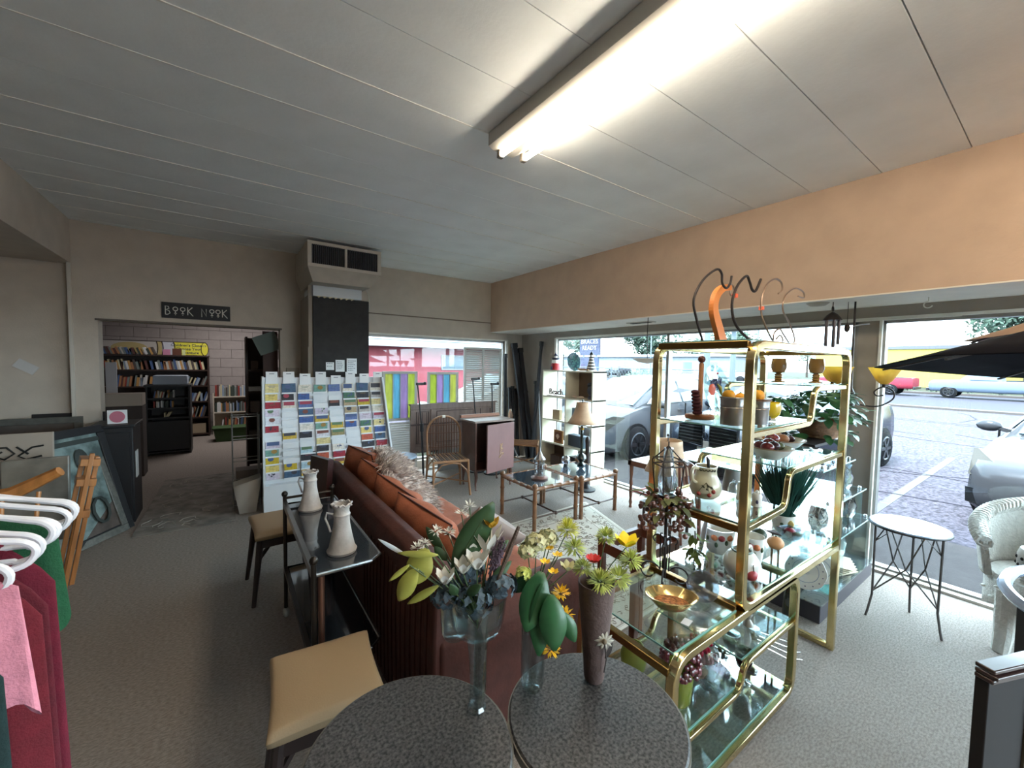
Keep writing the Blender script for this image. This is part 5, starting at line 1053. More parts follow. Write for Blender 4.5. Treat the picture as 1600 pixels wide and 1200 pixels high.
# ================================================================ BRASS AND GLASS ETAGERE
brass = M('brass', (228, 206, 150), .16, 1, n=.10, ns=6); brassd = M('antique_brass', (150, 118, 70), .25, 1)
shelfg = G('shelf_glass', (240, 248, 246), .07, .0, .6); edgeg = M('glass_edge', (120, 168, 160), .15, spec=.8)
def rpath(pts, r, n=5):
    out = []; P = [Vector(p) for p in pts]
    for i, p in enumerate(P):
        if i in (0, len(P)-1): out.append(p); continue
        a, b = P[i-1]-p, P[i+1]-p; k = min(r, a.length*.48, b.length*.48); a.normalize(); b.normalize()
        for j in range(n+1):
            t = j/n; q0 = p+a*k; q1 = p+b*k; out.append(q0*(1-t)**2+p*2*t*(1-t)+q1*t*t)
    return out
def band(m, pts, w, h, closed=False):
    """flat bar swept in the plane y=const; w along y, h in plane"""
    P = [Vector(p) for p in pts]; N = len(P); vs = []; fs = []
    for i, p in enumerate(P):
        t = (P[min(i+1, N-1)]-P[max(i-1, 0)]).normalized(); nn = Vector((-t.z, 0, t.x))
        for a, b in ((-1, -1), (1, -1), (1, 1), (-1, 1)): vs.append(p+Vector((0, a*w/2, 0))+nn*b*h/2)
    for i in range(N-1):
        for k in range(4): fs.append((4*i+k, 4*i+(k+1) % 4, 4*(i+1)+(k+1) % 4, 4*(i+1)+k))
    fs += [(3, 2, 1, 0), tuple(4*(N-1)+k for k in range(4))]; return m.add(vs, fs)
et = thing('etagere', 'tall stepped brass and glass shelving unit in front of the windows', 'shelving unit', (1.2, .744, 0))
X0 = 1.2; DY = .42
paths = [('tall_frame', [(2.79, 0, .0), (2.79, 0, 1.69), (1.675, 0, 1.69), (1.675, 0, .62), (2.79, 0, .60)], .075, .034, .034),
         ('low_frame', [(1.215, 0, .0), (1.215, 0, .6), (2.235, 0, .6), (2.235, 0, .03), (1.215, 0, .03)], .085, .034, .032),
         ('shelf_rail', [(2.79, 0, 1.50), (2.34, 0, 1.50), (2.31, 0, 1.335), (1.68, 0, 1.33)], .05, .022, .026),
         ('shelf_rail', [(2.79, 0, 1.13), (2.09, 0, 1.125), (2.06, 0, .965), (1.68, 0, .95)], .05, .022, .026),
         ('shelf_rail', [(2.235, 0, .37), (1.735, 0, .37), (1.70, 0, .27), (1.215, 0, .27)], .05, .022, .022)]
for nm, pts, r, w, h in paths:
    pp = [(p[0]-X0, 0, p[2]) for p in rpath(pts, r)]; me = band(MB(), pp, w, h).mesh(nm, brass, 40)
    for y in (0, DY): obj(nm, me, None, et, loc=(0, y, 0), bev=.004)
for x, z in ((1.675, 1.69), (2.79, 1.69), (1.675, .62), (1.215, .56), (2.235, .585), (2.79, .015), (1.215, .015), (2.235, .02), (1.675, .95), (2.79, .60)):
    obj('cross_bar', MB().box((x-X0, DY/2, z), (.03, DY-.02, .03)), brassd if x < 1.7 else brass, et, bev=.003)
def gshelf(x0, x1, z):
    m = MB().bb(x0-X0, x1-X0, .01, DY-.01, z, z+.006); obj('glass_shelf', m, shelfg, et)
    obj('glass_edge', MB().bb(x0-X0, x1-X0, .006, .01, z, z+.006).bb(x0-X0-.003, x0-X0, .006, DY-.01, z, z+.006), edgeg, et)
for a in ((1.69, 2.77, 1.706), (2.32, 2.775, 1.512), (1.69, 2.31, 1.345), (2.08, 2.775, 1.139), (1.69, 2.06, .963), (1.69, 2.775, .628), (1.23, 1.66, .616), (1.73, 2.22, .382), (1.23, 1.70, .282), (1.23, 2.22, .047)): gshelf(*a)
# ---- on top: wrought iron plant hooks and an orange strap
iron = M('wrought_iron', (46, 38, 36), .5, .5); bron = M('pale_bronze', (150, 128, 112), .35, .8)
def hook(label, loc, pts, r, mat, tape=None, rz=0):
    t = thing('plant_hook', label, 'plant hook', loc, rz); obj('rod', MB().tube(pts, r, 8), mat, t)
    if tape: obj('tape_mark', MB().box(tape, (.02, .02, .018)), M('orange_tape', (250, 110, 70), .6), t)
    return t
sp = lambda cx, cz, r0, r1, a0, a1, n=16: [(cx+(r0+(r1-r0)*i/n)*math.cos(math.radians(a0+(a1-a0)*i/n)), 0, cz+(r0+(r1-r0)*i/n)*math.sin(math.radians(a0+(a1-a0)*i/n))) for i in range(n+1)]
hook('first black iron hook from the left on top of the brass shelves', (1.77, 1.0, 1.715), smooth([(0, 0, .0), (-.06, 0, .10), (-.085, 0, .18), (-.02, 0, .27), (.09, 0, .335), (.14, 0, .325), (.15, 0, .28), (.19, 0, .262), (.225, 0, .29), (.235, 0, .325)]), .0055, iron)
hook('second black iron hook, passing in front of the orange strap', (2.28, 1.0, 1.715), smooth([(.1, 0, .0), (0, 0, .02), (-.1, 0, .04), (-.22, 0, .1), (-.26, 0, .19), (-.22, 0, .28), (-.13, 0, .345), (-.09, 0, .32), (-.06, 0, .285), (-.02, 0, .285), (.03, 0, .35)]), .0065, iron, (-.235, 0, .235))
hook('third hook, half black and half pale, with a curled tip', (2.50, 1.0, 1.715), smooth([(.06, 0, .0), (-.02, 0, .04), (-.15, 0, .15), (-.17, 0, .24), (-.12, 0, .33), (-.02, 0, .375), (.06, 0, .365), (.075, 0, .325), (.03, 0, .30)]), .005, bron, (-.165, 0, .20))
hook('pale bronze scroll hook, rightmost on the brass shelves', (2.70, 1.0, 1.73), smooth([(-.17, 0, .03), (-.12, 0, .055), (-.08, 0, .03), (-.11, 0, -.0), (-.19, 0, .01), (-.2, 0, .06), (-.13, 0, .09), (-.07, 0, .06)]+[(.05, 0, .0), (.08, 0, .05), (.0, 0, .13), (-.10, 0, .2), (-.08, 0, .28), (.05, 0, .34), (.17, 0, .335), (.19, 0, .30), (.10, 0, .30)]), .0045, bron)
og = thing('orange_strap_hook', 'broad orange curved bracket on top of the brass shelves', 'bracket', (2.02, 1.05, 1.715)); pts = smooth([(.02, 0, 0), (-.03, 0, .08), (-.075, 0, .16), (-.06, 0, .23), (.0, 0, .275), (.07, 0, .285)])
m = MB(); ws = [.032-.02*i/(len(pts)-1) for i in range(len(pts))]
for i in range(len(pts)-1):
    d = (pts[i+1]-pts[i]).normalized(); nn = Vector((-d.z, 0, d.x)); d2 = (pts[min(i+2, len(pts)-1)]-pts[i+1]); d2 = d2.normalized() if d2.length > 0 else d; n2 = Vector((-d2.z, 0, d2.x)); a, b = pts[i], pts[i+1]; y = Vector((0, .012, 0))
    m.add([a-nn*ws[i]-y, a+nn*ws[i]-y, b+n2*ws[i+1]-y, b-n2*ws[i+1]-y, a-nn*ws[i]+y, a+nn*ws[i]+y, b+n2*ws[i+1]+y, b-n2*ws[i+1]+y], [(0, 1, 2, 3), (7, 6, 5, 4), (0, 3, 7, 4), (1, 5, 6, 2)])
obj('strap', m, M('orange_wood', (214, 128, 60), .5), og); obj('curl', MB().tube(sp(.09, .27, .04, .012, 150, -200), .004, 6), bron, og)
# ---- goblets
amber = M('amber_glass', (150, 112, 60), .15, coat=.6); clear = G('clear_glass', (236, 240, 242), .10, .02, .75)
gbl = thing('goblet', 'left amber ribbed goblet on the topmost glass shelf', 'goblet', (2.56, .99, 1.518))
obj('bowl', MB().lathe([(.012, .05), (.03, .058), (.038, .08), (.039, .105), (.033, .135), (.030, .135), (.034, .1), (.001, .06)], n=22), amber, gbl); obj('rings', MB().lathe([(.036, 0), (.034, .006), (.016, .012), (.02, .018), (.015, .024), (.02, .03), (.015, .037), (.019, .044), (.013, .05)], n=20), amber, gbl)
dup(gbl, (2.715, .86, 1.518), 0, 'right amber ribbed goblet on the topmost glass shelf')
# ---- paper towel holder
ply = M('pine_wood', (172, 112, 72), .5, n=.12, ns=12)
th = thing('towel_holder', 'wooden paper towel holder with a round base', 'towel holder', (1.84, 1.04, 1.351)); obj('base', MB().lathe([(.062, 0), (.066, .006), (.064, .018), (.056, .022), (.001, .022)], n=24), ply, th); obj('rod', MB().lathe([(.011, .02), (.011, .26), (.006, .268)], n=12), ply, th); obj('ball', MB().sph((0, 0, .283), .017, 12, 8), M('cherry_ball', (96, 44, 34), .4), th)
m = MB(); 
for i in range(7): z = .012+i*.016; m.sph((-.004*i, 0, z), (.030-.002*i, .02, .011), 12, 6)
o = solo('dark_red_cloth', m, M('oxblood_knit', (88, 34, 42), .8), 'small dark red lumpy cloth piece leaning on the towel holder base', 'cloth', loc=(1.785, 1.02, 1.374)); o.rotation_euler = (0, -.0, 0)
# ---- painted glass plate
ptg = G('plate_glass', (226, 242, 240), .08, .02, .6)
gp = thing('painted_plate', 'large clear glass plate with painted orange and grapes behind the fruit tins', 'plate', (2.06, 1.09, 1.351)); RX = Matrix.Rotation(PI/2-.2, 4, 'X')
obj('plate', MB().lathe([(.001, 0), (.09, .004), (.125, .014), (.128, .017), (.12, .016), (.001, .005)], c=(0, 0, .13), n=30, R=RX), ptg, gp)
def onpl(x, z, y=-.012): return (x, y-(z-.13)*.2*-1, z)
obj('painted_orange', MB().sph((-.045, -.012, .13), (.034, .006, .034), 16, 8), M('paint_orange', (224, 84, 34), .4), gp)
m = MB(); rr_ = random.Random(2)
for i in range(60): m.box((-.06+rr_.random()*.1, -.012, .155+rr_.uniform(-.02, .028)), (.006, .004, .014), R=Matrix.Rotation(rr_.uniform(.4, 1.2), 4, 'Y'))
obj('painted_grapes', m, M('paint_indigo', (64, 62, 112), .5), gp, kind='stuff'); obj('painted_banana', MB().tube([(.0, -.014, .16), (.03, -.014, .14), (.05, -.014, .10)], [.004, .010, .004], 8), M('paint_olive', (178, 168, 70), .5), gp)
obj('painted_berry', MB().sph((-.03, -.014, .085), (.010, .004, .012), 10, 6), M('paint_red', (140, 40, 40), .5), gp)
obj('painted_petal', MB().sph((.0, -.014, .215), (.007, .004, .006), 10, 6), M('paint_red2', (200, 50, 70), .5), gp)
obj('wire_easel', MB().tube([(-.09, -.03, 0), (-.04, -.01, .06), (.0, .0, .09)], .002, 5).tube([(.04, -.03, 0), (0, -.01, .05)], .002, 5), alum, gp)
# ---- fruit tins
tin = M('galvanised', (150, 146, 144), .28, .85, n=.15, ns=8); lem = M('lemon_orange', (236, 164, 34), .45, bump=.15, bs=90)
def fruit(name, label, loc, r, mat, stem=None, grp=None, squash=1):
    t = thing(name, label, name if name != 'artificial_fruit' else 'fruit', loc); obj('flesh', MB().sph((0, 0, r*squash), (r, r, r*squash), 16, 10), mat, t)
    obj('stem', MB().cyl((0, 0, r*squash*1.93), (.002, 0, r*squash*2.12), .003, .004, 6), bark, t); return t
def bucket(label, loc, r, h, handles=False):
    t = thing('tin_bucket', label, 'bucket', loc); obj('body', MB().lathe([(.001, .004), (r*.94, 0), (r*.96, h*.6), (r*1.0, h*.63), (r*.97, h*.66), (r, h*.7), (r*.98, h*.74), (r, h), (r*.97, h), (r*.95, h*.7), (r*.9, .008), (.001, .01)], n=28), tin, t); obj('rim', MB().tube([(r*math.cos(i/24*2*PI), r*math.sin(i/24*2*PI), h) for i in range(24)], .004, 6, closed=True), tin, t)
    if handles: obj('handle', MB().tube([(-r, 0, h-.012), (-r-.012, 0, h-.006), (-r-.012, 0, h-.022), (-r, 0, h-.02)], .004, 6).lathe([(r*1.12, h-.002), (r*1.14, h+.004), (r*.9, h+.006)], n=28), M('rim_brown', (122, 94, 78), .4, .5), t)
    obj('filling', MB().lathe([(r*.93, h*.8), (.001, h*.84)], n=20), M('filling', (90, 80, 60), .9), t); return t
bucket('left galvanised tin with lemons on the third shelf', (1.79, .86, 1.351), .053, .118); bucket('right galvanised tin with brown rim and an orange on top', (1.915, .82, 1.351), .05, .105, True)
for (x, y, z, r, lb) in ((1.765, .87, 1.45, .026, 'largest orange fruit on the left tin'), (1.815, .845, 1.445, .022, 'second orange fruit in the left tin'), (1.80, .89, 1.448, .02, 'orange fruit at the back of the left tin')): fruit('artificial_orange', lb, (x, y, z), r, lem)['category'] = 'fruit'
og2 = fruit('artificial_orange', 'orange with an olive green cork neck on the right tin', (1.915, .82, 1.445), .029, lem); og2['category'] = 'fruit'; obj('neck', MB().lathe([(.011, .052), (.009, .066), (.014, .075), (.014, .078)], n=12), M('olive_glaze', (112, 104, 50), .5), og2)
# ---- yellow mug
mg = thing('mug', 'round bright yellow mug right of the fruit tins', 'mug', (2.10, .84, 1.351)); ym = M('yellow_glaze', (232, 200, 40), .2, coat=.6)
obj('body', MB().lathe([(.001, .012), (.022, .01), (.026, .012), (.04, .03), (.046, .055), (.042, .084), (.039, .086), (.042, .055), (.03, .022), (.001, .02)], n=24), ym, mg); obj('handle', MB().tube(smooth([(.04, 0, .07), (.062, 0, .07), (.066, 0, .045), (.05, 0, .03), (.036, 0, .026)], 4), .005, 8), ym, mg)
obj('white_foot', MB().lathe([(.026, 0), (.03, .004), (.022, .012)], n=18), M('white_glaze', (226, 222, 214), .25, coat=.5), mg)
wg = M('white_glaze', (226, 222, 214), .25, coat=.5)
solo('dark_berry', MB().sph((0, 0, .014), (.012, .012, .014), 10, 8), M('berry_dark', (40, 26, 34), .4), 'dark berry beside the yellow mug', 'fruit', loc=(2.045, .825, 1.351))
solo('glass_stopper', MB().lathe([(.02, 0), (.014, .02), (.018, .04), (.008, .06)], n=14), clear, 'small cut glass stopper between towel holder and left tin', 'stopper', loc=(1.90, .98, 1.351))
# ---- fruit bowls
def bowl(label, loc, r, h): 
    t = thing('white_bowl', label, 'bowl', loc); obj('bowl', MB().lathe([(.001, .004), (r*.42, 0), (r*.45, .004), (r*.75, h*.4), (r, h), (r*.97, h*1.02), (r*.7, h*.45), (.001, .012)], n=32), wg, t); obj('rim', MB().tube([(r*math.cos(i/28*2*PI), r*math.sin(i/28*2*PI), h) for i in range(28)], .003, 5, closed=True), M('rim_tan', (160, 130, 104), .4), t); return t
bowl('front white bowl of red peppers and berries', (2.215, .875, 1.146), .098, .058); bowl('wider white bowl behind the front one', (2.50, .96, 1.146), .135, .062)
dr_ = M('dark_red_fruit', (116, 24, 28), .35, coat=.4, n=.2, ns=20); gn_ = M('olive_fruit', (92, 96, 62), .5); br_ = M('brown_fruit', (160, 104, 66), .5); pk_ = M('peach_fruit', (206, 146, 96), .5)
for i, (x, y, z, r, m_, lb) in enumerate(((2.165, .87, 1.185, .03, dr_, 'dark red fruit at the left of the front bowl'), (2.21, .86, 1.19, .028, M('plum', (60, 18, 30), .4), 'plum dark fruit in the middle of the front bowl'), (2.255, .90, 1.192, .03, dr_, 'shiny red fruit at the back of the front bowl'), (2.275, .86, 1.185, .024, gn_, 'olive fruit at the right of the front bowl'), (2.19, .915, 1.19, .026, dr_, 'dark red fruit behind in the front bowl'),
    (2.42, .95, 1.185, .036, dr_, 'flat red fruit at the left of the wide bowl'), (2.50, .93, 1.183, .032, br_, 'brown fruit in the middle of the wide bowl'), (2.56, .98, 1.184, .03, pk_, 'peach fruit at the right of the wide bowl'), (2.49, 1.0, 1.185, .03, pk_, 'peach fruit at the back of the wide bowl'), (2.57, .92, 1.182, .024, M('plum', (60, 18, 30), .4), 'dark fruit at the right rim of the wide bowl'))):
    fruit('artificial_fruit', lb, (x, y, z), r, m_, squash=.8)
# ---- cherry pitcher
crm = M('cream_glaze', (214, 202, 172), .3, coat=.5); chr_ = M('cherry_paint', (150, 48, 36), .4); lfp = M('leaf_paint', (66, 60, 34), .5)
pt_ = thing('ceramic_pitcher', 'cream pitcher painted with red cherries', 'pitcher', (1.885, 1.02, .97))
obj('body', MB().lathe([(.001, .004), (.045, 0), (.062, .014), (.072, .04), (.066, .075), (.05, .105), (.046, .13), (.05, .152), (.046, .152), (.042, .125), (.045, .1), (.001, .02)], n=32), crm, pt_)
obj('handle', MB().tube(smooth([(-.04, .01, .138), (-.075, .02, .148), (-.09, .02, .12), (-.08, .02, .09), (-.058, .01, .075)], 4), .008, 8), crm, pt_)
vd = Vector((-.877, -.48, 0)); vs_ = Vector((.48, -.877, 0))
def surf(r, side, z): 
    a = math.atan2(-.48, -.877)+side; return (r*math.cos(a), r*math.sin(a), z)
for s_, z in ((-.42, .03), (.25, .028), (.5, .045)): obj('painted_cherry', MB().sph(surf(.069, s_, z), .0105, 10, 8), chr_, pt_)
m = MB()
for s_, z, q in ((-.25, .072, .02), (.1, .076, .02), (.0, .06, .018), (.3, .07, .018)): a_ = Vector(surf(.066, s_, z)); b_ = Vector(surf(.068, s_+.2, z-.012)); m.tube([a_, (a_+b_)/2+vd*.002, b_], [.001, .005, .001], 6)
for s_, z in ((-.42, .03), (.25, .028), (.5, .045)): m.tube([surf(.064, .05, .085), surf(.070, s_*.6, .06), surf(.071, s_, z+.01)], .0012, 5)
m.tube([surf(.050, s_/10, .138+.004*math.cos(s_*2)) for s_ in range(-9, 10)], .003, 5)
obj('painted_leaves', m, lfp, pt_, kind='stuff'); obj('spoon_handle', MB().tube([(.01, -.01, .1), (.005, -.005, .18), (.0, 0, .195)], [.004, .009, .004], 8), M('dark_spoon', (50, 36, 34), .5), pt_)
# salt set on the same shelf
def shaker(label, loc, h):
    t = thing('ceramic_canister', label, 'canister', loc); obj('body', MB().lathe([(.022, 0), (.024, .004), (.02, h*.45), (.022, h*.8), (.016, h), (.001, h)], n=18), wg, t); obj('lid_knob', MB().sph((0, 0, h+.006), .008, 10, 6), wg, t); obj('painted_fruit', MB().sph((-.020, -.010, h*.4), (.006, .006, .009), 8, 6), M('paint_navy', (46, 44, 72), .5), t)
shaker('small white canister with dark painted fruit, left on the pitcher shelf', (1.99, .90, .97), .085); shaker('second small white canister on the pitcher shelf', (1.96, .82, .97), .06)
dm = thing('glass_dome', 'small clear glass dome at the right end of the pitcher shelf', 'dome', (2.035, .96, .97)); obj('dome', MB().lathe([(.024, 0), (.026, .03), (.018, .055), (.004, .064)], n=18), clear, dm); obj('knob', MB().sph((0, 0, .07), .007, 8, 6), clear, dm)
# ---- teapot / apple jar and canisters on the long shelf
tp_ = thing('apple_teapot', 'round white teapot painted with a big red apple', 'teapot', (1.895, .845, .635)); 
obj('body', MB().lathe([(.001, .004), (.03, 0), (.055, .02), (.076, .06), (.074, .095), (.055, .125), (.04, .135), (.036, .135), (.05, .12), (.001, .1)], n=32), wg, tp_); obj('rim', MB().tube([(.039*math.cos(i/20*2*PI), .039*math.sin(i/20*2*PI), .136) for i in range(20)], .005, 6, closed=True), M('green_rim', (58, 78, 60), .4), tp_)
obj('handle', MB().tube(smooth([(.05, .0, .13), (.085, .0, .135), (.1, .0, .09), (.085, .0, .04), (.066, .0, .035)], 4), .0065, 8), wg, tp_)
a_ = math.atan2(-.44, -.9)+.62; obj('painted_apple', MB().sph((.062*math.cos(a_), .062*math.sin(a_), .055), (.028, .028, .026), 14, 10), M('apple_paint', (176, 66, 72), .4), tp_); obj('apple_stem', MB().tube([(.08*math.cos(a_), .08*math.sin(a_), .078), (.075*math.cos(a_), .075*math.sin(a_), .105)], .002, 5), lfp, tp_)
def canister(label, loc, r, h, flip=1):
    t = thing('ceramic_canister', label, 'canister', loc); obj('body', MB().lathe([(.001, .004), (r*.75, 0), (r*.85, .01), (r*.95, h*.5), (r, h*.95), (r*1.03, h), (r*.95, h), (r*.9, h*.9), (.001, .03)], n=28), wg, t)
    fr_ = [(-.35, .7, 'p_orange', (196, 112, 66)), (.15, .72, 'p_red', (142, 46, 48)), (-.9, .6, 'p_leaf', (70, 86, 56)), (.5, .55, 'p_leaf', (70, 86, 56)), (-.2, .42, 'p_leaf', (70, 86, 56)), (.75, .75, 'p_orange', (196, 112, 66))]
    for s_, z, nm, c in fr_:
        a = math.atan2(-.45, -.9)+s_*flip; obj('painted_fruit', MB().sph((r*.93*math.cos(a), r*.93*math.sin(a), h*z), (.017, .017, .016) if 'leaf' not in nm else (.009, .009, .014), 10, 7), M(nm, c, .5), t)
canister('wide white fruit painted crock behind the apple teapot', (2.10, 1.05, .635), .072, .125); canister('tapered white fruit painted crock, right of the brass post', (2.12, .90, .635), .055, .13, -1)
fruit('artificial_fruit', 'large orange brown mango on the long glass shelf', (2.37, .89, .635), .040, pk_, squash=.85); fruit('artificial_avocado', 'dark green avocado behind the mango', (2.42, .99, .635), .038, M('avocado', (44, 56, 32), .5, bump=.3, bs=80), squash=.85)['category'] = 'fruit'
gbw = thing('glass_bowl', 'clear square glass bowl holding a red fruit', 'bowl', (2.58, .90, .635)); obj('bowl', MB().lathe([(.001, .004), (.045, 0), (.055, .01), (.068, .06), (.064, .06), (.05, .014), (.001, .01)], n=4, R=rotz(.5)), clear, gbw, sol=.002, ang=20); obj('foot', MB().lathe([(.04, 0), (.036, .004)], n=12), clear, gbw)
fruit('artificial_fruit', 'dark pink red fruit in the glass bowl', (2.58, .90, .645), .032, M('magenta_fruit', (150, 44, 62), .4), squash=.85)
ww = thing('wooden_spoon_rest', 'dark pod shaped wooden piece beside the glass bowl', 'ornament', (2.50, .95, .635)); obj('pod', MB().tube([(-.04, .02, .05), (0, 0, .04), (.04, -.02, .02)], [.004, .014, .005], 8), dkw, ww); obj('pod_stem', MB().cyl((-.04, .02, .05), (-.055, .028, .06), .003), dkw, ww)
for i, (x, y) in enumerate(((2.64, .84), (2.69, .90), (2.70, .80))): solo('glass_tumbler', MB().lathe([(.018, 0), (.022, .05), (.02, .05), (.016, .004)], n=16), clear, ['front left', 'back right', 'front right'][i]+' small clear tumbler at the right end of the long shelf', 'tumbler', loc=(x, y, .635))
# oval white plate on stand with leaf garland
ov = thing('oval_plate', 'oval white swirled glass plate standing on edge behind the brass post', 'plate', (1.95, 1.07, .635)); obj('plate', MB().lathe([(.001, 0), (.05, .004), (.07, .012), (.066, .014), (.001, .006)], c=(0, 0, .105), n=28, R=Matrix.Rotation(PI/2, 4, 'Z') @ Matrix.Rotation(PI/2+.15, 4, 'X') @ Matrix.Scale(.62, 4, (1, 0, 0)) @ Matrix.Scale(1.5, 4, (0, 1, 0))), M('milk_glass', (206, 210, 224), .2, n=.06, ns=18), ov, ang=60)
ov.rotation_euler = (0, 0, -.9); obj('pink_label', MB().sph((-.014, .0, .15), (.003, .01, .008), 8, 6), M('pink_tape', (236, 130, 150), .6), ov); obj('stand', MB().tube([(-.05, -.04, 0), (-.01, -.03, .02), (.03, 0, .0)], .003, 5).tube([(-.05, .04, 0), (-.01, .03, .02), (.03, 0, 0)], .003, 5), iron, ov)
lgm = M('leaf_green', (96, 112, 44), .7, n=.35, ns=12); lgd = M('leaf_deep', (44, 84, 48), .6, n=.25, ns=10)
def leaves(m, c, r, n, L, W, rg, down=0):
    for i in range(n):
        a = rg.uniform(0, 2*PI); b = rg.uniform(-.6, 1); d = Vector((math.cos(a), math.sin(a), b-down)); p = Vector(c)+Vector((r[0]*math.cos(a)*rg.random(), r[1]*math.sin(a)*rg.random(), r[2]*rg.uniform(-1, 1)))
        m.leaf(p, d, L*rg.uniform(.7, 1.2), W*rg.uniform(.8, 1.2), k=3, bend=.35)
    return m
gl_ = thing('foliage_garland', 'hanging sprig of yellow green leaves beside the oval plate', 'garland', (1.86, 1.05, .635)); m = leaves(MB(), (0, 0, .09), (.03, .03, .06), 26, .05, .028, random.Random(4), .6); obj('leaves', m, lgm, gl_, kind='stuff'); obj('stem', MB().tube([(0, 0, .16), (.01, 0, .08), (.0, 0, .0)], .003, 5), bark, gl_)
# ---- pot of grass
gpt = thing('grass_pot', 'white painted pot of tall dark green grass', 'potted grass', (2.70, .98, .635)); obj('pot', MB().lathe([(.001, .004), (.045, 0), (.055, .02), (.066, .095), (.062, .097), (.05, .03), (.001, .07)], n=26), wg, gpt)
for s_, z, r_, nm, c in ((.5, .055, .024, 'pot_lemon', (212, 182, 110)), (-.2, .05, .010, 'p_leaf', (70, 86, 56)), (-.6, .07, .008, 'p_leaf', (70, 86, 56))): a = math.atan2(-.43, -.9)+s_; obj('painted_fruit', MB().sph((.058*math.cos(a), .058*math.sin(a), z), (r_*.5, r_, r_), 10, 7), M(nm, c, .5), gpt)
m = MB(); rg_ = random.Random(8)
for i in range(420):
    a = rg_.uniform(0, 2*PI); sp_ = rg_.uniform(0, .17); L_ = rg_.uniform(.26, .42); b0 = Vector((.04*math.cos(a)*rg_.random(), .04*math.sin(a)*rg_.random(), .07)); t_ = b0+Vector((sp_*math.cos(a), sp_*math.sin(a), L_)); md = (b0+t_)/2+Vector((0, 0, .02)); w = Vector((math.sin(a), -math.cos(a), 0))*.0022
    m.add([b0-w, b0+w, md+w, t_, md-w], [(0, 1, 2, 3, 4)])
obj('grass', m, M('grass_dark', (32, 78, 66), .6, n=.25, ns=6), gpt, kind='stuff')
# ---- candle holder with oil lamp chimney and grapes (on the low left glass)
ch_ = thing('scroll_candle_holder', 'black scrolled iron candle holder with a glass chimney and a ring of grapes', 'candle holder', (1.60, 1.04, .625))
for k in range(4):
    a = k*PI/2+.5; c, s = math.cos(a), math.sin(a); pp = [(0.012, 0, .22)]+[(.02+.0*i, 0, .22-.03*i) for i in range(3)]+sp(.065, .035, .05, .022, 160, -140, 14)
    obj('scroll_leg', MB(rotz(a)).tube(pp, .0035, 6), iron, ch_)
    obj('upper_scroll', MB(rotz(a)).tube([(.008, 0, .06), (.012, 0, .16)]+sp(.035, .19, .03, .012, 190, -60, 8), .003, 6), iron, ch_)
obj('shaft', MB().cyl((0, 0, .02), (0, 0, .38), .007), iron, ch_); obj('candle_cup', MB().lathe([(.004, .36), (.032, .38), (.036, .40), (.03, .4), (.001, .385)], n=16), iron, ch_)
obj('chimney', MB().lathe([(.024, .40), (.04, .44), (.042, .48), (.024, .54), (.018, .60), (.02, .61)], n=20), clear, ch_, sol=.0015)
for k in range(4): a = k*PI/2+.3; obj('lantern_bar', MB().tube([(.055*math.cos(a), .055*math.sin(a), .41), (.07*math.cos(a), .07*math.sin(a), .55), (0, 0, .62)], .003, 5), iron, ch_)
for z in (.56, .535): obj('lantern_ring', MB().tube([(.066*math.cos(i*PI/2+.3), .066*math.sin(i*PI/2+.3), z) for i in range(4)], .0035, 5, closed=True), iron, ch_)
obj('lantern_tip', MB().cyl((0, 0, .61), (0, 0, .64), .003), iron, ch_)
gw = thing('grape_wreath', 'wreath of brown grapes and green leaves around the candle holder', 'wreath', (1.60, 1.04, .985)); m = MB(); m2 = MB(); rg_ = random.Random(6)
for i in range(150):
    a = rg_.uniform(0, 2*PI); r_ = rg_.uniform(.045, .115); m.sph((r_*math.cos(a), r_*math.sin(a), rg_.uniform(-.09, .03)+ (.03 if r_ < .08 else -.0)-(.04*(math.sin(3*a) > .3))), rg_.uniform(.009, .013), 8, 5)
leaves(m2, (0, 0, .0), (.1, .1, .05), 60, .055, .035, rg_, .1); obj('grapes', m, M('grape_brown', (112, 72, 60), .35, coat=.4, n=.3, ns=14), gw, kind='stuff'); obj('leaves', m2, M('leaf_autumn', (86, 88, 44), .7, n=.4, ns=14), gw, kind='stuff')
# ---- gold bowl, glass plate on low left shelf
gob = thing('gold_bowl', 'oval gold lined bowl with dried petals on the low left shelf', 'bowl', (1.44, .90, .628)); obj('bowl', MB().lathe([(.001, .008), (.035, 0), (.06, .012), (.1, .055), (.102, .058), (.096, .058), (.06, .022), (.001, .014)], n=32, sx=1.0, sy=.72), M('gold_glaze', (214, 182, 120), .15, .75), gob, ang=50); gob.rotation_euler = (0, 0, -.75)
obj('dried_petals', MB().lathe([(.068, .028), (.04, .036), (.001, .034)], n=18, sx=1, sy=.72), M('petal_mix', (170, 112, 66), .8, n=.6, ns=90, bump=.8, bs=120), gob)
gp2 = thing('glass_plate', 'cut glass plate standing near the lower left of the teapot', 'plate', (1.60, .86, .63)); obj('plate', MB().lathe([(.001, 0), (.04, .003), (.062, .012), (.058, .014), (.001, .006)], c=(0, 0, .06), n=24, R=Matrix.Rotation(-1.1, 4, 'Z') @ Matrix.Rotation(PI/2-.3, 4, 'X')), G('cut_glass', (206, 208, 216), .25, .08, .8), gp2); obj('stand', MB().box((0, 0, .005), (.05, .05, .01)), clear, gp2)
solo('price_card', MB().bb(0, .045, 0, .03, 0, .001), paper, 'small white price card on the low left glass shelf', 'card', loc=(1.40, .80, .624), rz=.2)
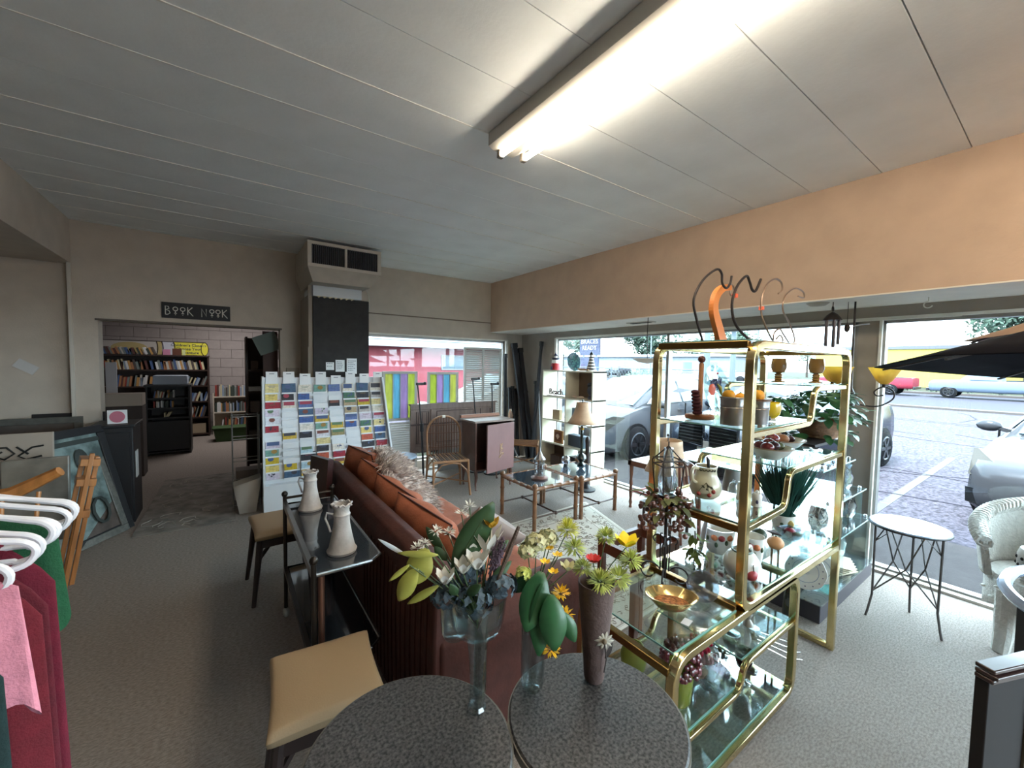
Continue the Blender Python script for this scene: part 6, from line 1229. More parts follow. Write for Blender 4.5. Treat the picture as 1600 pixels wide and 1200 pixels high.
# ---- lower shelves
gv = thing('grape_vase', 'green glass vase with burgundy grapes spilling over', 'vase', (1.42, .84, .29)); obj('vase', MB().lathe([(.001, .004), (.034, 0), (.045, .02), (.05, .1), (.055, .15), (.051, .15), (.045, .1), (.001, .02)], n=22), M('green_glass', (112, 124, 44), .12, coat=.8), gv)
m = MB(); rg_ = random.Random(9)
for i in range(150): a = rg_.uniform(0, 2*PI); b = rg_.uniform(-.6, 1); r_ = .07*math.sqrt(max(.05, 1-b*b*.8)); m.sph((r_*math.cos(a)-.0, r_*math.sin(a), .17+.07*b), rg_.uniform(.008, .012), 8, 5)
gr2 = M('grape_burgundy', (104, 44, 56), .3, coat=.5, n=.4, ns=20); obj('grapes', m, gr2, gv, kind='stuff')
gv2 = solo('lime_vase', MB().lathe([(.001, .004), (.03, 0), (.05, .03), (.055, .08), (.04, .12), (.036, .12), (.05, .08), (.001, .02)], n=20), M('lime_glaze', (150, 160, 70), .3, coat=.4), 'olive green round vase behind the grape vase', 'vase', loc=(1.40, 1.04, .29))
ck = thing('cake_stand', 'round glass cake stand holding red grapes on the lower shelf', 'cake stand', (1.63, .90, .29)); obj('pedestal', MB().lathe([(.055, 0), (.056, .01), (.04, .018), (.016, .03), (.014, .05), (.03, .06)], n=22), M('stand_bronze', (120, 104, 90), .25, .6), ck); obj('dish', MB().lathe([(.001, .06), (.03, .06), (.08, .075), (.098, .09), (.095, .092), (.07, .08), (.001, .068)], n=30), G('dish_glass', (214, 214, 212), .2, .05, .7, .15), ck)
rgp = thing('grape_bunch', 'bunch of shiny red grapes on the cake stand', 'grapes', (1.63, .90, .358)); m = MB(); rg_ = random.Random(10)
for i in range(90): m.sph((rg_.uniform(-.065, .065), rg_.uniform(-.04, .04), .012+rg_.random()*.035), (.0085, .0085, .012), 8, 5)
obj('grapes', m, M('grape_red', (150, 24, 52), .2, coat=.8, n=.3, ns=30), rgp, kind='stuff'); obj('stem', MB().tube([(.05, .03, .04), (.07, .045, .055)], .003, 5), bark, rgp)
sil = M('silverware', (186, 184, 186), .15, 1, n=.2, ns=20, bump=.4, bs=70)
sb = thing('silver_dish', 'patterned silver dish standing behind the cake stand', 'dish', (1.72, 1.06, .29)); obj('dish', MB().lathe([(.001, 0), (.05, .005), (.085, .02), (.082, .024), (.001, .012)], c=(0, 0, .085), n=26, R=Matrix.Rotation(-.9, 4, 'Z') @ Matrix.Rotation(PI/2-.6, 4, 'X')), sil, sb) if False else obj('dish', MB().lathe([(.001, 0), (.03, .0), (.07, .05), (.085, .065), (.08, .067), (.001, .012)], n=26), sil, sb); sb.location = (1.86, 1.0, .39)
obj('foot', MB().lathe([(.028, .0), (.02, .006)], n=16), sil, sb)
sb2 = thing('silver_basket', 'round cut glass basket on the bottom right of the brass unit', 'basket', (1.88, .95, .055)); obj('bowl', MB().lathe([(.001, .006), (.04, 0), (.075, .04), (.085, .09), (.08, .09), (.06, .04), (.001, .016)], n=24), G('cut_glass2', (190, 186, 192), .35, .1, .85), sb2); obj('handle', MB().tube([(-.082, 0, .09), (-.05, 0, .15), (.0, 0, .17), (.05, 0, .15), (.082, 0, .09)], .004, 6), sil, sb2)
for i, (x, y) in enumerate(((2.05, .88), (2.13, .98), (2.02, 1.05))):
    t = thing('wine_glass', ['front', 'right', 'back'][i]+' dark red tinted goblet on the bottom glass', 'goblet', (x, y, .055)); obj('bowl', MB().lathe([(.006, .06), (.03, .08), (.042, .12), (.04, .16), (.037, .16), (.038, .12), (.001, .075)], n=20), M('ruby_glass', (70, 22, 26), .08, coat=1), t); obj('stem', MB().lathe([(.035, 0), (.033, .004), (.006, .012), (.005, .06)], n=16), clear, t)
m = thing('candle_tripod', 'silver wire tripod legs sticking out beside the brass foot', 'tripod', (2.45, .86, 0))
for i in range(4): obj('wire_leg', MB().tube([(-.16+.03*i, .06+.03*i, .13), (.0+.05*i, -.02+.02*i, .03), (.10+.06*i, -.06+.03*i, .004)], .0035, 6), M('chrome2', (220, 216, 208), .12, 1), m)
obj('cup', MB().lathe([(.02, .12), (.032, .15), (.03, .18), (.027, .18)], (-.12, .1, 0), 16), sil, m)
for i, (x, z, w) in enumerate(((1.86, .392, .07), (2.02, .392, .06))): solo('white_figurine', MB().lathe([(w*.35, 0), (w*.3, .01), (w*.12, .03), (w*.25, .05), (w*.2, .08), (w*.1, .095), (.001, .1)], n=16), wg, ['left', 'right'][i]+' white ceramic figurine on the small mid shelf', 'figurine', loc=(x+.12, .84+.05*i, z))
wb = thing('wine_bottle', 'dark green bottle on the floor behind the right brass foot', 'bottle', (2.92, 1.0, 0)); obj('bottle', MB().lathe([(.034, 0), (.038, .01), (.038, .14), (.03, .18), (.013, .22), (.013, .27), (.015, .275), (.015, .285), (.001, .285)], n=20), M('bottle_green', (22, 34, 28), .08, coat=1), wb); obj('neck_foil', MB().lathe([(.0135, .235), (.016, .27), (.016, .288)], n=14), blw, wb)
cn = thing('pinecone_garland', 'dark pine cone and leaf arrangement on the floor behind the unit', 'arrangement', (2.52, 1.30, 0)); m = MB(); rg_ = random.Random(12)
for i in range(180): a = rg_.uniform(0, 2*PI); r_ = rg_.uniform(.02, .12); m.sph((r_*math.cos(a), r_*math.sin(a), rg_.uniform(.05, .36)), (.012, .012, .009), 6, 4)
obj('cones', m, M('cone_brown', (58, 44, 36), .7, n=.3, ns=30), cn, kind='stuff'); obj('leaves', leaves(MB(), (.06, 0, .26), (.12, .1, .1), 60, .08, .03, rg_, .2), lgd, cn, kind='stuff'); obj('basket', MB().lathe([(.08, 0), (.11, .1), (.1, .1), (.07, .01)], n=20), M('basket_dark', (60, 50, 42), .8), cn)

# ================================================================ ACRYLIC DISPLAY CASE
acr = G('acrylic', (242, 248, 248), .06, .0, .55); chk = M('chrome_knob', (200, 206, 212), .12, 1)
dc = thing('acrylic_display', 'stepped clear acrylic display on a black base behind the brass unit', 'display stand', (3.0, .86, 0))
obj('base', MB().bb(0, 1.08, 0, .46, 0, .115), M('charcoal_base', (70, 66, 72), .45), dc, bev=.004); obj('base_glass', MB().bb(-.01, 1.09, -.01, .47, .118, .126), acr, dc)
for z, x1, y0 in ((.47, 1.0, .0), (.70, .90, .02), (.93, .76, .06)):
    obj('acrylic_shelf', MB().bb(.12, x1, y0, .44, z, z+.008), acr, dc)
    obj('acrylic_edge', MB().bb(.12, x1, y0-.002, y0, z, z+.008).bb(x1, x1+.002, y0, .44, z, z+.008), M('acrylic_edge', (186, 214, 214), .3), dc)
    for kx in (.2, .5, x1-.04): obj('knob', MB().sph((kx, y0+.03, z+.016), .012, 10, 6), chk, dc)
    obj('upright', MB().bb(x1-.05, x1-.044, y0+.01, .43, z-.22 if z > .5 else .127, z), acr, dc); obj('upright', MB().bb(.42, .426, y0+.01, .43, z-.22 if z > .5 else .127, z), acr, dc)
def twv(label, loc, s, mat):
    t = thing('glass_vase', label, 'vase', loc); t.scale = (s, s, s); m = MB(); vs = []; n = 20
    prof_ = [(.03, 0), (.045, .03), (.05, .09), (.038, .14), (.05, .19), (.042, .19), (.03, .13), (.001, .02)]
    for j, (r, z) in enumerate(prof_):
        for k in range(n): a = 2*PI*k/n; rr2 = r*(1+.12*math.cos(5*a+z*20)); vs.append((rr2*math.cos(a), rr2*math.sin(a), z))
    m.add(vs, [(j*n+k, j*n+(k+1) % n, (j+1)*n+(k+1) % n, (j+1)*n+k) for j in range(len(prof_)-1) for k in range(n)]+[tuple(range(n))[::-1]]); obj('body', m, mat, t); obj('foot', MB().lathe([(.036, 0), (.034, .006)], n=16), mat, t)
twv('twisted clear glass vase on the upper acrylic level', (3.76, .98, .71), 1.0, G('smoky_glass', (170, 166, 162), .3, .05, .8)); twv('brownish glass vase on the middle acrylic level', (3.84, .97, .48), 1.0, G('brown_glass', (120, 104, 100), .3, .05, .8)); twv('grey glass vase at the left of the acrylic display', (3.34, 1.0, .48), 1.1, G('smoky_glass', (170, 166, 162), .3, .05, .8)); twv('teal tall glass vase on the lowest acrylic level', (3.86, 1.05, .128), 1.5, G('teal_pale_glass', (150, 196, 190), .2, .05, .8))
twv('small silver grey vase on the lowest acrylic level', (3.3, 1.05, .128), 1.1, G('smoky_glass', (170, 166, 162), .3, .05, .8))
for i, x in enumerate((3.30, 3.50, 3.66)): 
    t = thing('glass_figurine', ['left', 'middle', 'right'][i]+' dark glass bird figurine on top of the acrylic display', 'figurine', (x, .98+.02*i, .94)); obj('body', MB().sph((0, 0, .02), (.03, .02, .02), 12, 8), G('dark_crystal', (120, 116, 124), .3, .05, .8), t); obj('head', MB().sph((-.02, 0, .045), .012, 10, 6), G('dark_crystal', (120, 116, 124), .3, .05, .8), t)
def dplate(label, loc, r, rz): 
    t = thing('decorated_plate', label, 'plate', loc, rz); R_ = Matrix.Rotation(-PI/2+.25, 4, 'Y')
    vs = []; n = 40; m = MB(); pf = [(.001, 0), (r*.6, .003), (r*.66, .01), (r, .016), (r*.98, .02), (r*.62, .016), (.001, .008)]
    for rr3, z in pf:
        for k in range(n): a = 2*PI*k/n; q_ = rr3*(1+(.02*math.cos(8*a) if rr3 > r*.8 else 0)); vs.append(R_ @ Vector((q_*math.cos(a), q_*math.sin(a), z))+Vector((0, 0, r+.01)))
    m.add(vs, [(j*n+k, j*n+(k+1) % n, (j+1)*n+(k+1) % n, (j+1)*n+k) for j in range(len(pf)-1) for k in range(n)]); obj('plate', m, wg, t)
    for rr3 in (.2, .3, .62): obj('painted_ring', MB().tube([R_ @ Vector((r*rr3*math.cos(i/24*2*PI), r*rr3*math.sin(i/24*2*PI), .0095 if rr3 < .5 else .017))+Vector((0, 0, r+.01)) for i in range(24)], .0014, 4, closed=True), M('delft_blue', (104, 124, 150), .5), t)
    m = MB()
    for i in range(14): a = i*.45; m.sph(R_ @ Vector((r*.82*math.cos(a), r*.82*math.sin(a), .0165))+Vector((0, 0, r+.01)), .005, 6, 4)
    for i in range(9): a = i*.7; m.sph(R_ @ Vector((r*.13*math.cos(a), r*.13*math.sin(a), .010))+Vector((0, 0, r+.01)), .004, 6, 4)
    obj('painted_flowers', m, M('plate_floral', (96, 84, 104), .5), t, kind='stuff')
dplate('round white plate with blue centre and scalloped edge at the front of the black base', (3.13, .99, .127), .115, .35); dplate('second white plate standing behind the first on the black base', (3.28, .96, .127), .10, .3)
for i in range(6): o = solo('envelope', MB().box((0, 0, 0), (.24, .15, .006)), M('envelope_cream', (214, 204, 178), .8), ['lowest', 'second', 'third', 'fourth', 'fifth', 'topmost'][i]+' cream envelope in the stack on the black base', 'envelope', loc=(3.62+.01*i, .96, .132+.009*i), rz=-.3+.12*i)
# ================================================================ BEHIND: GLASS TABLE, CHAIR, LAMP, IVY, CHANDELIER
gt = thing('glass_dining_table', 'glass topped dining table between the brass shelves and the window', 'table', (3.78, 1.80, 0)); obj('glass_top', MB().bb(-.36, .36, -.42, .42, .74, .752), G('table_glass', (226, 242, 244), .25, .0, .7), gt); obj('top_edge', MB().bb(-.36, .36, -.423, -.42, .74, .752).bb(-.363, -.36, -.42, .42, .74, .752), edgeg, gt)
obj('pedestal', MB().lathe([(.2, 0), (.18, .03), (.06, .08), (.05, .35), (.08, .5), (.06, .66), (.14, .735)], n=22), M('pedestal_grey', (128, 122, 116), .5), gt); obj('leg_post', MB().cyl((-.3, -.36, 0), (-.3, -.36, .74), .016), brass, gt)
wd2 = thing('wooden_dining_chair', 'brown wooden chair with a curved crest rail behind the brass shelves', 'dining chair', (3.16, 1.84, 0), .9); cw_ = M('brown_chair_wood', (120, 74, 56), .4, n=.15, ns=10, coat=.3)
obj('crest_rail', MB().tube(smooth([(-.22, .0, .72), (-.1, .03, .78), (0, .04, .79), (.1, .03, .78), (.22, 0, .72)]), [.012]*6+[.026]*13+[.012]*6, 8), cw_, wd2); obj('seat', MB().box((0, -.2, .44), (.42, .42, .03)), cw_, wd2, bev=.012)
for x in (-.2, .2): obj('back_post', MB().cyl((x, -.01, 0), (x*1.08, .02, .78), .016, .012), cw_, wd2); obj('leg', MB().cyl((x, -.38, 0), (x*.95, -.37, .43), .014, .018), cw_, wd2)
for x in (-.12, -.04, .04, .12): obj('spindle', MB().cyl((x, -.01, .455), (x, .03, .76), .008), cw_, wd2)
bl = thing('table_lamp', 'lamp with a wide beige panelled shade behind the candle holder', 'table lamp', (3.40, 2.22, .30)); obj('base', MB().lathe([(.06, 0), (.062, .012), (.03, .03), (.05, .09), (.03, .16), (.012, .2), (.01, .34)], n=18), M('lamp_brown', (86, 56, 46), .4), bl); obj('lamp_shade', bellshade(.21, .13, .30, 5), shade, bl, sol=.004, loc=(0, 0, .30)); obj('finial', MB().cyl((0, 0, .59), (0, 0, .63), .005).sph((0, 0, .645), .014, 8, 6), blw, bl)
tb2 = thing('low_table', 'low dark side table under the beige shaded lamp', 'side table', (3.40, 2.22, 0)); obj('top', MB().box((0, 0, .285), (.34, .34, .03)), dkw, tb2, bev=.004)
for x in (-.14, .14):
    for y in (-.14, .14): obj('leg', MB().cyl((x, y, 0), (x, y, .27), .014), dkw, tb2)
rb_ = thing('wooden_stand', 'reddish brown wooden stand seen past the yellow tulip', 'stand', (1.66, 1.24, 0)); bwd = M('bench_wood', (104, 56, 40), .4)
for x, y in ((0, 0), (.34, 0), (0, .22), (.34, .22)): obj('leg', MB().box((x, y, .33), (.035, .035, .66)), bwd, rb_, bev=.004)
for x in (0, .34): obj('rail', MB().bb(x-.014, x+.014, .018, .202, .59, .645), bwd, rb_)
for y in (0, .22): obj('rail', MB().bb(.018, .322, y-.014, y+.014, .59, .645), bwd, rb_)
# ivy baskets on plant stand
iv = M('ivy_leaf', (40, 92, 48), .45, n=.35, ns=9, coat=.2)
def ivy(label, loc, s, n, seed):
    t = thing('ivy_basket', label, 'potted plant', loc); rg = random.Random(seed); wk = M('wicker_brown', (150, 112, 84), .8, n=.25, ns=40, bump=.6, bs=90)
    obj('basket', MB().lathe([(.09*s, 0), (.12*s, .04), (.14*s, .10), (.145*s, .13), (.13*s, .13), (.11*s, .03), (.001, .02)], n=26), wk, t); m = MB()
    for i in range(5): m.tube([(.005*s*math.sin(j*3)+(.097+.011*i)*s*math.cos(j/30*2*PI)*1.03, (.097+.011*i)*s*math.sin(j/30*2*PI)*1.03, .012+.024*i) for j in range(30)], .006, 5, closed=True)
    obj('weave', m, wk, t, kind='stuff'); m = MB()
    for i in range(n):
        a = rg.uniform(0, 2*PI); e = rg.uniform(-.25, 1.4); R0 = s*rg.uniform(.12, .25); p = Vector((R0*math.cos(a)*math.cos(e*.7), R0*math.sin(a)*math.cos(e*.7), .12+ .20*s*math.sin(e)-.06*(e < 0))); d = Vector((math.cos(a), math.sin(a), rg.uniform(-.8, .5)))
        m.leaf(p, d, rg.uniform(.05, .085), rg.uniform(.045, .07), k=4, bend=.35)
    obj('leaves', m, iv, t, kind='stuff')
ivy('large ivy in a round wicker basket behind the goblets', (3.45, 1.06, 1.11), 1.05, 230, 21); ivy('smaller ivy in a wicker basket left of the large one', (3.20, 1.28, 1.15), .62, 110, 22)
ps_ = thing('plant_stand', 'tall dark iron plant stand under the ivy baskets', 'plant stand', (3.42, 1.12, 0)); obj('top', MB().bb(-.34, .18, -.16, .25, 1.09, 1.107), iron, ps_)
obj('riser', MB().bb(-.30, -.12, .08, .24, 1.108, 1.145), iron, ps_)
for x, y in ((-.3, .2), (.16, .2), (.14, -.0), (-.3, .24)): 
    if (x, y) != (-.3, .24): obj('leg', MB().cyl((x, y if y > 0 else .24, 0), (x, y if y > 0 else .24, 1.09), .008), iron, ps_)
# hanging chandelier, wind chime, bird ornament
cdl = thing('hanging_chandelier', 'hanging light with yellow alabaster tulip shades and iron scroll arms', 'chandelier', (3.78, .98, 1.36)); ala = M('alabaster', (230, 204, 120), .4, n=.08, ns=10); translu(ala)
def arm(a, nm):
    R_ = rotz(a); obj('arm', MB(R_).tube(smooth([(0, 0, .02), (.06, 0, -.02), (.16, 0, -.025), (.235, 0, .03), (.235, 0, .09), (.18, 0, .115), (.135, 0, .08), (.15, 0, .05), (.185, 0, .055)]), .005, 7), iron, cdl)
    obj('arm_stem', MB(R_).cyl((.185, 0, .11), (.185, 0, .135), .012), iron, cdl)
    obj('tulip_shade', MB(R_).lathe([(.02, .135), (.045, .16), (.066, .20), (.095, .255), (.09, .255), (.06, .2), (.018, .145)], (.185, 0, 0), 8), ala, cdl, ang=60)
for k in range(3): arm(-1.2+k*2.1, k)
obj('column', MB().lathe([(.01, -.06), (.03, -.03), (.018, .02), (.03, .06), (.012, .1), (.008, .3), (.006, .735)], n=14), iron, cdl)
wc_ = thing('wind_chime', 'wind chime with dark bell cap and long grey tubes under the soffit', 'wind chime', (3.70, 1.09, 1.70)); obj('cap', MB().lathe([(.06, .26), (.05, .28), (.035, .30), (.01, .32)], n=18), iron, wc_)
for k in range(5): a = k*2*PI/5; obj('chime_tube', MB().cyl((.04*math.cos(a), .04*math.sin(a), .0+.02*k), (.04*math.cos(a), .04*math.sin(a), .262), .011), M('chime_grey', (96, 92, 98), .3, .8), wc_)
obj('cord', MB().cyl((0, 0, .31), (0, 0, .396), .003), iron, wc_); obj('ring', MB().tube([(.02*math.cos(i/12*2*PI), 0, .345+.02*math.sin(i/12*2*PI)) for i in range(12)], .003, 5, closed=True), iron, wc_)
bo = thing('hanging_ornament', 'hanging metal leaf shaped bird ornament beside the wind chime', 'ornament', (3.74, 1.01, 1.88)); obj('wing', MB().leaf((0, 0, .02), (.5, -1, .35), .13, .08, bend=.1), M('pewter', (150, 148, 150), .35, .7), bo, sol=.003); obj('body', MB().sph((0, 0, .02), (.018, .018, .03), 10, 8), iron, bo); obj('hanger', MB().cyl((0, 0, .04), (0, 0, .213), .002), iron, bo); obj('drop', MB().tube([(0, 0, -.01), (.01, 0, -.05), (-.01, 0, -.08), (.01, 0, -.11)], .003, 5), alum, bo)
sh_ = solo('lamp_dish', MB().lathe([(.001, 0), (.09, .015), (.15, .05), (.147, .052), (.001, .008)], n=30), M('frosted_white', (214, 206, 194), .4), 'frosted white bowl lamp hanging at the left top of the brass shelves', 'pendant lamp', loc=(3.1, 2.50, 1.62)); 
cd2 = solo('pendant_cord', MB().tube([(0, 0, .05), (0, .01, .3), (.02, .02, .478)], .004, 6), iron, 'thin cord holding the frosted white bowl lamp', 'cord', loc=(3.56, 2.6, 1.62)); sh_.location = (3.56, 2.6, 1.62)
# ================================================================ VASES AND FLOWERS ON THE ROUND TABLES
vgl = G('vase_glass', (228, 234, 234), .04, .02, .45)
RV = Vector((.815, -.579, 0)); FV = Vector((.579, .815, 0))
def at(base, dx, z, f=0): return Vector((base[0], base[1], 0)) + RV*dx + FV*f + Vector((0, 0, z))
BA, BB, BD = (.575, .958), (.752, .925), (.940, .845)
va = thing('glass_vase', 'tall footed clear glass vase with a lobed bowl on the left round table', 'vase', (*BA, .602))
obj('stem', MB().lathe([(.026, 0), (.028, .006), (.022, .015), (.020, .08), (.026, .17), (.034, .22)], n=10), vgl, va, ang=20)
obj('bowl', MB().lathe([(.03, .22), (.06, .235), (.075, .27), (.082, .33), (.085, .345), (.080, .345), (.076, .33), (.069, .27), (.03, .235)], n=24), vgl, va)
sc_ = at((0, 0), -.068, 0, .01); obj('side_cup', MB().lathe([(.001, .205), (.03, .208), (.038, .225), (.042, .30), (.045, .32), (.041, .32), (.036, .225), (.001, .214)], tuple(sc_), 20), vgl, va)
vb = thing('glass_vase', 'clear glass cylinder vase with big green leaves, between the two round tables', 'vase', (*BB, .602)); obj('cylinder', MB().lathe([(.001, .01), (.024, .0), (.034, .02), (.036, .05), (.038, .28), (.035, .28), (.033, .05), (.022, .012)], n=24), vgl, vb)
sc_ = at((0, 0), .03, 0, .03); obj('side_cup', MB().lathe([(.001, .205), (.02, .208), (.03, .225), (.036, .30), (.038, .31), (.035, .31), (.028, .225)], tuple(sc_), 18), vgl, vb)
vc = thing('glass_vase', 'slim straight clear vase just right of the footed one', 'vase', (.66, 1.02, .602)); vc.location = (.610, 1.00, .602); obj('cylinder', MB().lathe([(.001, .004), (.018, 0), (.02, .01), (.022, .34), (.020, .34), (.018, .01)], n=18), vgl, vc)
paperv = M('brown_paper', (92, 74, 70), .7, n=.15, ns=24, bump=.3, bs=80)
vd_ = thing('paper_vase', 'dark brown wrapped cone vase with a pale daisy motif on the right round table', 'vase', (*BD, .602)); obj('body', MB().lathe([(.001, .003), (.028, 0), (.032, .01), (.040, .12), (.052, .25), (.058, .318), (.054, .318), (.048, .25), (.001, .2)], n=26), paperv, vd_)
pale = M('pale_dried', (186, 180, 164), .7); m = MB(); c0 = at((0, 0), .018, .155, -.045)
for i in range(10): a = 2*PI*i/10; d = RV*math.cos(a)+Vector((0, 0, 1))*math.sin(a); m.leaf(c0, d, .03, .010, up=tuple(-FV), bend=.1, fold=.05, k=3)
obj('daisy_motif', m, pale, vd_, sol=.001); obj('daisy_centre', MB().sph(c0-FV*.003, .008, 10, 6), M('dried_centre', (120, 104, 84), .8), vd_); obj('twig_motif', MB().tube([c0, at((0, 0), .026, .10, -.046), at((0, 0), .022, .05, -.038)], .002, 5).leaf(at((0, 0), .022, .10, -.045), (.3, -.3, .8), .05, .014, up=tuple(-FV)), M('twig_dark', (54, 48, 46), .8), vd_)
green_s = M('stem_green', (72, 92, 54), .6); petw = M('petal_white', (226, 224, 216), .5); pety = M('petal_yellow', (240, 196, 40), .5, n=.15, ns=40); petg = M('petal_lime', (186, 196, 104), .6, n=.25, ns=20); petc = M('petal_cream', (196, 194, 150), .6, n=.2, ns=20)
bluef = M('petal_slate', (74, 92, 104), .7, n=.5, ns=26); lily = M('yellow_green_leaf', (172, 172, 82), .5, n=.2, ns=9); dleaf = M('deep_green_leaf', (50, 78, 46), .5, n=.2, ns=14); hleaf = M('heart_leaf', (44, 92, 54), .4, n=.2, ns=9, coat=.15)
def stem(t, p0, p1, r=.0018, mat=None): obj('stem', MB().tube([p0, (Vector(p0)+Vector(p1))/2+Vector((0, 0, .01)), p1], r, 5), mat or green_s, t)
def flower(name, label, base, z0, c, build, mat, cat='flower', grp=None, extra=None):
    t = thing(name, label, cat, at(base, 0, z0), 0, grp); o = at(base, 0, z0); c = Vector(c)-o; m = MB(); build(m, c); obj('petals', m, mat, t)
    stem(t, (0, 0, 0), c-Vector((0, 0, .003))); 
    if extra: extra(t, c)
    return t
def mum(R, n, seed, w=.006):
    def f(m, c):
        rg = random.Random(seed)
        for i in range(n):
            b = math.asin(rg.uniform(-.35, 1)); a = rg.uniform(0, 2*PI); d = Vector((math.cos(a)*math.cos(b), math.sin(a)*math.cos(b), math.sin(b))); m.leaf(c+d*R*.3, d, R*rg.uniform(.6, .8), w, bend=rg.uniform(-.1, .3), k=2)
    return f
def cup(R, H, n, seed=0, w=None):
    def f(m, c):
        rg = random.Random(seed)
        for i in range(n):
            a = 2*PI*i/n+rg.uniform(-.1, .1); d = Vector((math.cos(a)*R/H, math.sin(a)*R/H, 1)); m.leaf(c+Vector((math.cos(a), math.sin(a), 0))*R*.2, d, H, w or R*1.3, up=(math.cos(a), math.sin(a), .2), bend=-.15, fold=.2, k=4)
    return f
def cluster(R, n, seed, s=.012, sq=.7):
    def f(m, c):
        rg = random.Random(seed)
        for i in range(n):
            b = math.asin(rg.uniform(-.6, 1)); a = rg.uniform(0, 2*PI); d = Vector((math.cos(a)*math.cos(b), math.sin(a)*math.cos(b), math.sin(b))); p = c+Vector((d.x*R, d.y*R, d.z*R*sq))*rg.uniform(.8, 1.05)
            for k in range(4): e = d.cross(Vector((math.cos(k*1.57+a), math.sin(k*1.57+a), .3))).normalized(); m.leaf(p, e+d*.35, s*rg.uniform(.8, 1.3), s, up=tuple(d), k=2, bend=.2)
    return f
zA = lambda y: .602+(1105-y)*.0019
def A(px, y, f=0): return at(BA, (px-750)/537, zA(y), f)
zB = lambda y: .602+(1063-y)*.00207
def Bp(px, y, f=0): return at(BB, (px-822)/495, zB(y), f)
zD = lambda y: .602+(1055-y)*.00211
def Dp(px, y, f=0): return at(BD, (px-926)/485, zD(y), f)
# left arrangement
for i, (px, y, R, f, lb) in enumerate(((702, 925, .046, 0, 'left'), (745, 930, .052, -.02, 'middle'), (785, 912, .042, 0, 'right'), (735, 905, .045, .05, 'rear'))):
    flower('hydrangea', lb+' dusky slate blue hydrangea head in the footed vase', BA, .84, A(px, y, f), cluster(R, 70, i, .013), bluef)
for i, (px, y, f, s, lb) in enumerate(((702, 902, -.03, 1, 'nearest'), (728, 888, -.02, 1, 'central left'), (748, 884, -.01, 1.25, 'tallest central'), (740, 868, .03, .9, 'rear small'))):
    flower('white_tulip', lb+' white cup flower in the left arrangement', BA, .86, A(px, y, f), cup(.02*s, .045*s, 6, i), petw)
for i, (px, y, f) in enumerate(((668, 850, 0), (682, 838, .03), (700, 845, .05), (718, 820, .08), (730, 812, .10), (655, 862, .02))):
    flower('white_daisy', ['lower left', 'left', 'centre', 'right', 'topmost', 'leftmost'][i]+' small white spray flower beside the big dark leaf', BA, .86, A(px, y, f), mum(.022, 34, i+30, .005), petw)
flower('white_lily', 'large drooping white striped petals right of the big dark leaf', BA, .86, A(762, 870, .03), cup(.034, .085, 7, 5, .026), petw)
flower('rose_bud', 'closed yellow rose bud above the left arrangement', BA, .86, A(768, 828, .02), cup(.018, .034, 7, 8, .024), M('petal_gold', (206, 164, 52), .5))
t = thing('broad_leaf', 'large dark green broad leaf rising from the left arrangement', 'leaf', at(BA, 0, .86)); o = at(BA, 0, .86); m = MB(); a_ = A(712, 890, .01)-o; b_ = A(770, 788, .02)-o; m.leaf(a_, b_-a_, (b_-a_).length, .085, up=tuple(-FV+Vector((.3, 0, 0))), bend=-.03, fold=.1, k=10); obj('blade', m, dleaf, t, sol=.001); stem(t, (0, 0, 0), a_); obj('midrib', MB().tube([a_-FV*.002, (a_+b_)/2-FV*.004, b_-FV*.002], .0016, 5), green_s, t)
t = thing('lavender_spray', 'dusky purple lavender spray behind the twig', 'flower', at(BA, 0, .86)); m = MB(); rg_ = random.Random(3)
for i in range(16):
    p = A(785+rg_.uniform(-14, 10), 846+rg_.uniform(-8, 14), .02)-o; q0 = Vector((.02, 0, 0)); m.tube([q0, p], .001, 4)
    for k in range(14): pp = q0.lerp(p, .62+.38*k/14); m.sph(pp+Vector((rg_.uniform(-1, 1), rg_.uniform(-1, 1), 0))*.004, .0034, 5, 3)
obj('florets', m, M('lavender', (104, 84, 98), .7), t, kind='stuff')
t = thing('cattail_twig', 'long brown leaning twig right of the lavender', 'twig', at(BA, 0, .84)); p0, p1, p2 = [A(*q)-at(BA, 0, .84) for q in ((776, 908, -.02), (795, 860, -.01), (810, 822, 0))]; obj('twig', MB().tube([(0, 0, 0), p0, p1, p2], [.002, .003, .008, .005], 7), M('twig_brown', (92, 74, 64), .9, bump=.6, bs=120), t)
def bigleaf(label, base, z0, pts, W, mat, upv=None, bend=.1, thick=.001, name='leafy_stem'):
    t = thing(name, label, 'leaf', at(base, 0, z0)); o_ = at(base, 0, z0); a, b = pts[0]-o_, pts[1]-o_; obj('blade', MB().leaf(a, b-a, (b-a).length, W, up=upv or tuple(-FV+Vector((0, 0, .4))), bend=bend, fold=.25, k=8), mat, t, sol=thick); stem(t, (0, 0, 0), a); return t
bigleaf('upper yellow green anthurium leaf at the left of the arrangement', BA, .86, (A(672, 855, -.01), A(655, 905, -.02)), .075, lily, bend=-.1)
bigleaf('lower drooping yellow green anthurium leaf', BA, .86, (A(660, 880, -.03), A(632, 928, -.04)), .05, lily)
bigleaf('pale green pointed leaf lying to the left', BA, .86, (A(690, 862, -.02), A(630, 858, -.03)), .018, lily)
bigleaf('curled olive leaf under the anthurium', BA, .86, (A(692, 905, -.03), A(645, 930, -.05)), .022, lily, bend=.3)
bigleaf('thin pale leaf pointing down left', BA, .86, (A(650, 872, -.04), A(620, 895, -.05)), .014, lily)
bigleaf('long white blade leaf sticking out to the far left', BA, .86, (A(642, 870, 0), A(596, 845, 0)), .012, M('white_blade', (206, 216, 226), .3), name='white_leaf')
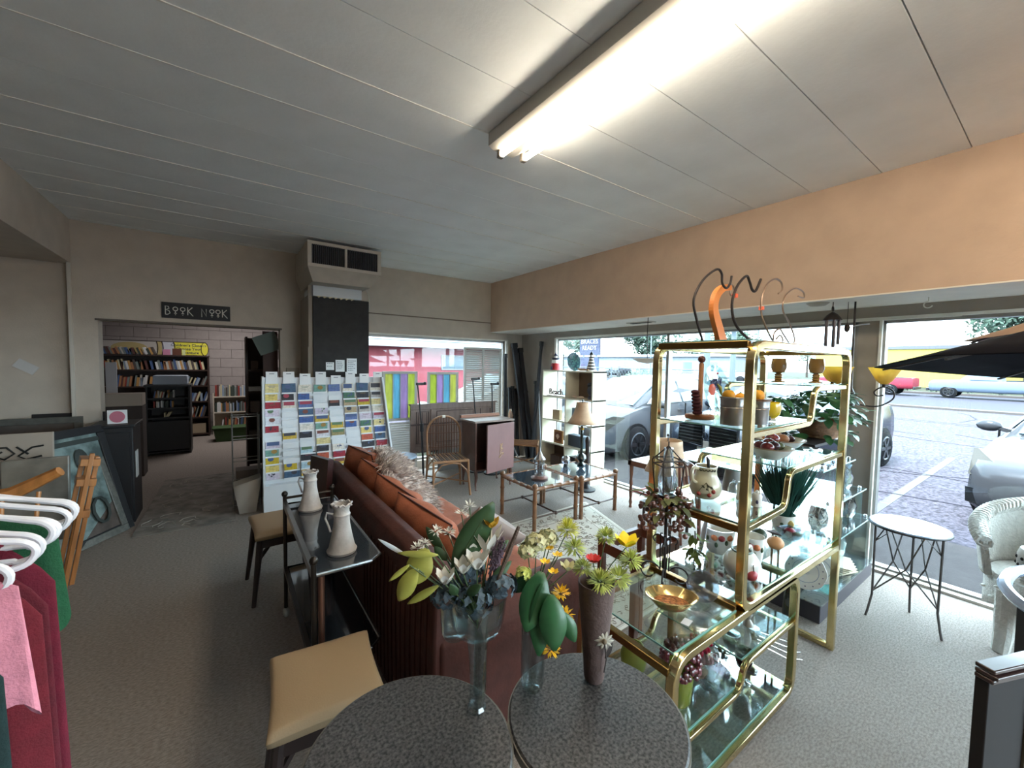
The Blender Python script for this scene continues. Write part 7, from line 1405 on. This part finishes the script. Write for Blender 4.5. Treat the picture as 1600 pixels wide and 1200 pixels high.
for i, (a, b) in enumerate((((735, 915, -.04), (755, 895, -.06)), ((720, 915, -.04), (712, 895, -.06)), ((770, 905, 0), (800, 880, .02)), ((700, 880, .02), (680, 860, .02)), ((765, 880, .04), (795, 855, .05)), ((690, 868, .04), (662, 838, .06)))):
    bigleaf('small green filler leaf, number '[:-9]+', '+['front centre', 'front left', 'right side', 'left side', 'right rear', 'left rear'][i]+' of the left arrangement', BA, .86, (A(*a), A(*b)), .026, dleaf)
# centre arrangement
for i, (p, q, W) in enumerate((((832, 880, -.02), (810, 955, -.05), .085), ((845, 905, -.05), (850, 975, -.07), .08), ((835, 895, -.03), (828, 985, -.06), .07), ((812, 885, 0), (795, 915, 0), .05), ((862, 930, -.05), (880, 970, -.05), .045))):
    bigleaf(['large dark green heart leaf, upper left', 'bright green heart leaf in front', 'long hanging green leaf in front of the cylinder', 'small green leaf at the left', 'narrow green leaf at the right'][i]+' of the centre vase', BB, .86, (Bp(*p), Bp(*q)), W, hleaf, bend=-.12)
for i, (px, y, f) in enumerate(((862, 915, -.01), (868, 945, -.02), (846, 985, -.05))):
    flower('sunflower', ['upper', 'middle', 'lowest hanging'][i]+' ragged golden sunflower at the right of the centre vase', BB, .86, Bp(px, y, f), mum(.030, 60, 50+i, .007), pety)
for i, (px, y, f) in enumerate(((838, 872, 0), (850, 884, -.01), (858, 866, .02), (845, 860, .04))):
    flower('narcissus', ['left', 'lower', 'right', 'rear'][i]+' small yellow narcissus above the heart leaves', BB, .86, Bp(px, y, f), cup(.018, .016, 6, 60+i, .014), pety)
for i, (px, y, f, R) in enumerate(((826, 852, .05, .035), (845, 848, .07, .03), (812, 862, .04, .028))):
    flower('hydrangea', ['left', 'right', 'lower left'][i]+' cream green hydrangea head behind the centre vase', BB, .86, Bp(px, y, f), cluster(R, 60, 70+i, .012), petc)
flower('lime_blossom', 'lime green fluffy blossom left above the heart leaves', BB, .86, Bp(806, 888, .0), cluster(.024, 40, 75, .009), petg)
flower('lime_mum', 'lime yellow mum standing tallest at the back of the centre vase', BB, .86, Bp(876, 838, .08), mum(.040, 130, 76, .006), M('petal_limeyellow', (200, 200, 84), .6, n=.2, ns=30))
flower('pale_bloom', 'pale pink green bloom right of the narcissus', BB, .86, Bp(872, 882, .0), cup(.02, .03, 6, 77, .02), petc)
# right arrangement
for i, (px, y, f, R, lb) in enumerate(((893, 862, .03, .040, 'leftmost'), (928, 896, -.04, .044, 'nearest left'), (955, 892, -.03, .040, 'nearest right'), (977, 872, .0, .040, 'rightmost'), (945, 850, .06, .036, 'rear'), (905, 885, .0, .034, 'lower left'))):
    flower('lime_mum', lb+' lime green mum in the brown cone vase', BD, .90, Dp(px, y, f), mum(R, 130, 80+i, .006), petg)
flower('red_rose', 'red ribbed rose in the brown cone vase', BD, .90, Dp(919, 873, -.01), cup(.022, .026, 12, 90, .02), M('petal_red', (186, 34, 38), .5))
flower('yellow_tulip', 'bright yellow open tulip standing above the brown cone vase', BD, .90, Dp(970, 850, .0), cup(.030, .045, 6, 91, .036), M('petal_lemon', (246, 222, 40), .45))
# ================================================================ RIGHT SIDE
iron2 = M('grey_iron', (96, 90, 88), .45, .7)
st_ = thing('metal_side_table', 'round pale topped side table with crossed metal rod legs by the right window', 'side table', (3.48, .57, 0))
obj('tabletop', MB().lathe([(.001, .612), (.185, .612), (.19, .618), (.186, .628), (.001, .628)], n=44), M('stone_top', (186, 200, 222), .2, n=.06, ns=12, coat=.6), st_); obj('rim', MB().tube([(.188*math.cos(i/40*2*PI), .188*math.sin(i/40*2*PI), .615) for i in range(40)], .006, 6, closed=True), blw, st_)
LG = [(-.10, .15), (.17, .0), (-.04, -.17)]
tops = [(-.115, .115), (.155, -.02), (-.02, -.155), (-.16, -.03)]
for x, y in LG: obj('leg', MB().tube([(x*.92, y*.92, .61), (x*.9, y*.9, .15), (x, y, .04), (x*1.05, y*1.05, 0)], .0065, 7), iron2, st_)
for i in range(3):
    a, b = Vector((*LG[i], 0))*.9, Vector((*LG[(i+1) % 3], 0))*.9; md = (a+b)/2
    obj('crossed_rod', MB().tube([a+Vector((0, 0, .50)), a.lerp(md, .5)+Vector((0, 0, .585)), md+Vector((0, 0, .36)), b+Vector((0, 0, .17))], .0045, 6), iron2, st_)
    obj('crossed_rod', MB().tube([b+Vector((0, 0, .50)), b.lerp(md, .5)+Vector((0, 0, .585)), md+Vector((0, 0, .36)), a+Vector((0, 0, .17))], .0045, 6), iron2, st_)
# white wicker armchair facing into the room
wk = M('white_wicker', (206, 202, 194), .7, bump=.8, bs=70, n=.08, ns=30)
wchair = thing('wicker_armchair', 'white wicker armchair in front of the right window', 'armchair', (3.80, -.03, 0))
def shell(u, v):
    a = math.radians(-118+236*u); r = .31+.03*v; top = .80-.20*abs(2*u-1)**1.6; z = .40+(top-.40)*v; return (r*math.cos(a)*1.0, r*math.sin(a)*1.02, z)
obj('back_shell', MB().grid(shell, 40, 10), wk, wchair, sol=.03)
m = MB(); 
for k in range(64):
    u = k/63; p = Vector(shell(u, 1)); q0 = Vector(shell(min(1, u+.01), 1)); t_ = Vector(shell(min(1, u+.02), 1))-Vector(shell(max(0, u-.02), 1)); t_.normalize(); n1 = Vector((p.x, p.y, 0)).normalized(); up_ = t_.cross(n1); m.tube([p+(n1*math.cos(a)+Vector((0, 0, 1))*math.sin(a))*.035+t_*.006*math.sin(a*2) for a in [j*2*PI/8 for j in range(8)]], .009, 5, closed=True)
obj('rolled_rim', m, wk, wchair, kind='stuff'); obj('rim_core', MB().tube([shell(k/30, 1) for k in range(31)], .034, 10), wk, wchair)
obj('seat', MB().lathe([(.001, .39), (.29, .39), (.305, .40), (.29, .42), (.001, .425)], n=30), wk, wchair)
m = MB()
for i in range(9): m.tube([shell(k/40, .1+.1*i) for k in range(41)], .008, 5)
obj('weave_rings', m, wk, wchair, kind='stuff')
def apron(u, v):
    a = 2*PI*u; r = .30; b = .18+.08*abs(math.sin(2*a+.0)); return (r*math.cos(a), r*math.sin(a), b+(.40-b)*v)
obj('apron', MB().grid(apron, 48, 4, True), wk, wchair, sol=.02)
for a in (45, 135, 225, 315): c, s = math.cos(math.radians(a)), math.sin(math.radians(a)); obj('leg', MB().tube([(.29*c, .29*s, .36), (.29*c, .29*s, .1), (.30*c, .30*s, 0)], [.045, .04, .036], 10), wk, wchair)
m = MB(); rg_ = random.Random(4)
for i in range(10): a = math.radians(100+rg_.uniform(0, 140)); z = rg_.uniform(.28, .37); m.sph((.318*math.cos(a), .318*math.sin(a), z), (.012, .012, .008), 8, 5)
obj('weave_knots', m, petw, wchair, kind='stuff')
jr = thing('pierced_jar', 'white pierced ceramic lantern jar on the wicker chair seat', 'jar', (3.66, .05, .425)); jm = M('jar_ceramic', (196, 188, 180), .5, n=.06, ns=10)
obj('body', MB().lathe([(.001, .004), (.07, 0), (.095, .02), (.105, .07), (.105, .15), (.095, .185), (.07, .20), (.07, .215), (.062, .215), (.062, .2), (.001, .18)], n=36), jm, jr); m = MB()
for r_ in range(3):
    for k in range(14): a = 2*PI*(k+.5*(r_ % 2))/14; m.sph((.104*math.cos(a), .104*math.sin(a), .055+.04*r_), (.008, .008, .010), 8, 5)
obj('pierced_holes', m, M('hole_dark', (52, 46, 44), .9), jr, kind='stuff'); obj('lid', MB().lathe([(.06, .215), (.055, .222), (.001, .228)], n=24), jm, jr)
ac = thing('arm_chair_metal', 'chair with a glossy pale blue curved armrest and black metal legs at the right edge', 'chair', (2.95, .03, 0)); pbm = M('pale_blue_gloss', (196, 212, 240), .15, coat=1)
obj('armrest', MB().tube(smooth([(.42, .02, .60), (.30, .06, .62), (.12, .11, .63), (-.02, .12, .61), (-.10, .07, .58), (-.13, .0, .56)]), [.024]*31, 8), pbm, ac)
for p, q in (((-.10, .06, .56), (.05, .06, 0)), ((.28, .06, .60), (.36, .03, 0)), ((-.12, -.34, .56), (.02, -.36, 0)), ((.40, -.34, .6), (.40, -.36, 0))): obj('leg', MB().bar(p, q, .035, .03), blk, ac, bev=.003)
obj('seat', MB().box((.16, -.16, .42), (.42, .44, .04)), blk, ac, bev=.01); obj('armrest', MB().tube([(.42, -.36, .60), (.1, -.38, .63), (-.12, -.34, .58)], .022, 8), pbm, ac)
df = thing('dark_screen', 'dark brown framed panel with moulded top edge at the lower right corner', 'panel', (1.70, .10, 0), math.radians(-22))
obj('panel', MB().bb(.0, .75, .0, .03, 0, .76), M('near_black_wood', (22, 15, 15), .8, n=.1, ns=12), df, bev=.003)
for i, (z, d) in enumerate(((.785, .012), (.77, .018), (.755, .01))): obj('moulding', MB().bb(-.004, .76, -d, .03, z-.012, z), M('moulding_brown', (58, 38, 36), .3, coat=.6), df, bev=.003)
obj('inner_panel', MB().bb(.16, .7, -.006, .0, .05, .70), M('olive_panel', (92, 80, 64), .6), df)
# umbrellas
ubk = M('umbrella_black', (13, 13, 20), .9, spec=.1); ubg = M('umbrella_tan', (184, 150, 122), .85)
def umbrella(label, c, R, apex, tilt, mat, sag=.03, ribm=None, rot=0):
    t = thing('patio_umbrella', label, 'umbrella', (c[0], c[1], 0)); n = 8; m = MB(); vs = []; N = 6
    for j in range(N+1):
        for k in range(n*4):
            a = 2*PI*k/(n*4)+PI/8+rot; q = abs(math.sin(n/2*(a-PI/8-rot))); rr3 = R*j/N*(1-.07*q); z = apex-(apex-c[2])*(j/N)**1.1 - sag*math.sin(PI*j/N)*(1-q) - tilt*rr3*math.cos(a)*.5; vs.append((rr3*math.cos(a), rr3*math.sin(a), z))
    w = n*4; m.add(vs, [(j*w+k, j*w+(k+1) % w, (j+1)*w+(k+1) % w, (j+1)*w+k) for j in range(N) for k in range(w)]); obj('canopy', m, mat, t, sol=.004)
    for k in range(n):
        a = 2*PI*k/n+PI/8+rot; obj('rib', MB().bar((0, 0, apex-.03), (R*.97*math.cos(a), R*.97*math.sin(a), c[2]-.012-tilt*R*math.cos(a)*.5), .012, .008), ribm or iron2, t)
        v0 = Vector((R*math.cos(a), R*math.sin(a), c[2]-tilt*R*math.cos(a)*.5)); a2 = a+PI/4; v1 = Vector((R*math.cos(a2), R*math.sin(a2), c[2]-tilt*R*math.cos(a2)*.5)); 
    obj('pole', MB().cyl((0, 0, .04), (0, 0, apex+.05), .02), iron2, t); obj('base', MB().lathe([(.24, 0), (.24, .03), (.05, .06), (.03, .1)], n=28), blw, t)
umbrella('open black patio umbrella reaching in from the right edge', (2.75, -.52, 1.61), 1.14, 1.97, .10, ubk, rot=PI/8)
umbrella('tan patio umbrella just above and behind the black one', (3.22, -.56, 1.76), .93, 2.17, .0, ubg, rot=PI/8)
